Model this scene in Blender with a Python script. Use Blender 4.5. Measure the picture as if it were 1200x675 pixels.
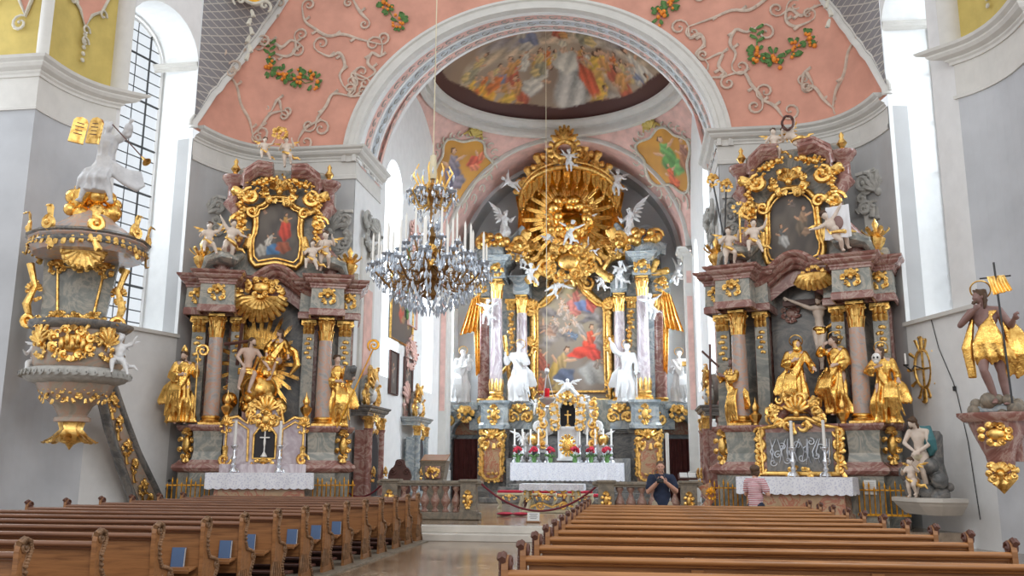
import bpy, math, random
import numpy as np
from mathutils import Vector, Matrix
PI = math.pi
rnd = random.Random(7)
sc = bpy.context.scene
for o in list(bpy.data.objects): bpy.data.objects.remove(o)
COL = sc.collection
# ---------------------------------------------------------------- camera
F_PX = 1053.0; PITCH = math.radians(11.3); YAW = math.radians(7.75); ROLL = math.radians(0.25); EYE = 1.62
_f = Vector((-math.sin(YAW)*math.cos(PITCH), math.cos(YAW)*math.cos(PITCH), math.sin(PITCH)))
_r0 = Vector((math.cos(YAW), math.sin(YAW), 0)); _u0 = _r0.cross(_f)
_r = _r0*math.cos(ROLL) + _u0*math.sin(ROLL); _u = -_r0*math.sin(ROLL) + _u0*math.cos(ROLL)
cam_d = bpy.data.cameras.new('camera'); cam = bpy.data.objects.new('camera', cam_d); COL.objects.link(cam)
cam_d.sensor_width = 36; cam_d.lens = 36*F_PX/1200; cam_d.clip_start = 0.1; cam_d.clip_end = 300
cam.matrix_world = Matrix(((_r.x, _u.x, -_f.x, 0), (_r.y, _u.y, -_f.y, 0), (_r.z, _u.z, -_f.z, EYE), (0, 0, 0, 1)))
sc.camera = cam
def W(px, py, Y):
    """point of the church seen at photo pixel (px,py) at depth Y down the nave"""
    d = _f + _r*((px-600)/F_PX) + _u*((337.5-py)/F_PX)
    t = Y/d.y
    return Vector((d.x*t, Y, EYE + d.z*t))
# ---------------------------------------------------------------- world, lights, exposure
wd = bpy.data.worlds.new('sky'); sc.world = wd; wd.use_nodes = True
bg = wd.node_tree.nodes['Background']; bg.inputs[0].default_value = (0.93, 0.96, 1.0, 1); bg.inputs[1].default_value = .78
sc.view_settings.view_transform = 'Standard'; sc.view_settings.look = 'None'
sc.view_settings.exposure = 0.28; sc.view_settings.gamma = 1.0; sc.view_settings.use_curve_mapping = False
def area_light(name, loc, target, sx, sy, power, col=(1, 1, 1)):
    l = bpy.data.lights.new(name, 'AREA'); l.shape = 'RECTANGLE'; l.size = sx; l.size_y = sy; l.energy = power; l.color = col
    o = bpy.data.objects.new(name, l); COL.objects.link(o); o.location = loc
    o.rotation_euler = (Vector(target)-Vector(loc)).to_track_quat('-Z', 'Z').to_euler()
    return o
AX = -2.78                                  # the nave's long axis
for sg in (-1, 1):                          # daylight outside the chancel and nave windows; fill lights added behind the camera follow
    area_light('window_daylight', (AX+sg*8.6, 29.0, 9.5), (AX-sg*2, 31, 4.0), 3.0, 8, 2200, (0.82, 0.91, 1))
    area_light('window_daylight', (AX+sg*8.6, 34.4, 9.5), (AX-sg*1, 40.3, 9.5), 2.6, 7, 3700, (0.82, 0.91, 1))
    area_light('window_daylight', (AX+sg*8.0, 38.4, 8.5), (AX-sg*1, 40.0, 6.5), 2.2, 6, 1300, (0.88, 0.94, 1))  # added light outside the unseen third windows, to brighten the apse
    area_light('nave_window_daylight', (AX+sg*14.2, 20.6, 11), (AX-sg*4, 21, 4), 3.0, 8, 900, (0.86, 0.93, 1))
area_light('gallery_window_daylight', (-9, -2, 12), (AX, 30, 6), 3.0, 6, 300, (1, 0.95, 0.88))  # added fill light behind the camera, aimed down the nave
area_light('gallery_window_daylight', (4, -2, 12), (-11, 19, 4), 3.0, 6, 650, (1, 0.95, 0.88))  # added stronger fill light, aimed to brighten the left pier

# ---------------------------------------------------------------- mesh builder
class MB:
    def __init__(s): s.v = []; s.f = []; s.sm = []; s.M = Matrix.Identity(4)
    def at(s, loc=(0, 0, 0), rz=0, rx=0, ry=0, sc_=1):
        s.M = Matrix.Translation(loc) @ Matrix.Rotation(rz, 4, 'Z') @ Matrix.Rotation(ry, 4, 'Y') @ Matrix.Rotation(rx, 4, 'X')
        if not isinstance(sc_, (int, float)): s.M = s.M @ Matrix.Diagonal((*sc_, 1))
        elif sc_ != 1: s.M = s.M @ Matrix.Scale(sc_, 4)
        return s
    def add(s, vs, fs, smooth=True):
        b = len(s.v); M = s.M
        s.v.extend((M @ Vector(p))[:] for p in vs)
        s.f.extend(tuple(i+b for i in f) for f in fs); s.sm.extend([smooth]*len(fs))
        return s
    def box(s, c, d, bev=0):
        x, y, z = c; a, b, e = d[0]/2, d[1]/2, d[2]/2
        if bev:
            g = bev; pr = [(a-g, -e), (a, -e+g), (a, e-g), (a-g, e)]
            vs = []
            for (ww, zz) in pr:
                k = ww-a
                vs += [(x-a-k, y-b-k, z+zz), (x+a+k, y-b-k, z+zz), (x+a+k, y+b+k, z+zz), (x-a-k, y+b+k, z+zz)]
            fs = [(3, 2, 1, 0), (12, 13, 14, 15)]
            for i in range(3):
                for j in range(4): fs.append((i*4+j, i*4+(j+1) % 4, i*4+4+(j+1) % 4, i*4+4+j))
            return s.add(vs, fs, False)
        vs = [(x+i*a, y+j*b, z+k*e) for k in (-1, 1) for j in (-1, 1) for i in (-1, 1)]
        return s.add(vs, [(0, 2, 3, 1), (4, 5, 7, 6), (0, 1, 5, 4), (2, 6, 7, 3), (0, 4, 6, 2), (1, 3, 7, 5)], False)
    def lathe(s, prof, seg=16, c=(0, 0, 0), sx=1, sy=1, cap=True, flute=0, nfl=0):
        vs = []; fs = []; n = len(prof)
        for (r, z) in prof:
            for k in range(seg):
                a = 2*PI*k/seg; rr = r*(1+flute*math.cos(nfl*a)) if nfl else r
                vs.append((c[0]+rr*math.cos(a)*sx, c[1]+rr*math.sin(a)*sy, c[2]+z))
        for i in range(n-1):
            for k in range(seg): fs.append((i*seg+k, i*seg+(k+1) % seg, (i+1)*seg+(k+1) % seg, (i+1)*seg+k))
        if cap: fs.append(tuple(range(seg-1, -1, -1))); fs.append(tuple((n-1)*seg+k for k in range(seg)))
        return s.add(vs, fs)
    def ball(s, c, r, rings=6, seg=10, rot=None):
        if isinstance(r, (int, float)): r = (r, r, r)
        R = rot.to_3x3() if rot is not None else Matrix.Identity(3)
        c = Vector(c); vs = [c+R @ Vector((0, 0, -r[2]))]; fs = []
        for i in range(1, rings):
            t = -PI/2+PI*i/rings
            for k in range(seg):
                a = 2*PI*k/seg; vs.append(c+R @ Vector((r[0]*math.cos(t)*math.cos(a), r[1]*math.cos(t)*math.sin(a), r[2]*math.sin(t))))
        vs.append(c+R @ Vector((0, 0, r[2])))
        for k in range(seg): fs.append((0, 1+(k+1) % seg, 1+k))
        for i in range(rings-2):
            for k in range(seg): fs.append((1+i*seg+k, 1+i*seg+(k+1) % seg, 1+(i+1)*seg+(k+1) % seg, 1+(i+1)*seg+k))
        L = len(vs)-1; b = 1+(rings-2)*seg
        for k in range(seg): fs.append((b+k, b+(k+1) % seg, L))
        return s.add(vs, fs)
    def tube(s, pts, rad, seg=6, nrm=(0, -1, 0), flat=1.0, closed=False):
        pts = [Vector(p) for p in pts]; n = len(pts); N = Vector(nrm)
        if isinstance(rad, (int, float)): rad = [rad]*n
        vs = []; fs = []
        for i in range(n):
            a = pts[(i-1) % n] if closed else pts[max(i-1, 0)]; b = pts[(i+1) % n] if closed else pts[min(i+1, n-1)]
            t = b-a
            if t.length < 1e-9: t = Vector((0, 0, 1))
            t.normalize(); sd = t.cross(N)
            if sd.length < 1e-3: sd = t.cross(Vector((1, 0, 0.01)))
            sd.normalize(); nn = sd.cross(t)
            for k in range(seg):
                an = 2*PI*k/seg; vs.append(pts[i]+sd*(rad[i]*math.cos(an))+nn*(rad[i]*flat*math.sin(an)))
        m = n if closed else n-1
        for i in range(m):
            j = (i+1) % n
            for k in range(seg): fs.append((i*seg+k, i*seg+(k+1) % seg, j*seg+(k+1) % seg, j*seg+k))
        if not closed: fs.append(tuple(range(seg-1, -1, -1))); fs.append(tuple((n-1)*seg+k for k in range(seg)))
        return s.add(vs, fs)
    def extrude(s, poly, y0, y1, smooth=False):
        n = len(poly); vs = [(x, y0, z) for x, z in poly]+[(x, y1, z) for x, z in poly]
        fs = [tuple(range(n)), tuple(range(2*n-1, n-1, -1))]
        for i in range(n): fs.append((i, n+i, n+(i+1) % n, (i+1) % n))
        return s.add(vs, fs, smooth)
    def plan(s, poly, z0, z1):
        n = len(poly); vs = [(x, y, z0) for x, y in poly]+[(x, y, z1) for x, y in poly]
        fs = [tuple(range(n)), tuple(range(2*n-1, n-1, -1))]
        for i in range(n): fs.append((i, n+i, n+(i+1) % n, (i+1) % n))
        return s.add(vs, fs, False)
    def sweep(s, prof, path, closed=False, back=None, smooth=False):
        """prof [(out, z)] carried along plan path [(x,y)]; out is to the right of travel turned to the viewer"""
        n = len(path); P = [Vector(p) for p in path]; vs = []; m = len(prof)
        for i in range(n):
            a = P[(i-1) % n] if (closed or i > 0) else None; b = P[(i+1) % n] if (closed or i < n-1) else None
            d1 = (P[i]-a).normalized() if a is not None else None; d2 = (b-P[i]).normalized() if b is not None else None
            if d1 is None: d1 = d2
            if d2 is None: d2 = d1
            n1 = Vector((d1.y, -d1.x)); n2 = Vector((d2.y, -d2.x)); q = (n1+n2)
            if q.length < 1e-6: q = n1
            q.normalize(); k = 1/max(0.35, q.dot(n1))
            for (o, z) in prof: vs.append((P[i].x+q.x*o*k, P[i].y+q.y*o*k, z))
        fs = []
        for i in range(n if closed else n-1):
            j = (i+1) % n
            for k in range(m-1): fs.append((i*m+k, j*m+k, j*m+k+1, i*m+k+1))
            if back: fs.append((i*m+m-1, j*m+m-1, j*m, i*m))
        if back and not closed: fs.append(tuple(range(m))); fs.append(tuple((n-1)*m+k for k in range(m-1, -1, -1)))
        return s.add(vs, fs, smooth)
    def archsweep(s, prof, cx, cz, R, y0, a0=0, a1=PI, n=40, sz=1):
        """prof [(radial, y)] carried round an arch standing in the xz plane"""
        vs = []; fs = []; m = len(prof)
        for i in range(n+1):
            a = a0+(a1-a0)*i/n
            for (o, y) in prof: vs.append((cx-(R+o)*math.cos(a), y0+y, cz+(R+o)*math.sin(a)*sz))
        for i in range(n):
            for k in range(m-1): fs.append((i*m+k, (i+1)*m+k, (i+1)*m+k+1, i*m+k+1))
        return s.add(vs, fs, True)
    def grid(s, fn, nu, nv, smooth=True, keep=None):
        vs = [fn(i/nu, j/nv) for j in range(nv+1) for i in range(nu+1)]
        fs = []
        for j in range(nv):
            for i in range(nu):
                if keep and not keep((i+.5)/nu, (j+.5)/nv): continue
                fs.append((j*(nu+1)+i, j*(nu+1)+i+1, (j+1)*(nu+1)+i+1, (j+1)*(nu+1)+i))
        return s.add(vs, fs, smooth)
    def mesh(s, name):
        me = bpy.data.meshes.new(name); me.from_pydata(s.v, [], s.f)
        me.polygons.foreach_set('use_smooth', s.sm); me.update()
        return me
    def clusters(s, gap=.05):
        n = len(s.v); par = list(range(n))
        def find(a):
            while par[a] != a: par[a] = par[par[a]]; a = par[a]
            return a
        for f in s.f:
            a = find(f[0])
            for i in f[1:]: par[find(i)] = a
        comp = {}
        for k, f in enumerate(s.f): comp.setdefault(find(f[0]), []).append(k)
        cs = []
        for ks in comp.values():
            P = np.array([s.v[i] for k in ks for i in s.f[k]]); cs.append([P.min(0)-gap, P.max(0)+gap, ks])
        go = True
        while go:
            go = False; out = []
            for c in cs:
                for o in out:
                    if (c[0] <= o[1]).all() and (o[0] <= c[1]).all(): o[0] = np.minimum(o[0], c[0]); o[1] = np.maximum(o[1], c[1]); o[2] += c[2]; go = True; break
                else: out.append(c)
            cs = out
        big = [c for c in cs if max(c[1]-c[0]) > .3]
        if len(big) < 2: return None
        for c in cs:
            if not any(c is b for b in big): m = (c[0]+c[1])/2; b = min(big, key=lambda q: np.abs((q[0]+q[1])/2-m).sum()); b[2] += c[2]
        return [c[2] for c in big]
    def build(s, name, mat, parent=None, kind=None, label=None, sharp=True):
        if parent is not None and kind is None and mat in (M.get('gold'), M.get('orange')) and len(s.f) > 200:
            cl = s.clusters()
            if cl and len(cl) <= 12:
                for ks in cl:
                    q = MB(); mp = {}
                    for k in ks:
                        q.f.append(tuple(mp.setdefault(i, len(mp)) for i in s.f[k])); q.sm.append(s.sm[k])
                    q.v = [s.v[i] for i in mp]; o = q.build1(name, mat, parent, None, label, sharp)
                return o
        return s.build1(name, mat, parent, kind, label, sharp)
    def build1(s, name, mat, parent=None, kind=None, label=None, sharp=True):
        me = s.mesh(name)
        if mat: me.materials.append(mat)
        if sharp and any(s.sm): me.set_sharp_from_angle(angle=math.radians(50))
        o = bpy.data.objects.new(name, me); COL.objects.link(o)
        if parent: o.parent = parent
        if kind: o['kind'] = kind
        if label: o['label'] = label
        return o
def tag(o, label, cat, group=None, kind=None):
    o['label'] = label; o['category'] = cat
    if group: o['group'] = group
    if kind: o['kind'] = kind
    return o
def thing(name, label, cat, loc=(0, 0, 0), rz=0, group=None, scale=1):
    o = bpy.data.objects.new(name, None); COL.objects.link(o); o.empty_display_size = 0.1
    o.location = loc; o.rotation_euler = (0, 0, rz)
    if scale != 1: o.scale = (scale,)*3 if isinstance(scale, (int, float)) else scale
    return tag(o, label, cat, group)
def copy_tree(o, parent=None):
    c = o.copy(); COL.objects.link(c); c.parent = parent
    for ch in list(o.children): copy_tree(ch, c)
    return c
def struct(mb, name, mat):
    return mb.build(name, mat, kind='structure')
# ---------------------------------------------------------------- materials
def new_mat(name):
    m = bpy.data.materials.new(name); m.use_nodes = True; nt = m.node_tree
    return m, nt, nt.nodes['Principled BSDF']
def ramp(nt, fac, stops):
    r = nt.nodes.new('ShaderNodeValToRGB'); el = r.color_ramp.elements
    while len(el) < len(stops): el.new(0.5)
    for e, (p, c) in zip(el, stops): e.position = p; e.color = (*c, 1)
    nt.links.new(fac, r.inputs[0]); return r.outputs[0]
def coords(nt, scale=(1, 1, 1), obj=True, rot=(0, 0, 0)):
    t = nt.nodes.new('ShaderNodeTexCoord'); mp = nt.nodes.new('ShaderNodeMapping'); mp.inputs['Scale'].default_value = scale
    mp.inputs['Rotation'].default_value = rot
    nt.links.new(t.outputs['Object'], mp.inputs[0]); return mp.outputs[0]
def noise(nt, vec, scale, detail=4, dist=0, rough=.55):
    n = nt.nodes.new('ShaderNodeTexNoise'); n.inputs['Scale'].default_value = scale; n.inputs['Detail'].default_value = detail
    n.inputs['Distortion'].default_value = dist; n.inputs['Roughness'].default_value = rough
    nt.links.new(vec, n.inputs['Vector']); return n.outputs['Fac']
def bump(nt, bs, h, strength=.3, dist=.02):
    b = nt.nodes.new('ShaderNodeBump'); b.inputs['Strength'].default_value = strength; b.inputs['Distance'].default_value = dist
    nt.links.new(h, b.inputs['Height']); nt.links.new(b.outputs[0], bs.inputs['Normal'])
def plain(name, col, rough=.6, metal=0, var=.12, scale=3, bmp=0, bscale=30, spec=None, coat=0):
    m, nt, bs = new_mat(name); v = coords(nt)
    c = ramp(nt, noise(nt, v, scale), [(.3, tuple(x*(1-var) for x in col)), (.7, tuple(min(1, x*(1+var)) for x in col))])
    nt.links.new(c, bs.inputs['Base Color']); bs.inputs['Roughness'].default_value = rough; bs.inputs['Metallic'].default_value = metal
    if coat: bs.inputs['Coat Weight'].default_value = coat
    if bmp: bump(nt, bs, noise(nt, v, bscale), bmp)
    return m
def marble(name, c1, c2, c3, scale=1.5, rough=.25, dist=2.5, stretch=(1, 1, 1), obj=True):
    m, nt, bs = new_mat(name); v = coords(nt, stretch)
    c = ramp(nt, noise(nt, v, scale, 7, dist, .6), [(.30, c1), (.45, c2), (.53, c3), (.60, c2), (.75, c1)])
    nt.links.new(c, bs.inputs['Base Color']); bs.inputs['Roughness'].default_value = rough
    return m
M = {}
def gold(name, col, rough, dark):
    m, nt, bs = new_mat(name); v = coords(nt)
    c = ramp(nt, noise(nt, v, 9, 4), [(.3, dark), (.55, col)])
    nt.links.new(c, bs.inputs['Base Color']); bs.inputs['Metallic'].default_value = 1.0; bs.inputs['Roughness'].default_value = rough
    bump(nt, bs, noise(nt, v, 28, 3), .35, .02)
    return m
M['gold'] = gold('gilding', (.98, .63, .20), .32, (.46, .22, .045))
M['gold2'] = gold('gilded_robe', (.98, .60, .17), .27, (.62, .31, .06))
M['oldgold'] = gold('old_gilding', (.80, .40, .05), .34, (.50, .22, .03))
M['white'] = plain('white_plaster', (.80, .80, .79), .85, var=.04)
M['wall'] = plain('grey_white_wall', (.50, .50, .50), .9, var=.07, scale=.9)
M['pierwall'] = plain('pier_plaster', (.52, .53, .55), .9, var=.10, scale=.8)
M['mould'] = plain('moulding_plaster', (.66, .64, .60), .8, var=.05)
M['vstucco'] = plain('vault_stucco_relief', (.58, .46, .37), .8, var=.2, scale=6)
M['stucco'] = plain('stucco_relief', (.60, .56, .47), .8, var=.14, scale=6, bmp=.3, bscale=12)
M['greystucco'] = plain('grey_stucco', (.44, .43, .40), .8, var=.2, scale=8, bmp=.3, bscale=14)
M['pink'] = plain('pink_plaster', (.66, .325, .24), .9, var=.12, scale=1.3)
M['palepink'] = plain('pale_pink_plaster', (.74, .48, .42), .9, var=.15, scale=2.5)
M['yellow'] = plain('ochre_plaster', (.56, .43, .13), .9, var=.12, scale=2)
M['blue'] = plain('grey_blue_plaster', (.56, .60, .63), .9, var=.2, scale=3)
M['statue'] = plain('white_polished_stucco', (.74, .74, .74), .38, var=.05, scale=5)
M['silver'] = plain('silvered_metal', (.72, .74, .78), .32, 1.0, var=.08)
M['flesh'] = plain('painted_flesh', (.66, .47, .37), .45, var=.10, scale=7)
M['paleflesh'] = plain('pale_painted_flesh', (.72, .60, .50), .45, var=.08, scale=7)
M['darkflesh'] = plain('dark_carved_flesh', (.26, .15, .13), .45, var=.15, scale=7)
M['skin'] = plain('skin', (.62, .34, .24), .5, var=.07, scale=9)
M['hair'] = plain('brown_hair', (.10, .055, .03), .6, var=.3, scale=20)
M['redmarble'] = marble('red_marble', (.20, .085, .07), (.31, .14, .115), (.46, .31, .26), 1.6)
M['greymarble'] = marble('grey_green_marble', (.17, .18, .17), (.27, .28, .25), (.44, .40, .33), 1.4)
M['colmarble'] = marble('column_marble', (.30, .28, .28), (.44, .39, .36), (.58, .34, .24), 1.5, .2)
M['violet'] = marble('violet_column_marble', (.36, .27, .30), (.50, .42, .45), (.66, .60, .62), 1.2, .18, 3, (1, 1, .5))
M['bluemarble'] = marble('blue_grey_marble', (.17, .21, .23), (.27, .31, .33), (.42, .44, .43), 1.2)
M['darkmarble'] = marble('dark_marble', (.09, .09, .09), (.15, .15, .145), (.24, .22, .20), 1.3)
M['ochremarble'] = marble('ochre_marble', (.40, .26, .14), (.50, .33, .19), (.44, .14, .08), 1.6)
M['stone'] = marble('balustrade_stone', (.13, .11, .085), (.20, .17, .13), (.27, .22, .16), 2.5, .5)
M['baluster'] = marble('red_baluster_marble', (.20, .09, .065), (.31, .16, .12), (.40, .27, .21), 5, .3)
M['palestone'] = plain('pale_stone', (.62, .58, .52), .6, var=.1, scale=2)
M['cloth'] = plain('white_linen', (.86, .86, .88), .9, var=.02)
M['red'] = plain('red_cloth', (.50, .02, .05), .8, var=.15)
M['rope'] = plain('wine_red_rope', (.16, .015, .025), .8, var=.1)
M['curtain'] = plain('dark_red_curtain', (.13, .035, .03), .85, var=.2)
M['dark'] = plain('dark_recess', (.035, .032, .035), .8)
M['black'] = plain('black_metal', (.02, .02, .022), .4)
M['iron'] = plain('iron_grille', (.05, .055, .06), .5)
M['candle'] = plain('candle_wax', (.85, .83, .78), .5, var=.02)
M['green'] = plain('leaf_green', (.10, .22, .06), .7, var=.3, scale=12)
M['orange'] = plain('orange_fruit', (.85, .27, .03), .6, var=.25, scale=14)
M['navy'] = plain('navy_cotton', (.018, .028, .06), .85, var=.2, scale=6)
M['khaki'] = plain('khaki_cotton', (.42, .34, .24), .9, var=.08)
M['book'] = plain('blue_book_cover', (.08, .14, .27), .5, var=.1)
M['paper'] = plain('white_paper', (.80, .80, .78), .8, var=.02)
M['teal'] = plain('teal_painted_mantle', (.06, .20, .22), .45, var=.2, scale=6)
M['brownwood'] = plain('dark_carved_wood', (.10, .04, .03), .45, var=.25, scale=8)
M['redglass'] = plain('red_glass', (.70, .01, .02), .15, var=.05)
M['cream'] = plain('cream_painted_wood', (.62, .55, .38), .5, var=.1, scale=6)
def wood(name, a, b, rough=.42, scl=(.6, 9, 9)):
    m, nt, bs = new_mat(name); v = coords(nt, scl)
    g = noise(nt, v, 2.2, 6, 1.2, .65)
    c = ramp(nt, g, [(.28, a), (.5, b), (.72, tuple(min(1, x*1.3) for x in b))])
    nt.links.new(c, bs.inputs['Base Color']); bs.inputs['Roughness'].default_value = rough
    bump(nt, bs, g, .15, .01); return m
M['wood'] = wood('pew_wood', (.15, .06, .022), (.30, .135, .05))
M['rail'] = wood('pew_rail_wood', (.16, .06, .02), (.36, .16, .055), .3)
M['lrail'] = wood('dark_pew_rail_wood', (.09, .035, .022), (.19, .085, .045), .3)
M['carved'] = plain('carved_pew_end_wood', (.22, .12, .06), .5, var=.45, scale=9, bmp=.8, bscale=16)
M['knob'] = plain('dark_pew_finial_wood', (.12, .05, .035), .45, var=.25, scale=9)
M['pulpit'] = marble('beige_grey_marble', (.30, .26, .21), (.40, .34, .27), (.46, .30, .22), 1.4)
M['greystatue'] = plain('pale_grey_carving', (.60, .60, .61), .5, var=.12, scale=6)
M['bronze'] = plain('dark_bronze', (.34, .19, .07), .35, 1.0, var=.2)
# striped shirt
m, nt, bs = new_mat('red_white_stripes'); v = coords(nt); sx = nt.nodes.new('ShaderNodeSeparateXYZ'); nt.links.new(v, sx.inputs[0])
mt = nt.nodes.new('ShaderNodeMath'); mt.operation = 'MULTIPLY'; mt.inputs[1].default_value = 26; nt.links.new(sx.outputs[2], mt.inputs[0])
fr = nt.nodes.new('ShaderNodeMath'); fr.operation = 'FRACT'; nt.links.new(mt.outputs[0], fr.inputs[0])
c = ramp(nt, fr.outputs[0], [(.45, (.80, .74, .74)), (.55, (.45, .07, .10))]); nt.links.new(c, bs.inputs['Base Color']); bs.inputs['Roughness'].default_value = .9
M['stripes'] = m
# floor: polished stone slabs, laid square, warm and grey mixed
m, nt, bs = new_mat('polished_stone_floor'); v = coords(nt)
br = nt.nodes.new('ShaderNodeTexBrick'); br.offset = .5; br.inputs['Scale'].default_value = 1.0; br.inputs['Brick Width'].default_value = .6; br.inputs['Row Height'].default_value = .6
br.inputs['Mortar Size'].default_value = .008; br.inputs['Color1'].default_value = (.22, .155, .105, 1); br.inputs['Color2'].default_value = (.42, .34, .26, 1); br.inputs['Mortar'].default_value = (.17, .14, .11, 1)
nt.links.new(v, br.inputs['Vector'])
nz = ramp(nt, noise(nt, v, 3, 6, 1.5), [(.3, (.55, .48, .42)), (.7, (1.2, 1.15, 1.08))])
mx = nt.nodes.new('ShaderNodeMix'); mx.data_type = 'RGBA'; mx.blend_type = 'MULTIPLY'; mx.inputs[0].default_value = 1
nt.links.new(br.outputs['Color'], mx.inputs[6]); nt.links.new(nz, mx.inputs[7]); nt.links.new(mx.outputs[2], bs.inputs['Base Color'])
bs.inputs['Roughness'].default_value = .16; bump(nt, bs, noise(nt, v, 7, 3), .10, .01); M['floor'] = m
m, nt, bs = new_mat('lattice_stucco'); v = coords(nt, (1, 1, 1), rot=(0, 0, 0))
ck = nt.nodes.new('ShaderNodeTexBrick'); ck.inputs['Scale'].default_value = 1; ck.inputs['Brick Width'].default_value = .17; ck.inputs['Row Height'].default_value = .17; ck.inputs['Mortar Size'].default_value = .012
ck.offset = 0; ck.inputs['Color1'].default_value = (.24, .23, .24, 1); ck.inputs['Color2'].default_value = (.27, .26, .27, 1); ck.inputs['Mortar'].default_value = (.50, .47, .42, 1)
sp = nt.nodes.new('ShaderNodeSeparateXYZ'); cb = nt.nodes.new('ShaderNodeCombineXYZ'); nt.links.new(v, sp.inputs[0]); nt.links.new(sp.outputs[0], cb.inputs[0]); nt.links.new(sp.outputs[2], cb.inputs[1])
mr = nt.nodes.new('ShaderNodeMapping'); mr.inputs['Rotation'].default_value = (0, 0, .785); nt.links.new(cb.outputs[0], mr.inputs[0]); nt.links.new(mr.outputs[0], ck.inputs['Vector']); nt.links.new(ck.outputs['Color'], bs.inputs['Base Color']); bs.inputs['Roughness'].default_value = .9; M['lattice'] = m
# window glass
m, nt, bs = new_mat('leaded_window_glass'); out = nt.nodes['Material Output']
tr = nt.nodes.new('ShaderNodeBsdfTransparent'); tr.inputs[0].default_value = (.95, .98, 1, 1); gl = nt.nodes.new('ShaderNodeBsdfGlossy'); gl.inputs['Roughness'].default_value = .1
ms = nt.nodes.new('ShaderNodeMixShader'); ms.inputs[0].default_value = .08; nt.links.new(tr.outputs[0], ms.inputs[1]); nt.links.new(gl.outputs[0], ms.inputs[2]); nt.links.new(ms.outputs[0], out.inputs[0]); M['pane'] = m
m, nt, bs = new_mat('crystal'); bs.inputs['Base Color'].default_value = (.66, .74, .84, 1); bs.inputs['Roughness'].default_value = .06
bs.inputs['Transmission Weight'].default_value = .45; bs.inputs['IOR'].default_value = 1.6; bs.inputs['Metallic'].default_value = .35; M['crystal'] = m
# lace: linen with a fine openwork pattern
m, nt, bs = new_mat('lace_linen'); v = coords(nt); vo = nt.nodes.new('ShaderNodeTexVoronoi'); vo.inputs['Scale'].default_value = 22; nt.links.new(v, vo.inputs['Vector'])
c = ramp(nt, vo.outputs['Distance'], [(.2, (.62, .62, .72)), (.5, (.84, .84, .88))]); nt.links.new(c, bs.inputs['Base Color']); bs.inputs['Roughness'].default_value = .9; M['lace'] = m
# painted canvases: the picture itself is held in the mesh's colours
m, nt, bs = new_mat('oil_painting'); at_ = nt.nodes.new('ShaderNodeAttribute'); at_.attribute_name = 'paint'; nt.links.new(at_.outputs['Color'], bs.inputs['Base Color']); bs.inputs['Roughness'].default_value = .55; M['paint'] = m
# ---------------------------------------------------------------- ornament
def leaf(mb, p0, d, up, L, w, curl=.6, flat=.35, n=7, seg=6):
    """acanthus leaf: starts at p0, runs along d, its tip curls towards up"""
    p0 = Vector(p0); d = Vector(d).normalized(); up = Vector(up).normalized(); pts = []; rad = []
    for i in range(n):
        t = i/(n-1); a = t*t*PI*curl
        q = p0+d*(L*math.sin(min(t*PI*.6, PI))*(.9 if t < .8 else .85))+up*(L*curl*.45*t*t*t)-d*(L*curl*.3*max(0, t-.6))
        pts.append(q); rad.append(w*(math.sin(PI*(t*.8+.14))**.8)*(1+.22*(i % 2)))
    nrm = up if abs(up.dot(d)) < .9 else Vector((0, -1, 0))
    mb.tube(pts, rad, seg, nrm, flat)
def scroll(mb, c, R, a0, turns, w, hand=1, flat=.8, y=0, n=None, seg=6, tail=0, ta=0):
    """C or S scroll lying in the local xz plane, its eye at c"""
    n = n or max(8, int(turns*11)); pts = []; rad = []
    for i in range(n+1):
        t = i/n; r = R*(1-t)**.75*.88+R*.12; a = a0+hand*turns*2*PI*t
        pts.append((c[0]+r*math.cos(a), c[1]+y-w*.5*t, c[2]+r*math.sin(a))); rad.append(w*(.45+.75*math.sin(PI*min(1, t*1.1+.05))**.7))
    mb.tube(pts, rad, seg, (0, -1, 0), flat)
    e = pts[-1]; mb.ball(e, w*1.15, 4, 6)
def rocaille(mb, w, h, seed=0, n=9, th=.05, shell=True):
    """symmetrical rococo cluster in the xz plane: a ribbed shell, C scrolls and leaves"""
    r = random.Random(seed)
    if shell:
        for i in range(-3, 4):
            a = i*.36; L = h*.44*(1-.06*abs(i))
            mb.tube([(0, -th*.4, 0), (math.sin(a)*L*.55, -th*1.7, math.cos(a)*L*.55), (math.sin(a)*L, -th*.8, math.cos(a)*L)], [th*.3, th*.8, th*.75], 6, (0, -1, 0), .8)
        mb.ball((0, -th*1.2, -.01), (th*1.3, th, th*1.3), 5, 8)
    for sgn in (-1, 1):
        for k in range(n):
            a = -1.3+2.6*k/(n-1)+r.uniform(-.2, .2); q = r.uniform(.30, .46)
            cx = sgn*w*q*math.cos(a); cz = h*q*math.sin(a)
            R = min(w, h)*r.uniform(.10, .17)
            if k % 2: scroll(mb, (cx, -th*.3, cz), R, a+PI*.5*r.choice((1, -1)), r.uniform(.8, 1.2), th*r.uniform(.5, .75), sgn*r.choice((1, -1)), n=9, seg=5)
            else:
                d = Vector((sgn*math.cos(a+r.uniform(-.6, .6)), 0, math.sin(a+r.uniform(-.5, .5))))
                leaf(mb, (cx*.75, -th*.5, cz*.75), d, (0, -1, .25), R*2.2, th*.95)
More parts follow.
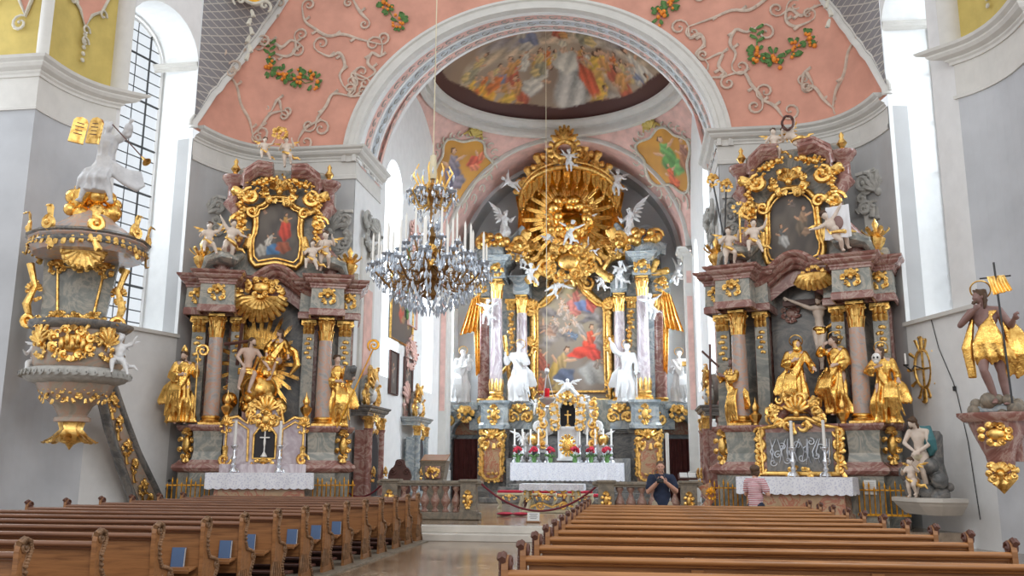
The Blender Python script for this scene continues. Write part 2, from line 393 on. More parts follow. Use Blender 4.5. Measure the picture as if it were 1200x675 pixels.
def cartouche(mb, w, h, seed=1, th=.05, boss=True):
    """gilded cartouche: an oval boss ringed by C scrolls with a crest and a drop"""
    if boss: mb.ball((0, 0, 0), (w*.26, th*1.2, h*.27), 8, 14)
    r = random.Random(seed); n = 8
    for k in range(n):
        a = 2*PI*(k+.5)/n; cx = w*.37*math.cos(a); cz = h*.37*math.sin(a)
        scroll(mb, (cx, -th*.4, cz), min(w, h)*.14, a+PI/2, 1.0, th*.7, 1 if math.cos(a) > 0 else -1, n=9, seg=5)
        leaf(mb, (cx*.9, -th*.4, cz*.9), (math.cos(a+.25), 0, math.sin(a+.25)), (0, -1, 0), min(w, h)*.22, th*.8, n=6)
    for i in range(-2, 3):
        a = i*.42; mb.tube([(0, -th, h*.36), (math.sin(a)*h*.14, -th*1.4, h*.36+math.cos(a)*h*.14)], [th*.4, th*.7], 6)
    for s_ in (-1, 1): leaf(mb, (s_*w*.03, -th*.5, -h*.36), (s_*.3, 0, -1), (0, -1, 0), h*.2, th*.9, n=6)
def garland(mb, p0, p1, sag, n, r, seed=0):
    rr = random.Random(seed); p0 = Vector(p0); p1 = Vector(p1)
    for i in range(n):
        t = i/(n-1); q = p0.lerp(p1, t)+Vector((0, 0, -sag*4*t*(1-t)))
        k = r*(.6+.7*math.sin(PI*t))
        mb.ball(q+Vector((rr.uniform(-1, 1), rr.uniform(-1, 0), rr.uniform(-1, 1)))*k*.5, k*rr.uniform(.7, 1.1), 4, 6)
        leaf(mb, q, (rr.uniform(-1, 1), -.4, rr.uniform(-1, 1)), (0, -1, 0), k*2.2, k*.55, n=5, seg=5)
def capital(mb, r, h, c=(0, 0, 0), sq=False):
    """composite capital, two rings of leaves, corner volutes and an abacus"""
    x, y, z = c
    mb.lathe([(r*.86, z), (r*.88, z+h*.5), (r*1.05, z+h*.8), (r*1.2, z+h*.86)], 14, (x, y, 0))
    for ring, (z0, L, n, w) in enumerate(((z, h*.46, 8, .26), (z+h*.3, h*.45, 8, .26))):
        for k in range(n):
            a = 2*PI*(k+.5*ring)/n; d = Vector((math.cos(a), math.sin(a), 0)); p = Vector((x, y, z0))+d*r*.9
            mb.tube([p, p+Vector((0, 0, L*.55))+d*r*.08, p+Vector((0, 0, L*.95))+d*r*.22, p+Vector((0, 0, L*.85))+d*r*.42], [r*w*.8, r*w, r*w*.75, r*w*.3], 6, d, .4)
    for k in range(4):
        a = PI/4+k*PI/2; d = Vector((math.cos(a), math.sin(a), 0)); q = Vector((x, y, z+h*.78))+d*r*1.35
        pts = [q+d*(math.cos(t)*r*.28*(1-t/9))+Vector((0, 0, math.sin(t)*r*.28*(1-t/9))) for t in [i*.8 for i in range(9)]]
        mb.tube(pts, [r*.13]*9, 5, d.cross(Vector((0, 0, 1))), 1.2)
        p = Vector((x, y, z+h*.6))+Vector((math.cos(a+PI/4), math.sin(a+PI/4), 0))*r*1.1; mb.ball(p+Vector((0, 0, h*.27)), r*.2, 4, 6)
    e = r*1.28
    mb.plan([(x+math.cos(a)*e*k, y+math.sin(a)*e*k) for a, k in [(PI/4+i*PI/4, 1.22 if i % 2 == 0 else .88) for i in range(8)]], z+h*.9, z+h)
def col_base(mb, r, h, c=(0, 0, 0)):
    x, y, z = c
    mb.box((x, y, z+h*.13), (r*2.7, r*2.7, h*.26))
    mb.lathe([(r*1.25, z+h*.26), (r*1.36, z+h*.38), (r*1.25, z+h*.5), (r*1.05, z+h*.56), (r*1.05, z+h*.68), (r*1.18, z+h*.78), (r*1.15, z+h*.88), (r*1.0, z+h)], 18, (x, y, 0))
def shaft(mb, r, z0, z1, c=(0, 0), seg=20):
    n = 8; mb.lathe([(r*(1-.16*(i/n)**1.6), z0+(z1-z0)*i/n) for i in range(n+1)], seg, (c[0], c[1], 0))
def column(par, x, y, z0, z1, r, mat, gm=None, baseh=None, caph=None, foliage=False):
    gm = gm or M['gold']; baseh = baseh or r*1.3; caph = caph or r*2.7
    t = MB(); shaft(t, r, z0+baseh, z1-caph, (x, y)); s = t.build('column_shaft', mat, par)
    t = MB(); col_base(t, r, baseh, (x, y, z0))
    if foliage:
        for k in range(9):
            a = 2*PI*k/9; d = Vector((math.cos(a), math.sin(a), 0)); p = Vector((x, y, z0+baseh))+d*r
            t.tube([p, p+Vector((0, 0, r*1.1))+d*r*.1, p+Vector((0, 0, r*1.9))+d*r*.05], [r*.3, r*.34, r*.1], 6, d, .4)
    t.build('column_base', gm, par)
    t = MB(); capital(t, r*.88, caph, (x, y, z1-caph)); t.build('capital', gm, par)
def pilaster(par, x, y, z0, z1, w, d, mat, gm=None, cap=True, drop=False):
    gm = gm or M['gold']; t = MB(); t.box((x, y, (z0+z1)/2), (w, d, z1-z0)); t.box((x, y-.02, z0+.12), (w*1.15, d*1.1, .24)); t.build('pilaster', mat, par)
    t = MB()
    if cap:
        t.box((x, y-.02, z1-.04), (w*1.3, d*1.3, .08))
        for k in range(-1, 2):
            for j in range(2):
                p = Vector((x+k*w*.33, y-d/2, z1-w*1.25+j*w*.5)); t.tube([p, p+Vector((0, -.02, w*.3)), p+Vector((0, -.1*w-.03, w*.5)), p+Vector((0, -.22*w-.04, w*.42))], [w*.14, w*.19, w*.16, w*.08], 6, (0, -1, 0), .5)
        for s in (-1, 1):
            t.at((x+s*w*.52, y-d/2-.03, z1-w*.3)); scroll(t, (0, 0, 0), w*.2, PI/2, 1.2, w*.08, s); t.at()
    if drop:
        for k in range(5): t.ball((x, y-d/2, z1-w*1.7-k*w*.42), (w*.2*(1-.1*k), .03, w*.16), 4, 6); leaf(t, (x, y-d/2, z1-w*1.6-k*w*.42), (1-2*(k % 2), 0, -.6), (0, -1, 0), w*.4, w*.12, n=5)
    if t.v: t.build('capital', gm, par)
CORN = [(0, 0), (.04, 0), (.04, .05), (.07, .08), (.07, .11), (.16, .15), (.20, .20), (.20, .23), (.27, .27), (.29, .32), (0, .34)]
def cornice_prof(z, h, out): return [(o/.29*out, z+q/.34*h) for o, q in CORN]
def frame_tube(mb, outline, r, y=0, closed=True, depth=1.0):
    """moulded picture frame carried round an outline [(x,z)]"""
    mb.tube([(x, y, z) for x, z in outline], r, 8, (0, -1, 0), depth, closed)
    n = len(outline); cx = sum(p[0] for p in outline)/n; cz = sum(p[1] for p in outline)/n
    k = 1-r*1.3/max(.2, max(abs(p[0]-cx) for p in outline))
    mb.tube([(cx+(x-cx)*k, y-r*.5, cz+(z-cz)*k) for x, z in outline], r*.35, 6, (0, -1, 0), 1, closed)
def smooth_outline(pts, sub=3):
    for _ in range(sub):
        q = []
        n = len(pts)
        for i in range(n):
            a = pts[i]; b = pts[(i+1) % n]; q += [(a[0]*.75+b[0]*.25, a[1]*.75+b[1]*.25), (a[0]*.25+b[0]*.75, a[1]*.25+b[1]*.75)]
        pts = q
    return pts
def sym(pts): return pts+[(-x, z) for x, z in reversed(pts)]
# ---------------------------------------------------------------- painted pictures
class Paint:
    def __init__(s, w, h, base):
        s.w = w; s.h = h; s.a = np.ones((h, w, 3))*np.array(base); yy, xx = np.mgrid[0:h, 0:w]; s.x = xx/(w-1); s.y = yy/(h-1); s.as_ = w/h
        r = np.random.RandomState(5); g = r.rand(h//3+3, w//3+3); s.nz = np.kron(g, np.ones((3, 3)))[:h, :w]
    def grad(s, c0, c1, y0=0, y1=1):
        t = np.clip((s.y-y0)/(y1-y0), 0, 1)[..., None]; s.a = s.a*0+np.array(c0)*(1-t)+np.array(c1)*t
    def clouds(s, c, amt=.6, seed=3, f=4):
        r = np.random.RandomState(seed); t = np.zeros((s.h, s.w))
        for k in range(10):
            a, b, p = r.uniform(-1, 1)*f*(1+k*.35), r.uniform(-1, 1)*f*(1+k*.35), r.uniform(0, 6.3); t += np.sin(a*s.x*2+b*s.y*2+p+1.5*np.sin(b*s.x*1.3+p))/(1+k*.3)
        t = np.clip((t/3+.5), 0, 1)[..., None]*amt; s.a = s.a*(1-t)+np.array(c)*t
    def blob(s, x, y, rx, ry, ang, col, fold=.35, soft=.25):
        ca, sa = math.cos(ang), math.sin(ang); dx = (s.x-x); dy = (s.y-y)/s.as_*1.0
        dx2 = dx*s.as_ if s.as_ < 1 else dx; dy2 = (s.y-y) if s.as_ < 1 else dy
        u = (dx2*ca+dy2*sa)/rx; v = (-dx2*sa+dy2*ca)/ry; d = np.sqrt(u*u+v*v)*(1+.12*np.sin(5*np.arctan2(v, u)+x*40))
        t = np.clip((1-d)/soft, 0, 1)[..., None]
        sh = (1+fold*np.sin(7*u+3*v+x*30)*.6+fold*.5*(s.nz-.5)+.25*(v-u*.3))[..., None]
        s.a = s.a*(1-t)+np.clip(np.array(col)*sh, 0, 1)*t
    def person(s, x, y, k, robe, robe2=None, lean=0, skin=(.62, .36, .22), hair=(.12, .06, .03), wings=None, arm=1):
        ca, sa = math.cos(lean), math.sin(lean)
        def q(a, b): return x+(a*ca-b*sa)*k*(1/s.as_ if s.as_ < 1 else 1), y+(a*sa+b*ca)*k*(1 if s.as_ < 1 else s.as_)
        if wings:
            for g in (-1, 1): s.blob(*q(g*.35, .45), k*.16, k*.38, lean+g*-.6, wings)
        s.blob(*q(0, -.15), k*.30, k*.46, lean, robe); s.blob(*q(.05, .28), k*.20, k*.30, lean+.3, robe2 or robe)
        s.blob(*q(.22*arm, -.35), k*.26, k*.2, lean+.8, robe2 or robe)
        s.blob(*q(.28*arm, .42), k*.24, k*.065, lean+.5*arm, skin, .1); s.blob(*q(-.24*arm, .22), k*.2, k*.06, lean-.6*arm, skin, .1)
        s.blob(*q(.02, .70), k*.115, k*.14, lean, hair, .1); s.blob(*q(.04*arm, .67), k*.085, k*.11, lean, skin, .1)
    def sample(s, u, v):
        i = int(min(max(v, 0), 1)*(s.h-1)+.5); j = int(min(max(u, 0), 1)*(s.w-1)+.5); return s.a[i, j]
    def put(s, name, fn, parent=None, nu=None, nv=None, keep=None, uv=None, kind=None):
        nu = nu or s.w; nv = nv or s.h; mb = MB(); mb.grid(fn, nu, nv, True, keep)
        me = mb.mesh(name); me.materials.append(M['paint']); at = me.color_attributes.new('paint', 'FLOAT_COLOR', 'POINT')
        arr = np.ones((len(mb.v), 4)); jj, ii = np.mgrid[0:nv+1, 0:nu+1]; U = ii/nu; V = jj/nv
        if uv is not None: U, V = uv(U, V)
        I = np.clip((V*(s.h-1)+.5).astype(int), 0, s.h-1); J = np.clip((U*(s.w-1)+.5).astype(int), 0, s.w-1)
        arr[:, :3] = np.clip(s.a[I, J].reshape(-1, 3), 0, 1)
        at.data.foreach_set('color', arr.ravel())
        o = bpy.data.objects.new(name, me); COL.objects.link(o)
        if parent: o.parent = parent
        if kind: o['kind'] = kind
        return o
def inside(poly, x, z):
    c = False; n = len(poly); j = n-1
    for i in range(n):
        xi, zi = poly[i]; xj, zj = poly[j]
        if (zi > z) != (zj > z) and x < (xj-xi)*(z-zi)/(zj-zi)+xi: c = not c
        j = i
    return c
def canvas(P, name, outline, y, parent, thick=.04):
    """flat canvas cut to an outline, with a board behind it"""
    xs = [p[0] for p in outline]; zs = [p[1] for p in outline]; x0, x1, z0, z1 = min(xs), max(xs), min(zs), max(zs)
    o = P.put(name, lambda u, v: (x0+(x1-x0)*u, y, z0+(z1-z0)*v), parent, keep=lambda u, v: inside(outline, x0+(x1-x0)*u, z0+(z1-z0)*v))
    b = MB(); cx, cz = (x0+x1)/2, (z0+z1)/2; b.extrude([(cx+(x-cx)*1.02, cz+(z-cz)*1.02) for x, z in outline], y+.012, y+.012+thick); b.build('backing_board', M['darkmarble'], parent)
    return o
# ---------------------------------------------------------------- figures
def remesh(mb, name, mat, parent, voxel, smooth=2):
    me = mb.mesh(name+'_raw'); o = bpy.data.objects.new(name, me); COL.objects.link(o)
    r = o.modifiers.new('r', 'REMESH'); r.mode = 'VOXEL'; r.voxel_size = voxel; r.use_smooth_shade = True
    if smooth: s = o.modifiers.new('s', 'SMOOTH'); s.iterations = smooth; s.factor = .5
    dg = bpy.context.evaluated_depsgraph_get(); dg.update(); ev = o.evaluated_get(dg)
    m2 = bpy.data.meshes.new_from_object(ev); m2.name = name
    o.modifiers.clear(); o.data = m2; bpy.data.meshes.remove(me)
    m2.materials.clear(); m2.materials.append(mat); m2.polygons.foreach_set('use_smooth', [True]*len(m2.polygons))
    if parent: o.parent = parent
    return o
BASEJ = dict(pelvis=(0, 0, .52), waist=(0, 0, .62), chest=(0, 0, .74), neck=(0, 0, .84), head=(0, -.01, .925),
             sl=(-.105, 0, .80), el=(-.145, .01, .63), hl=(-.16, -.04, .48), sr=(.105, 0, .80), er=(.145, .01, .63), hr=(.16, -.04, .48),
             pl=(-.052, 0, .51), kl=(-.058, -.02, .28), al=(-.06, .015, .045), pr=(.052, 0, .51), kr=(.058, -.02, .28), ar=(.06, .015, .045))
BABYJ = dict(pelvis=(0, 0, .42), waist=(0, 0, .52), chest=(0, 0, .64), neck=(0, 0, .76), head=(0, -.01, .875),
             sl=(-.115, 0, .71), el=(-.20, .0, .60), hl=(-.26, -.07, .52), sr=(.115, 0, .71), er=(.20, 0, .60), hr=(.26, -.07, .52),
             pl=(-.075, 0, .40), kl=(-.09, -.03, .23), al=(-.09, .015, .05), pr=(.075, 0, .40), kr=(.09, -.03, .23), ar=(.09, .015, .05))
def V3(a): return Vector(a)
def limb(mb, ps, rs, seg=10):
    pts = []; rad = []
    for i in range(len(ps)-1):
        for k in range(4):
            t = k/4; pts.append(V3(ps[i]).lerp(V3(ps[i+1]), t)); rad.append(rs[i]+(rs[i+1]-rs[i])*t+.06*rs[i]*math.sin(PI*t))
    pts.append(V3(ps[-1])); rad.append(rs[-1]); mb.tube(pts, rad, seg, (.13, -1, .07))
    for p, r in zip(ps, rs): mb.ball(p, r, 6, 8)
def hand(mb, p, d, up, s, curl=.5, side=1):
    """palm, four unequal bent fingers and a thumb leaving the side of the palm"""
    p = V3(p); d = V3(d).normalized(); up = V3(up); up = (up-d*up.dot(d)).normalized(); sd = d.cross(up)*side
    R = Matrix((sd, d, up)).transposed().to_4x4()
    mb.ball(p+d*s*.22, (s*.20, s*.27, s*.09), 6, 8, R)
    for k, L in enumerate((.40, .46, .43, .34)):
        q = p+d*s*.42+sd*(s*(k-1.5)*.115); pts = [q]; a = 0
        for j in range(3): a += curl*.75; pts.append(pts[-1]+(d*math.cos(a)-up*math.sin(a))*(s*L*(.42, .32, .26)[j]))
        mb.tube(pts, [s*.052, s*.05, s*.045, s*.036], 6, sd)
        mb.ball(pts[-1], s*.036, 4, 6)
    q = p+d*s*.12-sd*s*.17; b = q+d*s*.17-sd*s*.13-up*s*.05; e = b+d*s*.15-up*s*.06*(1+curl)
    mb.tube([q, b, e], [s*.065, s*.055, s*.04], 6, up); mb.ball(e, s*.04, 4, 6)
def head(mb, c, s, look=(0, -1, 0), tilt=0, beard=0, baby=False):
    """s = head height; returns matrix for hair, eyes"""
    f = V3(look).normalized(); up = Vector((math.sin(tilt), 0, math.cos(tilt))); up = (up-f*up.dot(f)).normalized(); sd = up.cross(f)
    R = Matrix((sd, -f, up)).transposed().to_4x4(); R.translation = V3(c)
    def b(p, r, rx=0): mb.ball(R @ Vector([x*s for x in p]), [x*s for x in r], 8, 12, R.to_3x3().to_4x4())
    b((0, .03, .10), (.33, .40, .38)); b((0, -.07, -.15), (.25 if not baby else .29, .27, .31)); b((0, -.23, -.36), (.10, .11, .09))
    b((0, -.36, -.06), (.055, .10, .12)); b((0, -.42, -.13), (.07, .07, .045)); b((0, -.32, .10), (.22, .08, .05))
    b((0, -.33, -.25), (.10, .06, .03)); b((0, -.32, -.305), (.08, .06, .03))
    for g in (-1, 1): b((g*.32, .04, -.02), (.04, .08, .12)); b((g*.14, -.28, -.13), (.11, .09, .10)); b((g*.12, -.335, .02), (.055, .04, .035))
    return R
def hair_mb(mb, R, s, long=0, curly=True, seed=0, beard=False, cap=True, short=False):
    r = random.Random(seed)
    def P(p): return R @ Vector([x*s for x in p])
    R3 = R.to_3x3().to_4x4()
    if cap: mb.ball(P((0, .08, .16)), [x*s for x in ((.375, .43, .38) if not short else (.355, .425, .36))], 8, 12, R3)
    if curly:
        for i in range(26):
            a = r.uniform(-.1, PI+.1); e = r.uniform(-.1, 1.3); q = (math.cos(a)*.37*math.cos(e*.8), .1+.36*math.sin(a)*math.cos(e*.8), .08+.42*math.sin(e))
            mb.ball(P(q), s*r.uniform(.07, .12), 5, 7)
        for g in (-1, 1):
            for k in range(4): mb.ball(P((g*(.28-.04*k), -.1-.06*k, .30+.04*k)), s*.09, 4, 6)
    for k in range(long):
        g = -1 if k % 2 else 1; x0 = g*(.30-.10*(k//2))
        pts = [P((x0, .16, .1)), P((x0*1.15, .24, -.25)), P((x0*1.05, .22+.03*k, -.55)), P((x0*.9, .20, -.80))]
        mb.tube(pts, [s*.14, s*.15, s*.12, s*.05], 6, (0, -1, .1), .7)
    if beard:
        for k in range(9):
            x0 = (k-4)*.055; mb.tube([P((x0*1.2, -.24, -.27)), P((x0*1.1, -.33, -.45)), P((x0*.6, -.33, -.66+abs(x0)))], [s*.07, s*.08, s*.03], 6, (0, -1, 0), .8)
def body_mb(J, h=1.0, baby=False, gaunt=1.0, curl=.5, look=(0, -1, 0), tilt=0, feet=True, hands=True, beard=False):
    mb = MB(); g = gaunt; q = (lambda k: V3(J[k])*h)
    f = 1.35 if baby else g
    mb.ball(q('pelvis'), (.085*h*f, .062*h*f, .07*h*f), 8, 12); mb.ball(q('waist'), (.070*h*f, .052*h*f, .08*h), 8, 12); mb.ball(q('chest'), (.095*h*f, .062*h*f, .095*h), 8, 12)
    if baby: mb.ball(q('waist')+Vector((0, -.03*h, -.01*h)), .085*h, 8, 12)
    limb(mb, [q('pelvis'), q('waist'), q('chest'), (q('chest')+q('neck'))/2], [.068*h*f, .06*h*f, .066*h*f, .045*h*f])
    hs = .21 if baby else .132
    limb(mb, [(q('chest')+q('neck'))/2, q('neck'), q('head')], [.045*h, .032*h*(1.2 if baby else 1), .03*h])
    limb(mb, [q('sl'), q('neck')-Vector((0, 0, .03*h)), q('sr')], [.038*h*f, .040*h, .038*h*f])
    for s, sg in (('l', 1), ('r', -1)):
        S, E, Hh = q('s'+s), q('e'+s), q('h'+s); k = 1.35 if baby else g
        mid = E.lerp(Hh, .35); limb(mb, [S, E, mid, Hh], [.036*h*k, .026*h*k, .026*h*k, .017*h*k])
        if hands:
            d = (Hh-E).normalized(); up = d.cross(Vector((0, 1, 0))).cross(d) if abs(d.y) < .9 else Vector((0, 0, 1))
            hand(mb, Hh, d, -up if up.length > 0 else (0, -1, 0), (.11 if baby else .108)*h, curl, sg)
        P_, K, A = q('p'+s), q('k'+s), q('a'+s); calf = K.lerp(A, .35)+Vector((0, .012*h, 0)); th = P_.lerp(K, .4)
        limb(mb, [P_, th, K, calf, A], [.058*h*k, .052*h*k, .034*h*k, .036*h*k, .020*h*k])
        if feet:
            fw = J.get('f'+s); fw = V3(fw) if fw else Vector((.02*(-sg), -1, -.25)); fw.normalize(); t = A+fw*.085*h
            limb(mb, [A+fw*-.02*h-Vector((0, 0, .015*h)), A+fw*.04*h-Vector((0, 0, .012*h)), t-Vector((0, 0, .012*h))], [.022*h*k, .022*h*k, .015*h*k])
            for n in range(4): mb.ball(t+Vector(((n-1.5)*.011*h, -.008*h, -.016*h)), .009*h, 4, 6)
    R = head(mb, q('head'), hs*h, look, tilt, baby=baby)
    return mb, R, hs*h
def robe_mb(J, h, flare=1.25, folds=9, amp=.10, seed=0, top='neck', hem=.02, sleeves=(1, 1), cloak=True, sway=.02, half=False, lift=None):
    """long garment round the skeleton: lofted rings with running folds, wide sleeves and a cloak in diagonal folds"""
    mb = MB(); r = random.Random(seed); q = (lambda k: V3(J[k])*h)
    ctr = {1: q('neck'), .82: q('chest')*.5+q('neck')*.5}
    keys = [(q('neck').z+.004*h, q('neck'), .036*h, .036*h, 0), (q('sl').z*.5+q('sr').z*.5+.012*h, (q('sl')+q('sr'))/2, .088*h, .052*h, .1), (q('chest').z, q('chest'), .104*h, .074*h, .5), (q('waist').z, q('waist'), .084*h, .066*h, .7),
            (q('pelvis').z, q('pelvis'), .100*h, .080*h, .8)]
    if half: keys = keys[2:] if top != 'neck' else keys
    kn = (q('kl')+q('kr'))/2; an = (q('al')+q('ar'))/2; kz = kn.z; spread = abs(q('kl').x-q('kr').x)/2
    keys += [(kz, kn, (.082*flare)*h+spread*.5, .080*flare*h, 1.3), (hem*h+.06*h, an, (.096*flare)*h+spread*.4, .088*flare*h, 1.6), (hem*h, an, (.104*flare)*h+spread*.4, .09*flare*h, 1.7)]
    if top == 'waist': keys = keys[3:]
    zs = []; n = 34; seg = 64; vs = []; fs = []; ph = r.uniform(0, 6); ph2 = r.uniform(0, 6); z1 = keys[0][0]; z0 = keys[-1][0]
    for i in range(n+1):
        z = z1+(z0-z1)*i/n
        for a, b in zip(keys, keys[1:]):
            if a[0] >= z >= b[0]-1e-9: break
        t = (a[0]-z)/max(1e-6, a[0]-b[0]); ts = t*t*(3-2*t); c = a[1].lerp(b[1], ts); rx = a[2]+(b[2]-a[2])*ts; ry = a[3]+(b[3]-a[3])*ts; am = amp*(a[4]+(b[4]-a[4])*t)
        for k in range(seg):
            th = 2*PI*k/seg; tw = 1.2*math.sin(z/h*4+ph)
            w = 1+am*math.sin(folds*th+tw*2+ph)+am*.6*math.sin((folds//2+2)*th-tw*3+ph2)+am*.35*math.sin(17*th+ph)
            vs.append((c.x+rx*w*math.cos(th)+sway*h*math.sin((1-z/h)*3+ph)*.3, c.y+ry*w*math.sin(th), z))
    for i in range(n):
        for k in range(seg): fs.append((i*seg+k, (i+1)*seg+k, (i+1)*seg+(k+1) % seg, i*seg+(k+1) % seg))
    fs.append(tuple(range(seg))); fs.append(tuple(n*seg+k for k in range(seg-1, -1, -1))); mb.add(vs, fs)
    if top == 'neck' and not (half and top != 'neck'):
        for s, on in zip('lr', sleeves):
            if not on: continue
            S, E, Hh = q('s'+s), q('e'+s), q('h'+s); C = E.lerp(Hh, .62 if on == 1 else .3)
            limb(mb, [S, S.lerp(E, .5), E, C], [.045*h, .045*h, .044*h, .046*h])
            for k in range(4):
                o = Vector((r.uniform(-.03, .03), r.uniform(-.03, .03), 0))*h; mb.tube([S+o*.4, S.lerp(E, .6)+o, E+o-Vector((0, 0, .02*h)), C+o-Vector((0, 0, .05*h))], [.02*h, .02*h, .022*h, .012*h], 6)
            mb.tube([E, E.lerp(C, .6)-Vector((0, 0, .05*h)), C-Vector((0, 0, .10*h))], [.04*h, .045*h, .015*h], 8, (0, -1, 0), .7)
    if cloak:
        sg = 1 if seed % 2 else -1; A = q('sr') if sg > 0 else q('sl'); B = q('pl') if sg > 0 else q('pr')
        for k in range(6):
            d = k*.018*h; p0 = A+Vector((sg*.01*h, -.035*h, .02*h-d)); p3 = B+Vector((-sg*.05*h, -.03*h, .02*h-d*1.8))
            p1 = p0.lerp(p3, .35)+Vector((0, -.055*h, -.01*h)); p2 = p0.lerp(p3, .7)+Vector((0, -.07*h, -.02*h)); p4 = p3+Vector((-sg*.035*h, .03*h, -.06*h-d)); p5 = p4+Vector((-sg*.02*h*(k % 3), .02*h, -.16*h-d))
            mb.tube([p0, p1, p2, p3, p4, p5], [.012*h, .016*h, .018*h, .02*h, .018*h, .008*h], 6)
        for k in range(5):
            x = -sg*(.02+.03*k)*h; p = q('pelvis')+Vector((x, -.075*h+.008*h*k, .03*h)); kx = kn+Vector((x*1.2, -.095*h*flare+.006*h*k, .06*h)); ax = an+Vector((x*1.5+r.uniform(-.02, .02)*h, -.095*h*flare, .05*h))
            mb.tube([p, p.lerp(kx, .5)+Vector((0, -.02*h, 0)), kx, ax], [.014*h, .02*h, .02*h, .012*h], 6)
        # side fall of the cloak, blown outwards
        for k in range(4):
            p = B+Vector((-sg*.07*h, .02*h, .1*h)); mb.tube([p, p+Vector((-sg*(.05+.02*k)*h, .01*h*k, -.12*h)), p+Vector((-sg*(.07+.035*k)*h, .01*h, -.25*h-.02*k*h)), p+Vector((-sg*(.04+.04*k)*h, 0, -.36*h))], [.02*h, .03*h, .028*h, .01*h], 7, (0, -1, 0), .6)
    return mb
def wing_mb(mb, p, d, up, L, n=7):
    """feathered wing: overlapping tapered quills fanned from the shoulder"""
    p = V3(p); d = V3(d).normalized(); up = V3(up).normalized(); nr = d.cross(up)
    for k in range(n):
        t = k/(n-1); q = p+d*L*.42*t*(1 if t < .8 else .95)+up*L*.34*math.sin(t*PI*.62); e = q+(d*(.25+.5*t)-up*(.75-.75*t)+d*.1)*L*.62
        mb.tube([q, q.lerp(e, .45)+nr*L*.02, e], [L*.05, L*.075, L*.02], 6, nr, .35)
    for k in range(n-1):
        t = k/(n-1); q = p+d*L*.40*t+up*L*.34*math.sin(t*PI*.62); e = q+(d*(.2+.4*t)-up*(.6-.7*t))*L*.32
        mb.tube([q+nr*L*.025, e+nr*L*.03], [L*.055, L*.03], 6, nr, .4)
    mb.tube([p]+[p+d*L*.42*t+up*L*.36*math.sin(t*PI*.62) for t in (.25, .5, .75, 1)], [L*.06, L*.065, L*.055, L*.045, L*.02], 8)
def halo(par, c, r, mat=None, tilt=.5):
    t = MB(); c = V3(c); n = 22
    t.tube([(c.x+r*math.cos(2*PI*i/n), c.y+r*math.sin(2*PI*i/n)*math.sin(tilt)*-1, c.z+r*math.sin(2*PI*i/n)*math.cos(tilt)) for i in range(n)], r*.09, 6, (0, -1, .3), 1, True)
    t.build('halo', mat or M['gold'], par)
def mkJ(base, **kw):
    J = dict(base)
    for k, v in kw.items(): J[k] = v
    return J
def statue(name, label, cat, loc, h, rz, J=None, robe=None, flesh=None, hairm=None, seed=1, flare=1.2, look=(0, -1, 0), tilt=0, beard=False, longhair=0, hal=True, group=None, voxel=None, sleeves=(1, 1), cloak=True, one=False, hem=.02, gaunt=1.0, extra=None, amp=.10, curly=True, part='robe'):
    t = thing(name, label, cat, loc, rz, group); J = J or BASEJ; vx = voxel or h*.0115
    b, R, hs = body_mb(J, h, False, gaunt, look=look, tilt=tilt); g = robe_mb(J, h, flare, seed=seed, sleeves=sleeves, cloak=cloak, hem=hem, amp=amp)
    hb = MB(); hair_mb(hb, R, hs, longhair, curly, seed, beard)
    if one:
        for q in (g, hb): b.add(q.v, q.f)
        if extra: extra(b, R, hs)
        remesh(b, 'body', robe, t, vx, 1)
    else:
        remesh(b, 'body', flesh, t, vx*.8, 1); remesh(g, part, robe, t, vx, 1); remesh(hb, 'hair', hairm, t, vx*.8, 1)
    if hal: halo(t, R @ Vector((0, .1*hs, .45*hs)), hs*.62)
    return t, R, hs
# ---------------------------------------------------------------- the building
CL = (-12.05, 22.35); CR = (6.49, 22.35); YE = 24.6; R1 = 5.27; XL = AX-R1; XR = AX+R1; ZC = 10.6
def bez(p0, c, p1, n=10): return [((1-t)**2*p0[0]+2*t*(1-t)*c[0]+t*t*p1[0], (1-t)**2*p0[1]+2*t*(1-t)*c[1]+t*t*p1[1]) for t in [i/n for i in range(n+1)]]
endL = bez(CL, (-11.7, 24.5), (-9.9, YE), 12)+[(XL, YE)]
endR = [(XR, YE)]+[(2*AX-x, y) for x, y in reversed(endL[:-1])]
t = MB(); t.box((-3, 8.6, -.15), (26, 24, .3)); struct(t, 'floor', M['floor'])
t = MB(); t.box((-3, 31.2, .15), (22, 20.6, .29)); struct(t, 'floor_chancel', M['floor'])
t = MB(); t.box((-3.0, 20.66, .075), (17.4, .52, .15), .01); struct(t, 'step_lower', M['palestone'])
t = MB(); t.box((-3.0, 21.1, .2265), (17.4, .5, .147), .01); struct(t, 'step_upper', M['palestone'])
# end walls left and right of the chancel arch
for nm, path in (('left', endL), ('right', endR)):
    t = MB(); t.sweep([(0, 0), (0, ZC), (-.5, ZC), (-.5, 0)], path, back=True)
    w = struct(t, 'wall_end_'+nm, M['wall'])
    t = MB(); t.sweep([(0, ZC-.62), (.05, ZC-.62), (.05, ZC-.50), (.02, ZC-.48), (.02, ZC-.06)]+cornice_prof(ZC-.06, .42, .36), path+([(XL, 27.2)] if nm == 'left' else []) if nm == 'left' else [(XR, 27.2)]+path)
    struct(t, 'trim_cornice_'+nm, M['mould'])
    # low relief panels between the pilasters
    t = MB()
    x0, x1 = (-9.75, -8.75) if nm == 'left' else (2*AX+8.75, 2*AX+9.75)
    t.box(((x0+x1)/2, YE-.03, 8.9), (1.3, .06, 1.2), .015); t.box(((x0+x1)/2, YE-.03, 4.2), (1.3, .06, 6.6), .015)
    struct(t, 'trim_panel_'+nm, M['mould'])
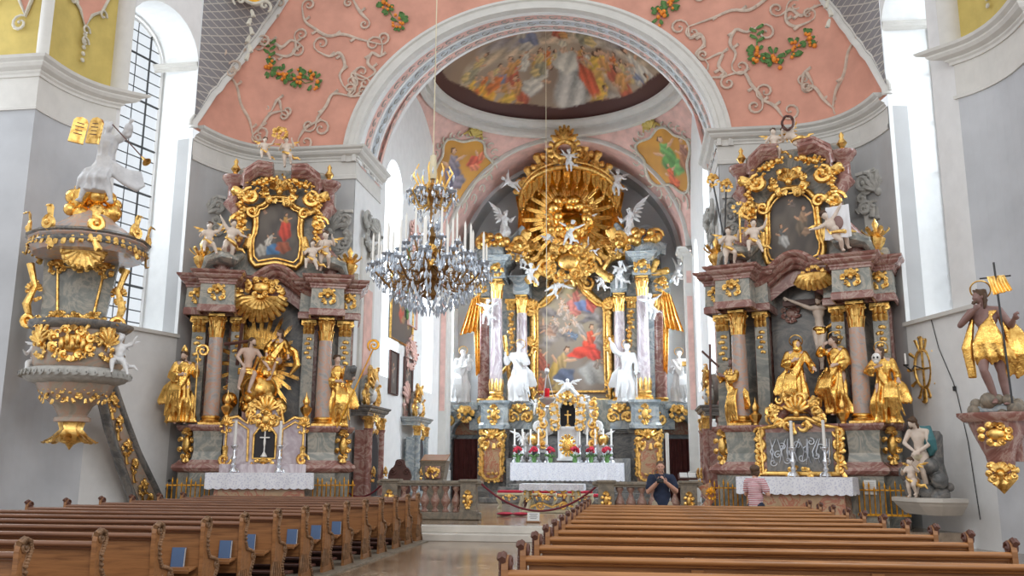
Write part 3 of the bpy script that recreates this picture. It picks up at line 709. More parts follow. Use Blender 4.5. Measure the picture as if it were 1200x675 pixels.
# vault: pink field above the cornice, pierced by the arch
def zband(x):
    d = abs(x-AX); dx = (AX-CL[0])-d; return ZC+.3+3.8*max(dx, 0)**.62
RB = 5.66; ZS = ZC-.1
def arch_z(x, R, s): d = abs(x-AX); return ZS+s*math.sqrt(max(0, R*R-d*d))
SF = .865
t = MB(); pth = []
dense = bez(CL, (-11.7, 24.5), (-9.9, YE), 30); xs = [(-9.9+(AX+9.9)*i/60) for i in range(1, 61)]
half = dense+[(x, YE) for x in xs]; full = half+[(2*AX-x, y) for x, y in reversed(half[:-1])]
vs = []; fs = []; NV = 10
for (x, y) in full:
    zb = max(ZC+.28, arch_z(x, RB, SF+.01)); zt = max(min(19.0, zband(x)), zb+.001)
    for j in range(NV+1): vs.append((x, y, zb+(zt-zb)*j/NV))
for i in range(len(full)-1):
    for j in range(NV): a = i*(NV+1)+j; fs.append((a, a+NV+1, a+NV+2, a+1))
t.add(vs, fs, True); struct(t, 'ceiling_pink_vault', M['pink'])
# archivolt and painted soffit
def ring_arch(mb, R, s, y): return [(AX-R*math.cos(a), y, ZS+R*s*math.sin(a)) for a in [PI*i/64 for i in range(65)]]
def loft(mb, rows, smooth=True):
    n = len(rows[0]); vs = [p for r in rows for p in r]; fs = []
    for i in range(len(rows)-1):
        for k in range(n-1): fs.append((i*n+k, i*n+k+1, (i+1)*n+k+1, (i+1)*n+k))
    mb.add(vs, fs, smooth)
t = MB(); loft(t, [ring_arch(t, RB+.03, SF, YE+.02), ring_arch(t, RB+.03, SF, YE-.10), ring_arch(t, RB-.08, SF, YE-.14), ring_arch(t, RB-.12, SF, YE-.08), ring_arch(t, R1+.12, SF, YE-.08), ring_arch(t, R1+.08, SF, YE-.15), ring_arch(t, R1-.02, SF, YE-.15), ring_arch(t, R1-.03, SF, YE+.1)], False)
struct(t, 'trim_archivolt', M['mould'])
YB = 27.25
def soff(k): return (R1-.03, SF+(1-SF)*k+.0, YE+.1+(YB-YE-.1)*k)
bands = [(0, .12, 'white'), (.12, .34, 'palepink'), (.34, .40, 'white'), (.40, .62, 'blue'), (.62, .68, 'white'), (.68, .90, 'palepink'), (.90, 1, 'white')]
for a, b, mt_ in bands:
    t = MB(); r0, s0, y0 = soff(a); r1, s1, y1 = soff(b); up = 0 if mt_ != 'white' else -.03
    loft(t, [ring_arch(t, r0, s0, y0), ring_arch(t, r0+up, s0, y0+.01), ring_arch(t, r1+up, s1, y1-.01), ring_arch(t, r1, s1, y1)]); struct(t, 'trim_arch_soffit_'+{'white': 'rib', 'palepink': 'pink', 'blue': 'blue'}[mt_], M[mt_])
t = MB(); r = random.Random(3)
for row in (.23, .51, .79):
    rr_, s_, y_ = soff(row)
    for i in range(44):
        a = PI*(i+.5)/44; p = Vector((AX-(rr_-.03)*math.cos(a), y_, ZS+(rr_-.03)*s_*math.sin(a))); tn = Vector((math.sin(a), 0, math.cos(a)*s_)).normalized()
        hnd = 1 if i % 2 else -1; pts = [p+tn*(.15*math.cos(u_)*(1-u_/9))+Vector((0, hnd*.13*math.sin(u_)*(1-u_/9), 0)) for u_ in [k*.7 for k in range(9)]]
        t.tube(pts, [.012, .02, .026, .026, .022, .02, .018, .018, .02], 5, tn.cross(Vector((0, 1, 0))), .7)
sm = struct(t, 'trim_soffit_scrolls', M['greystucco'])
# band along the edge of the pink vault and latticed spandrels beyond it
for nm, sg in (('left', 1), ('right', -1)):
    def X(p): return p if sg == 1 else (2*AX-p[0], p[1], p[2])
    curve = []
    for i in range(31):
        dx = (i/30)**2*4.2; x = CL[0]+dx; zz = zband(x)
        y = YE if x > -9.9 else min(dense, key=lambda q: abs(q[0]-x))[1]
        curve.append((x, y-.02, zz))
    t = MB(); t.tube([X(p) for p in curve], .13, 8, (0, -1, 0), .6); t.tube([X((p[0]-.05, p[1]-.09, p[2]+.06)) for p in curve], .045, 6, (0, -1, 0)); struct(t, 'trim_vault_band_'+nm, M['mould'])
    t = MB(); vs = []; fs = []
    for p in curve:
        e = (CL[0]+.02, CL[1]-.02, p[2])
        for j in range(7): k = j/6; q = X((p[0]+(e[0]-p[0])*k, p[1]+(e[1]-p[1])*k, p[2])); vs.append(q)
    for i in range(30):
        for j in range(6): a = i*7+j; fs.append((a, a+1, a+8, a+7))
    t.add(vs, fs, True); struct(t, 'ceiling_lattice_spandrel_'+nm, M['lattice'])
    # gilded medallion and stucco in the spandrel
    c = X((-11.0, 23.25, 15.6)); t = MB(); t.at(c, .5*sg); t.lathe([(0.01, 0), (.42, .02), (.50, .06)], 16, (0, 0, 0)); t.at(c, .5*sg)
    q = [(0.55*math.cos(a)*(1+.12*math.cos(4*a)), .42*math.sin(a)*(1+.12*math.cos(4*a))) for a in [2*PI*i/40 for i in range(40)]]
    t = MB(); t.at(c, .6*sg); t.extrude(q, -.05, .02); o = t.build('spandrel_medallion', M['oldgold']); tag(o, 'dark gold lobed medallion in the lattice spandrel, %s end of the pink vault' % nm, 'medallion', 'spandrel medallions')
    t = MB(); t.at(c, .6*sg); t.tube([(x*1.12, -.06, z*1.12) for x, z in q], .06, 6, (0, -1, 0), 1, True)
    for k in range(6): a = k*PI/3; scroll(t, (.75*math.cos(a), -.05, .58*math.sin(a)), .2, a, 1.1, .045, 1 if k % 2 else -1)
    for k in range(6): leaf(t, (0, -.02, -.7-k*.28), (.3*(1-2*(k % 2)), 0, -1), (0, -1, 0), .3, .06)
    t.build('stucco_frame', M['stucco'], o)
# generic wall with an arched opening
def opening_wall(name, p0, p1, z0, z1, ops, depth, mat, side=1, rmat=None):
    """ops [(s0,s1,sill,spring)]; depth away from the room"""
    P0 = Vector((*p0, 0)); P1 = Vector((*p1, 0)); L = (P1-P0).length; d = (P1-P0)/L; out = Vector((d.y, -d.x, 0))*side
    zt = z1 if callable(z1) else (lambda s: z1)
    ss = {0.0, L}
    for (a, b, c, e) in ops:
        for i in range(17): ss.add(a+(b-a)*(.5-.5*math.cos(PI*i/16)))
    k = 0
    while k < L: ss.add(k); k += .35
    ss = sorted(ss); t = MB()
    def top(s, o): a, b, c, e = o; R = (b-a)/2; return e+math.sqrt(max(0, R*R-(s-(a+b)/2)**2))
    def P(s, z): q = P0+d*s; return (q.x, q.y, z)
    for a, b in zip(ss, ss[1:]):
        if b-a < 1e-6: continue
        o = [q for q in ops if q[0]-1e-6 <= a and b <= q[1]+1e-6]
        def quad(za, zb, zc, zd): t.add([P(a, za), P(b, zb), P(b, zc), P(a, zd)], [(0, 1, 2, 3)], False)
        if o: o = o[0]; quad(z0, z0, o[2], o[2]); quad(top(a, o), top(b, o), zt(b), zt(a))
        else: quad(z0, z0, zt(b), zt(a))
    struct(t, name, mat)
    for i, (a, b, c, e) in enumerate(ops):
        R = (b-a)/2; line = [(a, c), (a, e)]+[((a+b)/2-R*math.cos(u_), e+R*math.sin(u_)) for u_ in [PI*k/20 for k in range(1, 20)]]+[(b, e), (b, c), (a, c)]
        t = MB(); vs = [P(s, z) for s, z in line]+[tuple(Vector(P(s, z))+out*depth) for s, z in line]; n = len(line)
        t.add(vs, [(k, k+1, n+k+1, n+k) for k in range(n-1)], False)
        struct(t, 'trim_'+name.replace('wall_', '')+'_reveal'+('' if i == 0 else '_far'), rmat or M['white'])
    return P0, d, out
wn = [0]
def window(P0, d, out, off, a, b, c, e, nb=(3, 12), thick=(1, 4), lead=.014):
    wn[0] += 1; P = lambda s, z, o=0: tuple(P0+d*s+out*(off+o)+Vector((0, 0, z))); R = (b-a)/2; m = (a+b)/2
    line = [(a, c), (a, e)]+[(m-R*math.cos(u_), e+R*math.sin(u_)) for u_ in [PI*k/20 for k in range(1, 20)]]+[(b, e), (b, c)]
    t = MB(); t.tube([P(s, z) for s, z in line], .05, 4, tuple(out), 1, True); fr_ = struct(t, 'window_%d' % wn[0], M['white'])
    t = MB(); t.add([P(s, z, .02) for s, z in line], [tuple(range(len(line)))], False); t.build('pane', M['pane'], fr_)
    t = MB(); zt = lambda s: e+math.sqrt(max(0, R*R-(s-m)**2)); hs_ = lambda z: R if z <= e else math.sqrt(max(0, R*R-(z-e)**2))
    H_ = e+R-c
    for k in range(1, nb[0]*thick[0]+thick[0]+1):
        s = a+(b-a)*k/(nb[0]*thick[0]+thick[0]+1)
        t.tube([P(s, c), P(s, zt(s))], .035 if k % (nb[0]+1) == 0 else lead, 4, tuple(out))
    for k in range(1, nb[1]*thick[1]//3+1):
        z = c+H_*k/(nb[1]*thick[1]//3+1); w_ = hs_(z); t.tube([P(m-w_, z), P(m+w_, z)], .035 if k % 4 == 0 else lead, 4, tuple(out))
    t.build('glazing_bars', M['iron'], fr_); return fr_
P1L = (-12.8, 19.8); P2L = (-13.5, 17.8)
Lw = (Vector(CL)-Vector(P1L)).length
P0, d, out = opening_wall('wall_left', P1L, CL, 0, 20, [(.15, Lw-.01, 5.05, 12.75)], 1.35, M['white'], side=-1)
window(P0, d, out, 1.3, .20, Lw-.06, 5.1, 12.72, (3, 20), (1, 4), .017)
P0, d, out = opening_wall('wall_right', (2*AX-P1L[0], P1L[1]), CR, 0, 20, [(.85, Lw-.01, 5.05, 12.75)], 1.35, M['white'], side=1)
window(P0, d, out, 1.3, .90, Lw-.06, 5.1, 12.9, (3, 20), (1, 4), .017)
for nm, sg in (('left', 1), ('right', -1)):
    X = (lambda p: p) if sg == 1 else (lambda p: (2*AX-p[0], p[1]))
    t = MB(); path = [X(CL), X((CL[0]-1.33, CL[1]+.02))]
    if sg == 1: path = path[::-1]
    t.sweep([(0, 12.62)]+[(o+.0, z) for o, z in cornice_prof(12.65, .2, .12)]+[(0, 12.86)], path); struct(t, 'trim_window_impost_'+nm, M['mould'])
    t = MB(); a = Vector(X(P1L)); b = Vector(X(CL)); n_ = Vector(((b-a).y, -(b-a).x)).normalized()*sg
    q = [a, b, b+n_*.10, a+n_*.10]; t.plan([tuple(p) for p in q], 4.97, 5.06); struct(t, 'trim_window_sill_'+nm, M['mould'])
    # near pier with its curved face
    path = [(-19, 17.8), P2L]+bez(P2L, (-13.55, 19.2), P1L, 10)[1:]+[(-13.3, 19.85)]
    if sg == -1: path = [(2*AX-x, y) for x, y in reversed(path)]
    t = MB(); t.sweep([(0, 0), (0, ZC), (-.5, ZC), (-.5, 0)], path, back=True); struct(t, 'wall_pier_'+nm, M['pierwall'])
    t = MB(); t.sweep([(0, ZC-.95), (.04, ZC-.95), (.04, ZC-.88), (.01, ZC-.86), (.01, ZC-.15)]+cornice_prof(ZC-.15, .45, .34), path); struct(t, 'trim_pier_cornice_'+nm, M['mould'])
    t = MB(); t.sweep([(-.03, ZC+.2), (-.03, 17)], path, smooth=False); struct(t, 'ceiling_ochre_field_'+nm, M['yellow'])
    t = MB()
    for q, w_ in ((P2L, .17), (P1L, .26)):
        q = X(q); t.tube([(q[0]+sg*.02, q[1], ZC+.2), (q[0]+sg*.02, q[1], 17)], w_, 8, (0, -1, 0), .5)
    struct(t, 'trim_vault_rib_'+nm, M['mould'])
    t = MB(); c = [X(p) for p in ((-13.56, 18.5), (-13.35, 19.2))]
    def pp(k, z):
        k = min(max(k, 0), 1); pts = bez(P2L, (-13.55, 19.2), P1L, 10); f = k*10; i = min(int(f), 9); g = f-i
        return X((pts[i][0]*(1-g)+pts[i+1][0]*g+.03, pts[i][1]*(1-g)+pts[i+1][1]*g))+(z,)
    poly = [(.18, 15.6), (.18, 13.6), (.3, 12.9), (.42, 12.7), (.5, 12.3), (.58, 12.7), (.7, 12.9), (.82, 13.6), (.82, 15.6)]
    t.add([pp(k, z) for k, z in poly], [tuple(range(len(poly)))], False); struct(t, 'trim_pink_field_'+nm, M['pink'])
    t = MB()
    t.tube([pp(k, z) for k, z in poly], .04, 6)
    for k, z in ((.3, 12.8), (.7, 12.8), (.2, 13.6), (.8, 13.6), (.5, 12.2), (.5, 11.9)):
        p = pp(k, z); t.tube([(p[0]+sg*.05, p[1]+.16*math.cos(u_)*(1-u_/8), p[2]+.16*math.sin(u_)*(1-u_/8)) for u_ in [j*.7 for j in range(9)]], [.03]*9, 5, (1, 0, 0))
    for k in range(5): p = pp(.5, 12.1-.17*k); t.ball((p[0]+sg*.03, p[1], p[2]), (.04, .07, .06), 4, 6)
    struct(t, 'trim_pink_field_frame_'+nm, M['stucco'])
# ochre panel with its pink field on the front side of the left pier
for nm, sg in (('left', 1), ('right', -1)):
    cx = -14.3 if sg == 1 else 2*AX+14.3
    poly = [(-.75, 16), (-.75, 13.6), (-.5, 13.2), (-.3, 13.3), (0.0, 12.6), (.3, 12.0), (.5, 12.7), (.6, 13.6), (.6, 16)]
    t = MB(); t.extrude([(cx+x*sg, z) for x, z in poly], 17.79, 17.82); struct(t, 'trim_front_pink_field_'+nm, M['pink'])
    t = MB(); t.tube([(cx+x*sg, 17.76, z) for x, z in poly], .05, 6, (0, -1, 0))
    for x, z in ((-.6, 13.1), (-.2, 13.0), (.2, 11.8), (-.7, 12.4), (-.9, 11.9)): scroll(t, (cx+x*sg, 17.74, z), .22, 1, 1.2, .035, sg)
    struct(t, 'trim_front_field_frame_'+nm, M['stucco'])
# ---------------------------------------------------------------- chancel
YC = 31.75; HC = 5.15; RS = HC*math.sqrt(2); ZR = ZC-.1; YK = YC+HC; YW = 40.6
def sidetop(off):
    def f(s):
        y = off(s)
        if y < YC-HC: return ZR+.2
        if y > YC+HC: return ZR+.2
        return ZR+math.sqrt(max(.04, HC*HC-(y-YC)**2))
    return f
P0, d, out = opening_wall('wall_chancel_left', (XL+.015, YE), (XL+.015, YW), .3, sidetop(lambda s: YE+s), [(3.2, 5.45, 4.5, 10.9), (8.9, 10.7, 4.5, 9.4), (13.1, 14.9, 4.5, 9.0)], 1.0, M['white'], side=-1)  # third opening and its window are added, hidden by the pilaster, to light the apse
window(P0, d, out, .95, 3.25, 5.4, 4.55, 10.9, (3, 15), (1, 4), .017); window(P0, d, out, .95, 8.95, 10.65, 4.55, 9.4, (3, 15), (1, 4), .017); window(P0, d, out, .95, 13.15, 14.85, 4.55, 9.0, (3, 15), (1, 4), .017)
P0, d, out = opening_wall('wall_chancel_right', (XR-.015, YE), (XR-.015, YW), .3, sidetop(lambda s: YE+s), [(3.2, 5.45, 4.5, 10.9), (8.9, 10.7, 4.5, 9.4), (13.1, 14.9, 4.5, 9.0)], 1.0, M['white'], side=1)  # third opening and window added here too, unseen, for more light on the apse
window(P0, d, out, .95, 3.25, 5.4, 4.55, 10.9, (3, 15), (1, 4), .017); window(P0, d, out, .95, 8.95, 10.65, 4.55, 9.4, (3, 15), (1, 4), .017); window(P0, d, out, .95, 13.15, 14.85, 4.55, 9.0, (3, 15), (1, 4), .017)
# pendentives (parts of one sphere), the ring, the painted dome
t = MB(); cx, cy = AX, YC; RR = 4.95
def pend(u, v):
    a = 2*PI*u; ca, sa = math.cos(a), math.sin(a); rmax = (HC+.12)/max(abs(ca), abs(sa)) if abs(ca) > abs(sa) else HC/abs(sa); r = RR+(max(rmax, RR)-RR)*(1-v)
    return (cx+r*ca, cy+r*sa, ZR+math.sqrt(max(0, RS*RS-r*r)))
t.grid(pend, 160, 14); struct(t, 'ceiling_pendentives', M['palepink'])
ZRING = ZR+math.sqrt(RS*RS-RR*RR)
t = MB(); t.lathe([(RR+.1, ZRING-.25), (RR-.10, ZRING-.22), (RR-.12, ZRING-.10), (RR-.02, ZRING-.06), (RR-.02, ZRING+.12), (RR-.16, ZRING+.16), (RR-.20, ZRING+.26), (RR-.34, ZRING+.32), (RR-.36, ZRING+.42), (RR-.2, ZRING+.5), (RR+.1, ZRING+.5)], 96, (cx, cy, 0), cap=False); struct(t, 'trim_dome_ring', M['mould'])
P = Paint(300, 300, (.36, .25, .17)); P.clouds((.58, .47, .34), .85, 3, 5); P.clouds((.26, .19, .15), .5, 9, 7)
def radial(ang, rr): return .5+.5*rr*math.cos(ang), .5+.5*rr*math.sin(ang)
rp = random.Random(4)
for k in range(26):                     # painted cloud banks
    a = rp.uniform(.1, PI-.1); x, y = radial(a, rp.uniform(.1, .8)); P.blob(x, y, rp.uniform(.06, .12), rp.uniform(.03, .05), rp.uniform(-.6, .6), rp.choice([(.55, .43, .30), (.42, .31, .22), (.62, .50, .36), (.33, .28, .27)]), .5, .7)
cols = [((.75, .38, .05), (.62, .18, .05)), ((.60, .34, .10), (.72, .45, .08)), ((.66, .62, .54), (.58, .54, .46)), ((.50, .12, .06), (.6, .3, .1)), ((.22, .24, .34), (.5, .45, .38)), ((.34, .3, .2), (.6, .45, .2))]
def at_px(px, py): return .5+(px-650)/312*.98, .5+(py-20)/128*.48
for px, py, rx, ry, an, c in ((560, 60, .11, .035, .1, (.55, .42, .28)), (600, 68, .10, .035, 0, (.60, .47, .33)), (700, 62, .10, .035, -.1, (.50, .42, .33)), (745, 66, .08, .03, .2, (.56, .46, .34)), (650, 60, .08, .03, 0, (.62, .48, .34)), (520, 80, .07, .04, .3, (.40, .33, .2)), (600, 120, .10, .03, 0, (.28, .23, .2)), (690, 128, .13, .03, 0, (.36, .31, .26)), (735, 125, .1, .04, .2, (.40, .35, .3))): P.blob(*at_px(px, py), rx, ry, an, c, .5, .6)
for k in range(16): px = 530+15*k; P.person(*at_px(px, 84+8*((k*.618) % 1)), .075, *cols[(k*5+1) % 6], lean=PI-(px-650)/180+rp.uniform(-.5, .5), arm=1 if k % 2 else -1)
for px, py, k, c, dl in ((540, 62, .10, 5, .3), (612, 50, .13, 4, -.6), (690, 48, .13, 5, .5), (760, 74, .12, 2, -.2), (778, 95, .10, 5, .3), (655, 45, .10, 3, .2),
    (551, 104, .15, 0, .3), (585, 96, .12, 3, -.3), (568, 124, .14, 1, .6), (594, 120, .11, 3, -.5), (618, 112, .12, 2, .7), (625, 92, .10, 5, 0), (700, 100, .15, 1, .5), (722, 94, .13, 3, -.4), (742, 112, .14, 3, .1), (700, 134, .11, 1, .8), (775, 118, .10, 2, .2)):
    P.person(*at_px(px, py), k, *cols[c], lean=PI-(px-650)/170+dl, arm=1 if px < 650 else -1)
x, y = at_px(664, 112); P.blob(x, y+.04, .075, .15, .1, (.56, .53, .48), .5); x, y = at_px(661, 92); P.blob(x, y, .06, .06, 0, (.64, .60, .52)); P.blob(x-.01, y-.06, .018, .022, 0, (.55, .36, .24)); P.blob(x-.01, y-.09, .02, .02, 0, (.6, .55, .42)); P.blob(x+.09, y+.07, .035, .08, -.5, (.62, .12, .05)); x, y = at_px(652, 40); P.blob(x, y, .04, .02, 0, (.08, .14, .36))
d_ = np.sqrt((P.x-.5)**2+(P.y-.5)**2)*2; wv = .90+.012*np.sin(np.arctan2(P.y-.5, P.x-.5)*9); t_ = np.clip((d_-wv)/.01, 0, 1)[..., None]
P.a = P.a*(1-t_)+np.array((.095, .035, .028))*t_
RD = 4.75
def dome(u, v):
    a = 2*PI*u; r = RD*v; return (cx+r*math.cos(a), cy+r*math.sin(a), ZRING+.5+2.3*(1-v*v))
P.put('ceiling_painted_dome', dome, None, 300, 90, uv=lambda U, V: (.5+.5*V*np.cos(2*PI*U), .5+.5*V*np.sin(2*PI*U)), kind='structure')
# transverse arch and the barrel vault over the altar, the end wall with two windows
t = MB(); loft(t, [[(AX-r_*math.cos(a), y_, ZR+r_*math.sin(a)) for a in [PI*i/48 for i in range(49)]] for r_, y_ in ((HC+.12, YK-.02), (HC+.02, YK-.12), (HC-.1, YK-.12), (HC-.12, YK))]); struct(t, 'trim_altar_arch', M['mould'])
t = MB(); loft(t, [[(AX-r_*math.cos(a), y_, ZR+r_*math.sin(a)) for a in [PI*i/48 for i in range(49)]] for r_, y_ in ((HC-.12, YK), (HC-.14, YK+1.2))]); loft(t, [[(AX-(HC-.14)*math.cos(a), y_, ZR+(HC-.14)*math.sin(a)) for a in [PI*i/48 for i in range(49)]] for y_ in (YK+1.2, YK+2.3)]); struct(t, 'ceiling_apse_pink', M['palepink'])
t = MB(); loft(t, [[(AX-r_*math.cos(a), y_, ZR+r_*math.sin(a)) for a in [PI*i/48 for i in range(49)]] for r_, y_ in ((HC-.14, YK+2.3), (HC-.3, YK+2.3), (HC-.3, YW))]); struct(t, 'ceiling_apse_plain', M['wall'])
P0, d, out = opening_wall('wall_apse', (XL, YW), (XR, YW), .3, lambda s: ZR+math.sqrt(max(0.04, R1*R1-(s-R1)**2)), [(1.15, 2.45, 9.6, 12.0), (2*R1-2.45, 2*R1-1.15, 9.6, 12.0)], .5, M['wall'], side=-1)
P = None
for a in (1.15, 2*R1-2.45): window(P0, d, out, .45, a+.04, a+1.26, 9.64, 12.0, (2, 8), (1, 4), .02)
t = MB(); t.box((AX, YW+1.4, 11), (12, .1, 5)); struct(t, 'wall_behind_apse', M['dark'])  # near-black board standing just behind the two apse windows
for nm, sg in (('left', -1), ('right', 1)):
    t = MB(); px_ = AX+sg*(R1-.0); yy = [27.25, YW-.02]
    path = [(px_, yy[0]), (px_, YK-.3), (px_-sg*.35, YK-.3), (px_-sg*.35, YK+.6), (px_-sg*.02, YK+.6), (px_-sg*.02, yy[1])]
    if sg == 1: path = path[::-1]
    t.sweep(cornice_prof(ZR-.35, .4, .28), [(px_, 36.3), *[q for q in path if q[1] > 36.3]] if sg == -1 else [q for q in path if q[1] > 36.3]+[(px_, 36.3)]); struct(t, 'trim_apse_cornice_'+nm, M['mould'])
    t = MB(); t.box((px_-sg*.17, YK+.15, 5.2), (.36, .9, 9.9)); t.box((px_-sg*.17, YK+.15, .9), (.46, 1.0, 1.2), .02); struct(t, 'trim_apse_pilaster_'+nm, M['mould'])
    t = MB(); t.box((px_-sg*.17, YK-.31, 6.2), (.22, .02, 4.6)); t.box((px_-sg*.17, YK-.31, 9.3), (.2, .02, .5)); struct(t, 'trim_apse_pilaster_panel_'+nm, M['palepink'])
# painted medallions in the two rear pendentives
def medallion(px_, sg, cols_, lab):
    r = random.Random(int(px_)); P = Paint(90, 110, (.62, .30, .04)); P.clouds((.40, .18, .03), .7, int(px_)); 
    for a in cols_: P.person(*a)
    a0 = math.atan2(1, sg); c = (cx+6.15*math.cos(a0), cy+6.15*math.sin(a0))
    o_ = thing('pendentive_medallion', lab, 'painting', (c[0], c[1], ZR+math.sqrt(RS*RS-6.15**2)))
    lob = [((1+.13*math.cos(5*a))*1.25*math.cos(a), (1+.13*math.cos(5*a))*(.95 if math.sin(a) > 0 else 1.15)*math.sin(a)) for a in [2*PI*i/60 for i in range(60)]]
    def sp(x, z, lift=0):
        rr_ = 6.1-z*.62; th = a0+x/rr_*-1; rr_ = min(rr_, RS-.15)
        q = Vector((rr_*math.cos(th), rr_*math.sin(th), math.sqrt(RS*RS-rr_*rr_))); q -= q.normalized()*(.05+lift)
        return tuple(Vector((cx, cy, ZR))+q-Vector(o_.location))
    P.put('painted_scene', lambda u, v: sp(-1.45+2.9*u, -1.4+2.6*v), o_, 80, 80, keep=lambda u, v: inside(lob, -1.45+2.9*u, -1.4+2.6*v))
    t = MB(); t.tube([sp(x*1.04, z*1.04, .04) for x, z in lob], .06, 6, (0, -1, 0), 1, True)
    for k in range(22):
        a = 2*PI*k/22; x, z = 1.5*math.cos(a), (1.2 if math.sin(a) > 0 else 1.45)*math.sin(a); t.tube([sp(x+.17*math.cos(u_+a)*(1-u_/8), z+.17*math.sin(u_+a)*(1-u_/8), .04) for u_ in [j*.7 for j in range(8)]], [.03, .04, .04, .03, .03, .03, .03, .04], 5)
    t.build('stucco_frame', M['stucco'], o_)
    t = MB(); 
    for i in range(-2, 3): t.tube([sp(0, 1.25, .05), sp(i*.15, 1.62-.04*abs(i), .08)], [.05, .09], 6)
    for s in (-1, 1): t.tube([sp(s*.1, 1.2, .05), sp(s*.35, 1.35, .08), sp(s*.5, 1.15, .05)], [.05, .07, .03], 6)
    t.build('ochre_shell', M['yellow'], o_)
medallion(540, -1, [(.38, .38, .42, (.16, .14, .22), (.26, .22, .26), .3, (.6, .36, .22)), (.72, .62, .30, (.58, .10, .05), (.66, .2, .1), -.5)], 'painted medallion of a dark-robed bearded figure and a red angel, left pendentive')
medallion(795, 1, [(.52, .46, .44, (.10, .26, .06), (.16, .36, .10), .05), (.45, .22, .22, (.62, .12, .04)), (.80, .4, .33, (.36, .16, .08), (.3, .14, .1), -.2)], 'painted medallion of a green-robed figure on orange ground, right pendentive')
# pier sides: capital and painted panels
for nm, sg in (('left', -1), ('right', 1)):
    px_ = AX+sg*R1; o_ = thing('pier_capital', 'grey stucco capital with volutes high on the %s side of the chancel arch' % nm, 'capital', (px_, 26.0, 8.4), PI/2*sg*-1 if sg < 0 else -PI/2)
    o_.rotation_euler = (0, 0, PI/2 if sg < 0 else -PI/2)
    t = MB(); t.box((0, -.05, -2.6), (1.3, .1, 5.2)); t.build('pilaster_shaft', M['mould'], o_)
    t = MB(); t.box((0, -.11, -3.1), (.8, .03, 3.2)); t.build('pink_panel', M['palepink'], o_)
    t = MB(); rocaille(t.at((0, -.15, .15)), 1.5, 1.3, 11, 8, .10); t.at((-.5, -.15, .55)); scroll(t, (0, 0, 0), .3, 0, 1.4, .07); t.at((.5, -.15, .55)); scroll(t, (0, 0, 0), .3, PI, 1.4, .07, -1); t.build('volutes', M['greystucco'], o_)
    t = MB(); rocaille(t.at((0, -.12, -5.6)), .5, 1.4, 5, 6, .05); t.build('painted_drop', M['palepink'], o_)
# ---------------------------------------------------------------- putti: a few poses, copied
def putto_root(pose, mat, hairmat, wingm, sashm, one):
    r0 = bpy.data.objects.new('putto', None); r0.empty_display_size = .1
    J = {'up': mkJ(BABYJ, hl=(-.30, -.05, .95), el=(-.22, 0, .84), hr=(.33, -.05, .60), er=(.22, .02, .62), kl=(-.10, -.10, .25), al=(-.07, .06, .09)),
         'sit': mkJ(BABYJ, hl=(-.20, -.22, .60), el=(-.22, -.06, .56), hr=(.30, -.06, .90), er=(.24, 0, .76), kl=(-.12, -.20, .38), al=(-.10, -.26, .16), kr=(.12, -.19, .33), ar=(.20, -.22, .13)),
         'fly': mkJ(BABYJ, hl=(-.42, -.05, .78), el=(-.27, 0, .73), hr=(.38, -.08, .86), er=(.25, 0, .78), kl=(-.08, -.10, .26), al=(-.12, .04, .08), kr=(.11, .05, .22), ar=(.06, .13, .05)),
         'hold': mkJ(BABYJ, hl=(-.08, -.24, .66), el=(-.20, -.08, .56), hr=(.22, -.22, .78), er=(.23, -.04, .63), kl=(-.07, -.05, .22), kr=(.14, -.16, .30), ar=(.11, -.02, .10))}[pose]
    tilt = {'up': -.2, 'sit': .25, 'fly': .1, 'hold': -.3}[pose]; b, R, hs = body_mb(J, 1, True, curl=.45, look=(.25*(1 if pose in ('sit', 'up') else -1), -1, -.1), tilt=tilt)
    hb = MB(); hair_mb(hb, R, hs, 0, True, 3)
    if one: b.add(hb.v, hb.f); remesh(b, 'body', mat, r0, .017, 1)
    else: remesh(b, 'body', mat, r0, .016, 1); remesh(hb, 'hair', hairmat, r0, .018, 1)
    for s in (-1, 1):
        w = MB(); wing_mb(w, (s*.06, .07, .66), (s, .25, .25), (s*.1, .2, 1), .36, 5); w.build('wing', wingm, r0)
    w = MB(); w.tube([(-.12, -.05, .50), (-.03, -.13, .44), (.08, -.13, .38), (.14, -.05, .34), (.20, .05, .28), (.30, .08, .30), (.38, .06, .22)], [.025, .035, .045, .05, .045, .04, .012], 8, (0, -1, 0), .6)
    w.tube([(-.12, -.02, .50), (-.05, .12, .46), (.10, .13, .40), (.16, 0, .36)], [.03, .04, .04, .03], 8); w.build('sash', sashm, r0)
    return r0
PUT = {}
for pz in ('up', 'sit', 'fly', 'hold'):
    PUT['w', pz] = putto_root(pz, M['statue'], None, M['statue'], M['statue'], True)
    PUT['c', pz] = putto_root(pz, M['paleflesh'], M['hair'], M['gold'], M['gold'], False)
def put(kind, pose, label, loc, s, rz=0, rx=0, ry=0, group=None):
    src = PUT[kind, pose]; c = src.copy(); COL.objects.link(c)
    for ch in list(src.children): d_ = ch.copy(); COL.objects.link(d_); d_.parent = c
    c.location = loc; c.scale = (s,)*3; c.rotation_euler = (rx, ry, rz); tag(c, label, 'putto', group); return c
def drop_protos():
    for r0 in PUT.values():
        for ch in list(r0.children): bpy.data.objects.remove(ch)
        bpy.data.objects.remove(r0)
def clouds_mb(mb, c, w, h, n, seed, d=.25, lo=.10, hi=.2):
    r = random.Random(seed)
    for k in range(n):
        a = 2*PI*k/n+r.uniform(-.3, .3); q = r.uniform(.2, 1)**.6
        mb.ball((c[0]+w/2*q*math.cos(a), c[1]-r.uniform(0, d), c[2]+h/2*q*math.sin(a)), min(w, h)*r.uniform(lo, hi), 7, 10)
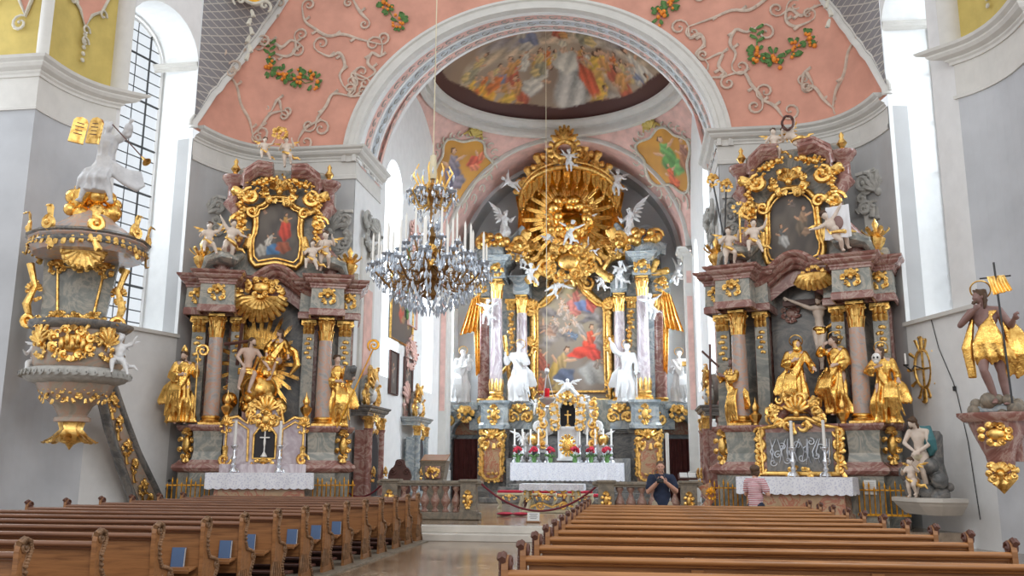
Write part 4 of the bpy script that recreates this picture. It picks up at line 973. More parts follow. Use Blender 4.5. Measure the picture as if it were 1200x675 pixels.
def rays(mb, c, r0, r1, n, seed, w=.05, asp=1.0, y=0):
    r = random.Random(seed)
    for k in range(n):
        a = 2*PI*k/n; L = r1*(1 if k % 2 == 0 else .74)*r.uniform(.88, 1.05); ca, sa = math.cos(a), math.sin(a)*asp
        for dw in (-.6, 0, .6):
            o = Vector((-math.sin(a), 0, math.cos(a)))*w*dw*1.3; p0 = Vector((c[0]+r0*ca, c[1]-.02, c[2]+r0*sa))+o*.3; p1 = Vector((c[0]+L*ca*(1-.06*abs(dw)), c[1]-.06, c[2]+L*sa*(1-.06*abs(dw))))+o
            mb.tube([p0, p0.lerp(p1, .7), p1], [w*.35, w*.6, w*.12], 5, (0, -1, 0), .6)
def drape_mb(mb, top, bot, d, n=5, seed=0):
    """hanging cloth: top and bottom edges as point lists, folds across"""
    r = random.Random(seed); ph = r.uniform(0, 6)
    def lerp(pts, u): f = u*(len(pts)-1); i = min(int(f), len(pts)-2); return Vector(pts[i]).lerp(Vector(pts[i+1]), f-i)
    for off in (0, .05):
        mb.grid(lambda u, v: tuple(lerp(top, u).lerp(lerp(bot, u), v)+Vector((0, -d*(.5+.5*math.sin(u*n*2*PI+ph+.8*math.sin(v*3)))*(.35+.65*v)+off, 0))), 10*n, 14)
# ---------------------------------------------------------------- high altar
HX, HY, HZ = -2.70, 38.0, .30
def L(px, py, y=0): q = W(px, py, HY+y); return (q.x-HX, q.z-HZ)
def zz(py, y=0): return L(668, py, y)[1]
def xx(px, y=0, py=450): return L(px, py, y)[0]
A = thing('high_altar', 'towering marble and gold high altar with a large painting, at the end of the chancel', 'altar', (HX, HY, HZ))
t = MB()
for k, (w, y0) in enumerate(((6.4, -3.6), (5.8, -3.2), (5.2, -2.8))): t.box((0, (y0+0)/2, .1+.19*k), (w, -y0, .19), .015)
t.build('altar_steps', M['darkmarble'], A)
zb = zz(503); zp = zz(470)
t = MB()
basep = [(-5.2, 1.9), (-5.2, .55), (-3.85, .55), (-3.85, -.35), (-2.55, -.35), (-2.55, .25), (2.55, .25), (2.55, -.35), (3.85, -.35), (3.85, .55), (5.2, .55), (5.2, 1.9)]
t.sweep([(0, 0), (.08, 0), (.08, .35), (.02, .42), (0, .45), (0, zb-.32)]+[(o, z) for o, z in cornice_prof(zb-.32, .3, .2)], basep[3:9]); t.build('base', M['darkmarble'], A)
for s in (-1, 1):
    xo = s*4.5
    t = MB()                                    # doorway wing: two piers and an arched head with a broken pediment
    dw = .68; zd = zz(515, .5)
    t.box((xo-s*dw-s*.14, .9, zd/2), (.3, .75, zd)); t.box((xo+s*dw+s*.14, .9, zd/2), (.34, .75, zd)); t.box((xo, 1.35, zd*.5+.6), (1.9, .05, zd+1.3))
    t.sweep(cornice_prof(zd, .22, .12), [(xo-1.0, 1.2), (xo-1.0, .5), (xo-.62, .5), (xo-.62, 1.2)]); t.sweep(cornice_prof(zd, .22, .12), [(xo+.62, 1.2), (xo+.62, .5), (xo+1.0, .5), (xo+1.0, 1.2)])
    t.archsweep([(0, .1), (0, -.12), (.1, -.16), (.2, -.12), (.26, -.2), (.3, -.2), (.3, .5)], xo, zd+.22, .62, .55, n=24)
    zt = zz(474, .3); t.box((xo, .75, zt-.12), (1.05, .95, .24), .03); t.box((xo, .8, zt-.4), (.8, .8, .4))
    t.build('doorway', M['bluemarble'], A)
    t = MB(); t.archsweep([(-.62, 0), (0, 0)], xo, zd+.22, .62, 1.15, n=20); t.build('doorway_tympanum', M['ochremarble'], A)
    t = MB(); t.grid(lambda u, v: (xo-dw+2*dw*u, .95+.06*math.sin(u*40+1.2*math.sin(v*2)), .02+(zd+.02)*v), 100, 6); t.build('door_curtain', M['curtain'], A)
    t = MB(); rocaille(t.at((xo, .3, zt-.38)), .7, .75, 3, 7, .07); 
    for g in (-1, 1):
        t.at((xo+g*.72, .4, zt-.62)); scroll(t, (0, 0, 0), .28, PI/2, 1.3, .07, -g); leaf(t, (-g*.1, -.05, .15), (g*.8, 0, -.5), (0, -1, 0), .6, .09); leaf(t, (g*.1, -.05, -.1), (g*.5, 0, -1), (0, -1, 0), .6, .08)
    t.at((xo+s*.9, .48, zd*.62)); leaf(t, (0, 0, .4), (0, 0, -1), (0, -1, 0), .9, .12); scroll(t, (0, -.05, .3), .2, 0, 1.2, .06); t.build('doorway_ornament', M['gold'], A)
    # framed marble panel in front of the pedestal
    x = s*3.22; zc = (zz(505, -.5)+zz(566, -.5))/2; hh = zz(512, -.5)-zz(566, -.5)
    t = MB(); t.box((x, -.42, zc-.1), (.95, .2, hh*1.0), .03); t.build('panel', M['ochremarble'], A)
    o = smooth_outline([(x-.42, zc-hh*.5), (x+.42, zc-hh*.5), (x+.36, zc-hh*.1), (x+.5, zc+hh*.3), (x+.1, zc+hh*.48), (x-.1, zc+hh*.48), (x-.5, zc+hh*.3), (x-.36, zc-hh*.1)], 2)
    t = MB(); t.tube([(a, -.56, b) for a, b in o], .06, 6, (0, -1, 0), 1, True); rocaille(t.at((x, -.55, zc+hh*.42)), 1.15, 1.0, 5, 9, .075); rocaille(t.at((x, -.55, zc-hh*.45)), .8, .45, 6, 6, .05, False)
    for g in (-1, 1):
        for k in range(4): t.at((x+g*.45, -.55, zc-hh*.35+k*hh*.2)); scroll(t, (0, 0, 0), .12, k, 1.1, .04, g); leaf(t, (0, 0, 0), (g*.4, 0, 1), (0, -1, 0), .3, .05)
    t.build('panel_frame', M['gold'], A)
    # pedestals, columns and entablature of one side
    ped = [(s*3.12, -.10, .56), (s*2.2, .55, .52), (s*3.85, .95, .5)]
    t = MB()
    for (x, y, w) in ped[:1]: t.sweep([(.1, zb), (.1, zb+.15), (.02, zb+.25), (0, zp-.3), (.02, zp-.22), (.1, zp-.1), (.1, zp), (-.5, zp)], [(x-w, .6), (x-w, y-w+.1), (x-w+.15, y-w), (x+w-.15, y-w), (x+w, y-w+.1), (x+w, .6)])
    for (x, y, w) in ped[1:]: t.box((x, y, (zb+zp)/2), (2*w, 1.1, zp-zb)); t.box((x, y, zp-.08), (2*w+.15, 1.2, .16), .02)
    t.build('pedestal', M['bluemarble'], A)
    t = MB(); cartouche(t.at((s*3.12, -.72, (zb+zp)/2)), .55, .85, 2, .05); t.at((s*2.1, -.05, (zb+zp)/2+.15)); rocaille(t, 1.0, .7, 8, 7, .07)
    t.at(((s*2.1, .0, (zb+zp)/2-.1))); scroll(t, (-.3, 0, 0), .25, 0, 1.2, .07); scroll(t, (.3, 0, 0), .25, PI, 1.2, .07, -1); t.build('pedestal_ornament', M['gold'], A)
    column(A, s*3.12, -.10, zp, zz(326, -.1), .27, M['violet'], foliage=True, baseh=.42, caph=.85)
    column(A, s*2.13, .75, zp, zz(345, .7), .26, M['violet'], baseh=.35, caph=.8)
    column(A, s*3.85, 1.0, zp-.1, zz(348, 1), .26, M['redmarble'], baseh=.3, caph=.7)
    pilaster(A, s*2.65, 1.2, zp-.2, zz(350, 1.2), .4, .3, M['greymarble'], drop=True)
    z1 = zz(326, -.1); z2 = zz(345, .7)
    t = MB(); t.sweep([(0, z1), (.05, z1), (.05, z1+.22), (0, z1+.25), (0, z1+.6)]+cornice_prof(z1+.6, .4, .34)+[(-.4, z1+1.0)], [(s*3.12-.34, 1.4), (s*3.12-.34, -.42), (s*3.12+.34, -.42), (s*3.12+.34, 1.4)]); 
    t.sweep([(0, z2), (.04, z2+.2), (0, z2+.5)]+cornice_prof(z2+.5, .32, .25)+[(-.4, z2+.82)], [(s*2.13-.33, 1.5), (s*2.13-.33, .42), (s*2.13+.33, .42), (s*2.13+.33, 1.5)])
    t.sweep([(0, z2), (.04, z2+.2), (0, z2+.5)]+cornice_prof(z2+.5, .32, .3)+[(-.4, z2+.82)], [(s*3.95-.36, 1.7), (s*3.95-.36, .65), (s*3.95+.36, .65), (s*3.95+.36, 1.7)])
    t.box((s*3.0, 1.5, z2+.45), (2.5, .8, 1.0)); t.box((s*3.0, 1.65, (zp+z2)/2), (2.3, .4, z2-zp)); t.build('entablature', M['bluemarble'], A)
    t = MB(); rocaille(t.at((s*3.12, -.5, z1+.35)), .7, .6, 4, 6, .06); t.at((s*3.55, .4, z1+.2)); leaf(t, (0, 0, 0), (s*.4, 0, 1), (0, -1, 0), .8, .14); leaf(t, (0, 0, 0), (s*1, 0, .2), (0, -1, 0), .9, .14)
    t.at((s*3.95, .45, z2+.3)); rocaille(t, .6, .7, 9, 6, .06); garland(t.at(), (s*2.6, .2, z2-.3), (s*2.5, .2, z2-2.6), 0, 12, .09, 3); t.build('entablature_ornament', M['gold'], A)
    # scrolled gable piece with a gilded ball and cloud on which the big angel stands
    zg = z1+1.0
    t = MB(); t.at((s*3.35, .2, zg)); t.tube([(s*.7, 0, 0), (s*.75, 0, .35), (s*.3, 0, .6), (-s*.3, 0, .55), (-s*.9, .2, .9), (-s*1.3, .3, 1.5)], [.12, .2, .24, .26, .22, .12], 10, (0, -1, 0), 1.3); t.ball((s*.1, 0, .25), (.65, .5, .35), 8, 14); t.build('scrolled_gable', M['bluemarble'], A)
    t = MB(); clouds_mb(t, (s*3.3, .0, zg+.75), 1.5, .55, 12, 3, .3, .28, .42); t.at((s*3.75, -.1, zg+.75)); scroll(t, (0, 0, 0), .35, 0, 1.4, .09, s); t.at((s*2.2, -.0, zg+.35)); leaf(t, (0, 0, 0), (-s*.5, 0, 1), (0, -1, 0), 1.1, .2); scroll(t, (0, 0, .3), .4, PI, 1.3, .11, -s); rocaille(t, 1.0, 1.0, 4, 7, .09); t.build('gilded_cloud', M['gold'], A)
    # gilded hanging drapery beyond the outer column
    t = MB(); zd0, zd1 = zz(352, .8), zz(392, .8); drape_mb(t, [(s*3.95, .6, zd0+.35), (s*4.35, .6, zd0+.1)], [(s*4.0, .55, zd1+.2), (s*4.85, .55, zd1)], .22, 4, 2); drape_mb(t, [(s*4.0, .7, zd0), (s*4.3, .7, zd0-.1)], [(s*3.95, .7, zd1-1.6), (s*4.12, .7, zd1-1.8)], .12, 2, 3); t.build1('gilded_drapery', M['gold'], A)
# centre: back wall, painting and its frame
t = MB(); t.box((0, 1.75, (zp+zz(300))/2), (4.4, .5, zz(300)-zp)); t.box((0, 1.0, (zb+zp)/2-.1), (4.2, 1.0, zp-zb+.4)); t.build('back_panel', M['greymarble'], A)
q = lambda px, py: (xx(px, 1.1, py)-xx(671.5, 1.1, py), zz(py, 1.1))
half_ = [q(671.5, 327), q(681, 329), q(688, 340), q(697, 350), q(705, 355), q(715, 358), q(715, 400), q(715, 440), q(715, 470)]
w_ = half_[-1][0]; half_ = [(min(x, w_), z) for x, z in half_]
half_[0] = (0.0, half_[0][1]); outl = half_+[(-x, z) for x, z in reversed(half_[1:])]
P = Paint(110, 180, (.17, .12, .085)); P.grad((.16, .11, .08), (.46, .38, .25), .1, .95); P.clouds((.30, .25, .21), .7, 2, 4)
rp = random.Random(9)
for k in range(16): P.blob(rp.uniform(.05, .95), rp.uniform(.4, .75), rp.uniform(.06, .14), rp.uniform(.03, .06), rp.uniform(-.5, .5), rp.choice([(.30, .26, .24), (.22, .19, .18), (.38, .32, .27), (.16, .14, .14)]), .5, .7)
P.blob(.52, .93, .12, .10, 0, (.50, .42, .22), .1, .8)
P.person(.54, .80, .19, (.56, .20, .16), (.52, .18, .14), -.25); P.blob(.68, .77, .09, .05, -.3, (.16, .20, .34)); P.blob(.78, .78, .05, .07, .2, (.56, .13, .10)); P.person(.40, .78, .09, (.62, .45, .34), None, .4)
for x, y, k in ((.36, .74, .05), (.46, .70, .05), (.30, .64, .045), (.55, .64, .05), (.22, .56, .06), (.42, .58, .05)): P.person(x, y, k*1.7, (.54, .38, .28), (.46, .38, .32), rp.uniform(-.8, .8), arm=rp.choice((1, -1)))
P.person(.18, .58, .15, (.42, .24, .16), (.3, .22, .18), 1.1); P.person(.52, .53, .08, (.16, .20, .26), None, .9)
P.person(.74, .46, .20, (.68, .08, .04), (.60, .10, .05), -.15, wings=(.35, .3, .26)); P.blob(.66, .40, .14, .05, .25, (.66, .07, .04)); P.blob(.82, .37, .06, .05, 0, (.55, .06, .04))
P.person(.32, .27, .24, (.56, .37, .10), (.42, .28, .12), -.45); P.blob(.40, .20, .10, .07, .4, (.12, .14, .20)); P.person(.10, .32, .14, (.40, .12, .08), None, .2); P.person(.09, .12, .14, (.50, .14, .08), None, .1)
P.blob(.82, .22, .15, .10, -.2, (.36, .34, .31)); P.person(.86, .30, .08, (.30, .24, .2), None, -.8); P.blob(.35, .10, .07, .06, 0, (.45, .33, .14)); P.blob(.7, .08, .25, .012, 0, (.24, .19, .14)); P.blob(.72, .045, .3, .012, 0, (.27, .22, .16))
canvas(P, 'painting', outl, 1.12, A)
t = MB(); so = outl; frame_tube(t, [(x*1.045, z+.04*(1 if z > half_[4][1] else -1)) for x, z in so], .16, 1.05); t.build('picture_frame', M['gold'], A)
t = MB()
for s in (-1, 1):
    for py in (360, 405, 455): rocaille(t.at((s*(w_+.14), .88, zz(py, 1))), .6, .9, int(py), 6, .06)
    t.at((s*(w_+.1), .9, zz(362, 1))); scroll(t, (0, 0, .15), .3, 0, 1.3, .08, s); t.at((s*.75, .9, zz(334, 1))); scroll(t, (0, 0, 0), .3, PI/2, 1.2, .08, -s); leaf(t, (0, -.05, 0), (-s*.7, 0, 1), (0, -1, 0), .8, .12)
t.build('frame_ornament', M['gold'], A)
t = MB(); zk = zz(308, .3); cartouche(t.at((0, .1, zk)), 1.9, 1.5, 5, .13); rocaille(t.at((0, .15, zk)), 2.3, 1.9, 2, 13, .11, False)
for s in (-1, 1): t.at((s*1.0, .2, zk-.15)); scroll(t, (0, 0, 0), .42, 0, 1.3, .12, s); leaf(t, (0, 0, 0), (s, 0, -.8), (0, -1, 0), 1.3, .18)
t.build('crowning_cartouche', M['gold'], A)
# glory with rays, clouds
zg = zz(258, .6); t = MB(); rays(t, (0, .42, zg), .7, 2.15, 44, 4, .085, .95); t.build('glory_rays', M['gold2'], A)
t = MB(); clouds_mb(t, (0, .35, zg), 1.9, 1.8, 26, 6, .3, .10, .17)
for k in range(18):
    a = 2*PI*k/18; t.at((.88*math.cos(a), .12, zg+.82*math.sin(a))); scroll(t, (0, 0, 0), .22, a, 1.2, .09, 1 if k % 2 else -1)
t.at(); t.lathe([(0.01, 0), (.35, .02), (.5, .06)], 20, (0, .15, zg)); t.build('glory_cloud', M['gold2'], A)
# canopy: scalloped shell, lambrequin, side curtains, crown
zt0, zt1 = zz(170, -.2), zz(228, .0); hw = 1.95
t = MB(); t.grid(lambda u, v: (hw*1.05*math.cos(PI*(1-u))*(1-.0*v), 1.6-2.2*v*math.sin(PI*u), zt1-.35+(zt0-zt1+.2)*math.sin(PI*u)**.75*(1-.30*v)+.07*math.sin(u*34)), 70, 10)
t.build('canopy_shell', M['oldgold'], A)
t = MB(); t.grid(lambda u, v: (hw*1.25*math.cos(PI*(1-u)), 1.8, zt1-2.6+(zt0-zt1+2.2)*(math.sin(PI*u)**.6)*v), 50, 8); t.build('canopy_back', M['oldgold'], A)
t = MB()
n = 15
for k in range(n):
    u = (k+.5)/n; x = hw*1.08*math.cos(PI*(1-u)); z0 = zt1-.25+.95*math.sin(PI*u); y = .7-1.35*math.sin(PI*u)
    w = .17; pts = [(x-w, z0+.25), (x+w, z0+.25), (x+w*.9, z0-.15), (x, z0-.5-.08*(k % 2)), (x-w*.9, z0-.15)]
    t.extrude(pts, y, y+.06); t.tube([(x, y-.03, z0+.2), (x, y-.05, z0-.4)], [.03, .06], 5); t.ball((x, y, z0-.56), .06, 5, 7)
t.build('lambrequin', M['gold2'], A)
t = MB()
pts = [(hw*1.08*math.cos(PI*(1-u)), .55-1.3*math.sin(PI*u), zt1+.05+.98*math.sin(PI*u)+.0) for u in [i/24 for i in range(25)]]
t.tube(pts, .10, 8); t.tube([(x, y-.05, z+.2) for x, y, z in pts], .06, 8)
for s in (-1, 1):
    for x, z, R, a in ((1.95, .3, .4, 0), (1.55, .75, .42, 1), (1.1, 1.25, .42, 1.2), (.65, 1.65, .38, 1.3)):
        t.at((s*x, .45-.62*(2-x), zt1+z)); scroll(t, (0, 0, 0), R, a if s > 0 else PI-a, 1.35, .12, s); leaf(t, (0, -.05, 0), (s*.5, 0, 1), (0, -1, 0), .8, .16); leaf(t, (0, -.05, 0), (s*1, 0, .1), (0, -1, 0), .6, .12)
t.build('canopy_scrollwork', M['gold'], A)
t = MB(); zc = zz(172, -1.9); t.at((0, -1.9, 0)); t.tube([(0, .9, zc-.7), (0, 1.8, zc-1.0)], .12, 6, (1, 0, 0)); t.tube([(.42*math.cos(2*PI*i/20), .05, zc-.1+.38*math.sin(2*PI*i/20)) for i in range(20)], .13, 8, (0, -1, 0), 1, True)
for k in range(14): a = 2*PI*k/14; leaf(t, (.42*math.cos(a), 0, zc-.1+.38*math.sin(a)), (math.cos(a), 0, math.sin(a)), (0, -1, 0), .35, .1)
for i in range(-3, 4): t.tube([(0, 0, zc+.3), (i*.14, -.05, zc+.72-.03*i*i), (i*.19, 0, zc+.98-.05*i*i)], [.06, .1, .05], 6)
t.build('crown', M['gold'], A)
for s in (-1, 1):
    t = MB(); ztp, zbt = zz(222, .8), zz(303, .8)
    drape_mb(t, [(s*1.35, .8, ztp+.2), (s*2.25, .8, ztp)], [(s*1.45, .7, zbt+.5), (s*2.35, .7, zbt)], .30, 5, 5+s)
    drape_mb(t, [(s*2.0, 1.0, ztp+.1), (s*2.45, 1.0, ztp-.2)], [(s*1.9, .9, zbt+1.2), (s*2.1, .9, zbt+1.0)], .2, 2, 8)
    t.tube([(s*1.3, .65, ztp), (s*1.9, .5, ztp+.1), (s*2.35, .65, ztp-.1)], [.14, .2, .14], 8); t.build1('canopy_curtain', M['gold'], A)
    t = MB(); t.at((s*1.75, .5, zz(293, .5))); scroll(t, (0, 0, 0), .55, PI/2, 1.4, .13, s); rocaille(t, 1.1, 1.1, 12, 8, .1); t.at(); t.tube([(s*2.2, .6, zz(282, .5)), (s*1.9, .5, zz(300, .5)), (s*1.4, .5, zz(318, .5)), (s*1.5, .5, zz(335, .5))], [.1, .16, .18, .1], 8); t.build('side_volute', M['gold'], A)
# ------------- mensa with its cloth
Y0 = -1.75; MT = thing('altar_table', 'dark marble high altar table under a long lace cloth', 'altar', (HX, HY+Y0, HZ+.57))
zt = W(668, 543, HY+Y0-.5).z-HZ-.57; zl = W(668, 570, HY+Y0-.5).z-HZ-.57
t = MB(); t.box((0, .3, zt*.5), (4.0, 1.1, zt), .03); t.box((0, .75, zt*.5+.1), (5.0, .5, zt+.2), .03); t.box((0, .25, .06), (4.5, 1.3, .12), .02); t.build('stone_block', M['darkmarble'], MT)
def cloth(name, label, loc, w, d, drop, rz=0, top='cloth', teeth=40, thick=.025):
    o = thing(name, label, 'tablecloth', loc, rz); t = MB(); t.box((0, 0, thick/2), (w, d, thick), .008); t.build('linen_top', M[top], o)
    t = MB(); y = -d/2-.012
    def f(u, v):
        x = -w/2-.01+(w+.02)*u; s_ = .012*math.sin(u*w*26)*v+.018*math.sin(u*w*9+1)*v; e = 0 if v < .95 else .03*abs(math.sin(u*w*16)); return (x, y-s_-.01*v, thick-drop*v-e)
    t.grid(f, int(w*60), 14); t.grid(lambda u, v: tuple(np.array(f(u, v))+np.array((0, .012, 0))), int(w*60), 14)
    for sg in (-1, 1): t.grid(lambda u, v: (sg*(w/2+.012+.015*v*math.sin(u*20)), -d/2+d*u, thick-drop*v-(0 if v < .95 else .03*abs(math.sin(u*d*16)))), int(d*30), 8)
    t.build('lace_hem', M['lace'], o); return o
zt2 = HZ+.57+zt
cloth('altar_cloth', 'long white lace cloth hanging over the front of the high altar', (HX, HY+Y0+.12, zt2+.002), 4.45, .78, .68)
# ------------- tabernacle
T = thing('tabernacle', 'white and gilded tabernacle with a crucifix niche on the high altar', 'tabernacle', (HX, HY+Y0+.62, zt2+.11))
def ty(py): return W(668, py, HY+Y0+.5).z-zt2-.11
def tx(px): return W(px, 500, HY+Y0+.5).x-HX
t = MB(); t.lathe([(.42, -.0), (.42, .06), (.36, .12), (.37, ty(505)), (.46, ty(503)), (.46, ty(500))], 20, sx=1.15, sy=.8); t.build('drum', M['statue'], T)
t = MB(); t.ball((0, -.30, ty(522)), (.22, .06, .32), 8, 14)
for k in range(14): a = 2*PI*k/14; leaf(t, (.2*math.cos(a), -.3, ty(522)+.3*math.sin(a)), (math.cos(a), 0, math.sin(a)), (0, -1, 0), .16, .05)
t.build('gilded_door', M['gold2'], T)
t = MB(); z0, z1 = ty(500), ty(478); Rn = .28
for s in (-1, 1): t.box((s*.42, 0, (z0+z1)/2), (.2, .5, z1-z0)); t.box((s*.44, -.05, z0+.04), (.28, .5, .08)); t.box((s*.6, .05, (z0+z1)/2+.2), (.16, .4, z1-z0+.4), .03)
t.archsweep([(0, .25), (0, -.25), (.14, -.3), (.24, -.22), (.24, .25)], 0, z1, Rn, 0, n=20)
for s in (-1, 1): t.tube([(s*.9, 0, z1+.45), (s*.62, 0, z1+.36), (s*.42, 0, z1+.5), (s*.2, 0, z1+.75), (0, 0, z1+.85)], [.05, .09, .09, .08, .08], 8, (0, -1, 0), 1.6)
t.tube([(x, 0, z1+.5) for x in (-.8, .8)], .04, 6)
for s in (-1, 1):
    t.tube([(s*.7, 0, z0-.3), (s*.95, 0, z0+.2), (s*1.0, 0, z1-.3), (s*.7, 0, z1+.2)], [.12, .18, .15, .1], 8, (0, -1, 0), 1.5); t.box((s*1.05, .1, z0-.75), (.4, .4, .6), .04); t.at((s*1.15, 0, z0+.05)); scroll(t, (0, 0, 0), .3, PI/2, 1.3, .1, s); t.at()
t.build('aedicule', M['statue'], T)
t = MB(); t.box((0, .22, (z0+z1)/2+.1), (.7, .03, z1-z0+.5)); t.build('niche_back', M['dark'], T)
t = MB(); t.box((0, -.02, (z0+z1)/2-.1), (.05, .04, .75)); t.box((0, -.02, (z0+z1)/2+.1), (.26, .04, .05)); t.lathe([(.12, 0), (.1, .05), (.03, .12), (.03, .2)], 10, (0, -.02, z0+.0)); t.build('crucifix', M['gold'], T)
t = MB()
rocaille(t.at((0, -.3, z1+.36)), .8, .5, 3, 8, .06)
for s in (-1, 1):
    for k in range(4): rocaille(t.at((s*(.5+.02*k), -.3, z0+.05+.33*k)), .38, .5, 20+k, 6, .05, False)
    for k in range(5): t.at((s*(1.0+.08*(k % 2)), -.2, z0-.7+.4*k)); scroll(t, (0, 0, 0), .18, k, 1.2, .055, s); leaf(t, (0, 0, 0), (s*.5, 0, 1), (0, -1, 0), .35, .08)
    t.at(); t.lathe([(.1, 0), (.2, .1), (.22, .3), (.16, .42), (.1, .46)], 12, (s*1.4, -.05, z0-.75), flute=.1, nfl=8)
t.build('gilded_scrolls', M['gold'], T)
t = MB(); wing_mb(t, (-.05, 0, z1+.85), (-1, 0, .25), (0, 0, 1), .6, 5); wing_mb(t, (.05, 0, z1+.85), (1, 0, .25), (0, 0, 1), .6, 5); t.ball((0, -.05, z1+.9), (.13, .14, .2), 6, 10); t.ball((0, -.1, z1+1.12), .08, 6, 8); t.build('dove', M['statue'], T)
# ------------- candlesticks and bunches of flowers
def candlestick(parent_mat, h, ch):
    o = bpy.data.objects.new('altar_candlestick', None); t = MB()
    for k in range(3): a = 2*PI*k/3-PI/2; t.tube([(0, 0, h*.16), (.09*math.cos(a), .09*math.sin(a), h*.10), (.14*math.cos(a), .14*math.sin(a), .0)], [.03, .035, .025], 6)
    t.lathe([(.12, h*.02), (.10, h*.10), (.045, h*.18), (.075, h*.26), (.035, h*.33), (.065, h*.45), (.07, h*.52), (.03, h*.6), (.045, h*.74), (.03, h*.8), (.095, h*.93), (.09, h*.96), (.03, h)], 12); t.build('stem', M['silver'], o)
    t = MB(); t.lathe([(.040, h*.98), (.038, h+ch)], 8); t.build('candle', M['candle'], o); return o
c0 = candlestick(None, .72, .62); first = True
names_ = ['outermost left', 'second from the left', 'third from the left', 'fourth from the left', 'nearest the tabernacle on its left', 'nearest the tabernacle on its right', 'fourth from the right', 'third from the right', 'second from the right', 'outermost right']
for k, px in enumerate((602, 611.5, 621, 630.5, 640, 679, 688, 697.5, 707, 716.5)):
    o = c0 if k == 0 else copy_tree(c0)
    if k == 0: COL.objects.link(o)
    q = W(px, 535, HY+Y0+.15); o.location = (q.x, HY+Y0+.42-(k % 2)*.04, zt2+.11 if abs(q.x-HX) > 2.6 else zt2+.105)
    if abs(q.x-HX) > 0: o.location.z = zt2+.005 if k % 1 else zt2+.03
    tag(o, 'tall silver candlestick with white candle on the high altar, '+names_[k], 'candlestick', 'high altar candlesticks')
for k, px in enumerate((607, 626, 645, 673.5, 692.5, 711)):
    q = W(px, 522, HY+Y0+.1); o = thing('flower_bouquet', 'bunch of red flowers on the high altar, %s of the six' % ('leftmost', 'second from the left', 'third from the left', 'third from the right', 'second from the right', 'rightmost')[k], 'flowers', (q.x, HY+Y0+.05, zt2+.03), 0, 'high altar bouquets')
    if k == 0:
        t = MB(); t.lathe([(.07, 0), (.10, .1), (.07, .2), (.09, .24)], 12); t.build('vase', M['green'], o)
        t = MB(); r = random.Random(2)
        for i in range(22): a = r.uniform(0, 6.3); e = r.uniform(-.1, 1.5); t.ball((.17*math.cos(a)*math.cos(e), .17*math.sin(a)*math.cos(e), .40+.18*math.sin(e)), r.uniform(.045, .07), 4, 6)
        t.build('blossoms', M['red'], o)
        t = MB()
        for i in range(16): a = i*.9; leaf(t, (.03*math.cos(a), .03*math.sin(a), .22), (math.cos(a), math.sin(a), .5-.1*(i % 6)), (0, 0, 1), .24, .035, n=5)
        t.build('leaves', M['green'], o); b0 = o
    else:
        for ch in b0.children: c = ch.copy(); COL.objects.link(c); c.parent = o; c.rotation_euler.z = k*1.3
# ------------- white statues of the high altar
def hstat(px, py, y): q = W(px, py, HY+y); return (q.x, HY+y, q.z)
wz = M['statue']
def st(name, lab, px, pyf, pyh, y, **kw):
    a = W(px, pyf, HY+y); b = W(px, pyh, HY+y); return statue(name, lab, 'statue', (a.x, HY+y, a.z), b.z-a.z, kw.pop('rz', 0), robe=wz, one=True, group=None, **kw)
def child_extra(b, R, hs):
    jb = {k: tuple(Vector(v)*.42+Vector((.09, -.13, .60))) for k, v in BABYJ.items()}
    q, _, _ = body_mb({k: v for k, v in jb.items()}, 1, True); 
    M2 = MB(); s_ = 2.35; bb, _, _ = body_mb(BABYJ, .85, True, hands=False); b.add([(v[0]+.28, v[1]-.30, v[2]+1.30) for v in bb.v], bb.f)
st('saint_statue', 'white statue of a saint cradling a child, above the left doorway of the high altar', 541, 473, 410, .6, J=mkJ(BASEJ, el=(-.14, -.03, .64), hl=(.02, -.13, .66), er=(.15, -.04, .66), hr=(.10, -.14, .72), head=(.02, -.01, .93), kr=(.07, -.06, .28)), look=(.7, -.7, -.1), seed=3, rz=.25, extra=child_extra, flare=1.3)
s2, R_, hs_ = st('saint_statue', 'white bowed saint statue beside a gilded cross, left of the altar painting', 607, 472, 402, 0, J=mkJ(BASEJ, el=(-.19, -.02, .66), hl=(-.20, -.08, .78), er=(.17, -.05, .66), hr=(.05, -.13, .75), head=(.03, -.03, .92), kl=(-.08, -.06, .28)), look=(.2, -.9, -.35), tilt=.25, seed=4, flare=1.35, beard=True)
t = MB(); t.tube([(-.28, .12, .3), (-.62, .12, 2.9)], .09, 4); t.tube([(-1.0, .16, 1.0), (.1, .16, 2.2)], .08, 4); t.build('saltire_cross', M['gold'], s2)
s3, R_, hs_ = st('saint_statue', 'white bearded saint statue raising one arm, right of the altar painting', 736, 473, 402, 0, J=mkJ(BASEJ, el=(-.20, -.02, .87), hl=(-.26, -.06, 1.02), er=(.16, -.04, .64), hr=(.15, -.12, .52), kr=(.08, -.07, .28)), look=(.1, -.9, .15), seed=5, flare=1.4, beard=True)
t = MB(); t.box((.38, -.33, .72), (.05, .03, 1.2)); t.box((.38, -.33, 1.3), (.3, .05, .06)); t.build('sword', wz, s3)
s4, R_, hs_ = st('saint_statue', 'white saint statue holding a gilded box, above the right doorway of the high altar', 797, 473, 411, .6, J=mkJ(BASEJ, el=(-.15, -.02, .64), hl=(-.10, -.13, .66), er=(.16, -.05, .65), hr=(.13, -.14, .68), kl=(-.07, -.06, .28)), look=(-.25, -.9, 0), seed=6, rz=-.15, flare=1.35)
t = MB(); t.box((.35, -.42, 1.62), (.34, .2, .2), .02); t.build('gilded_box', M['gold'], s4)
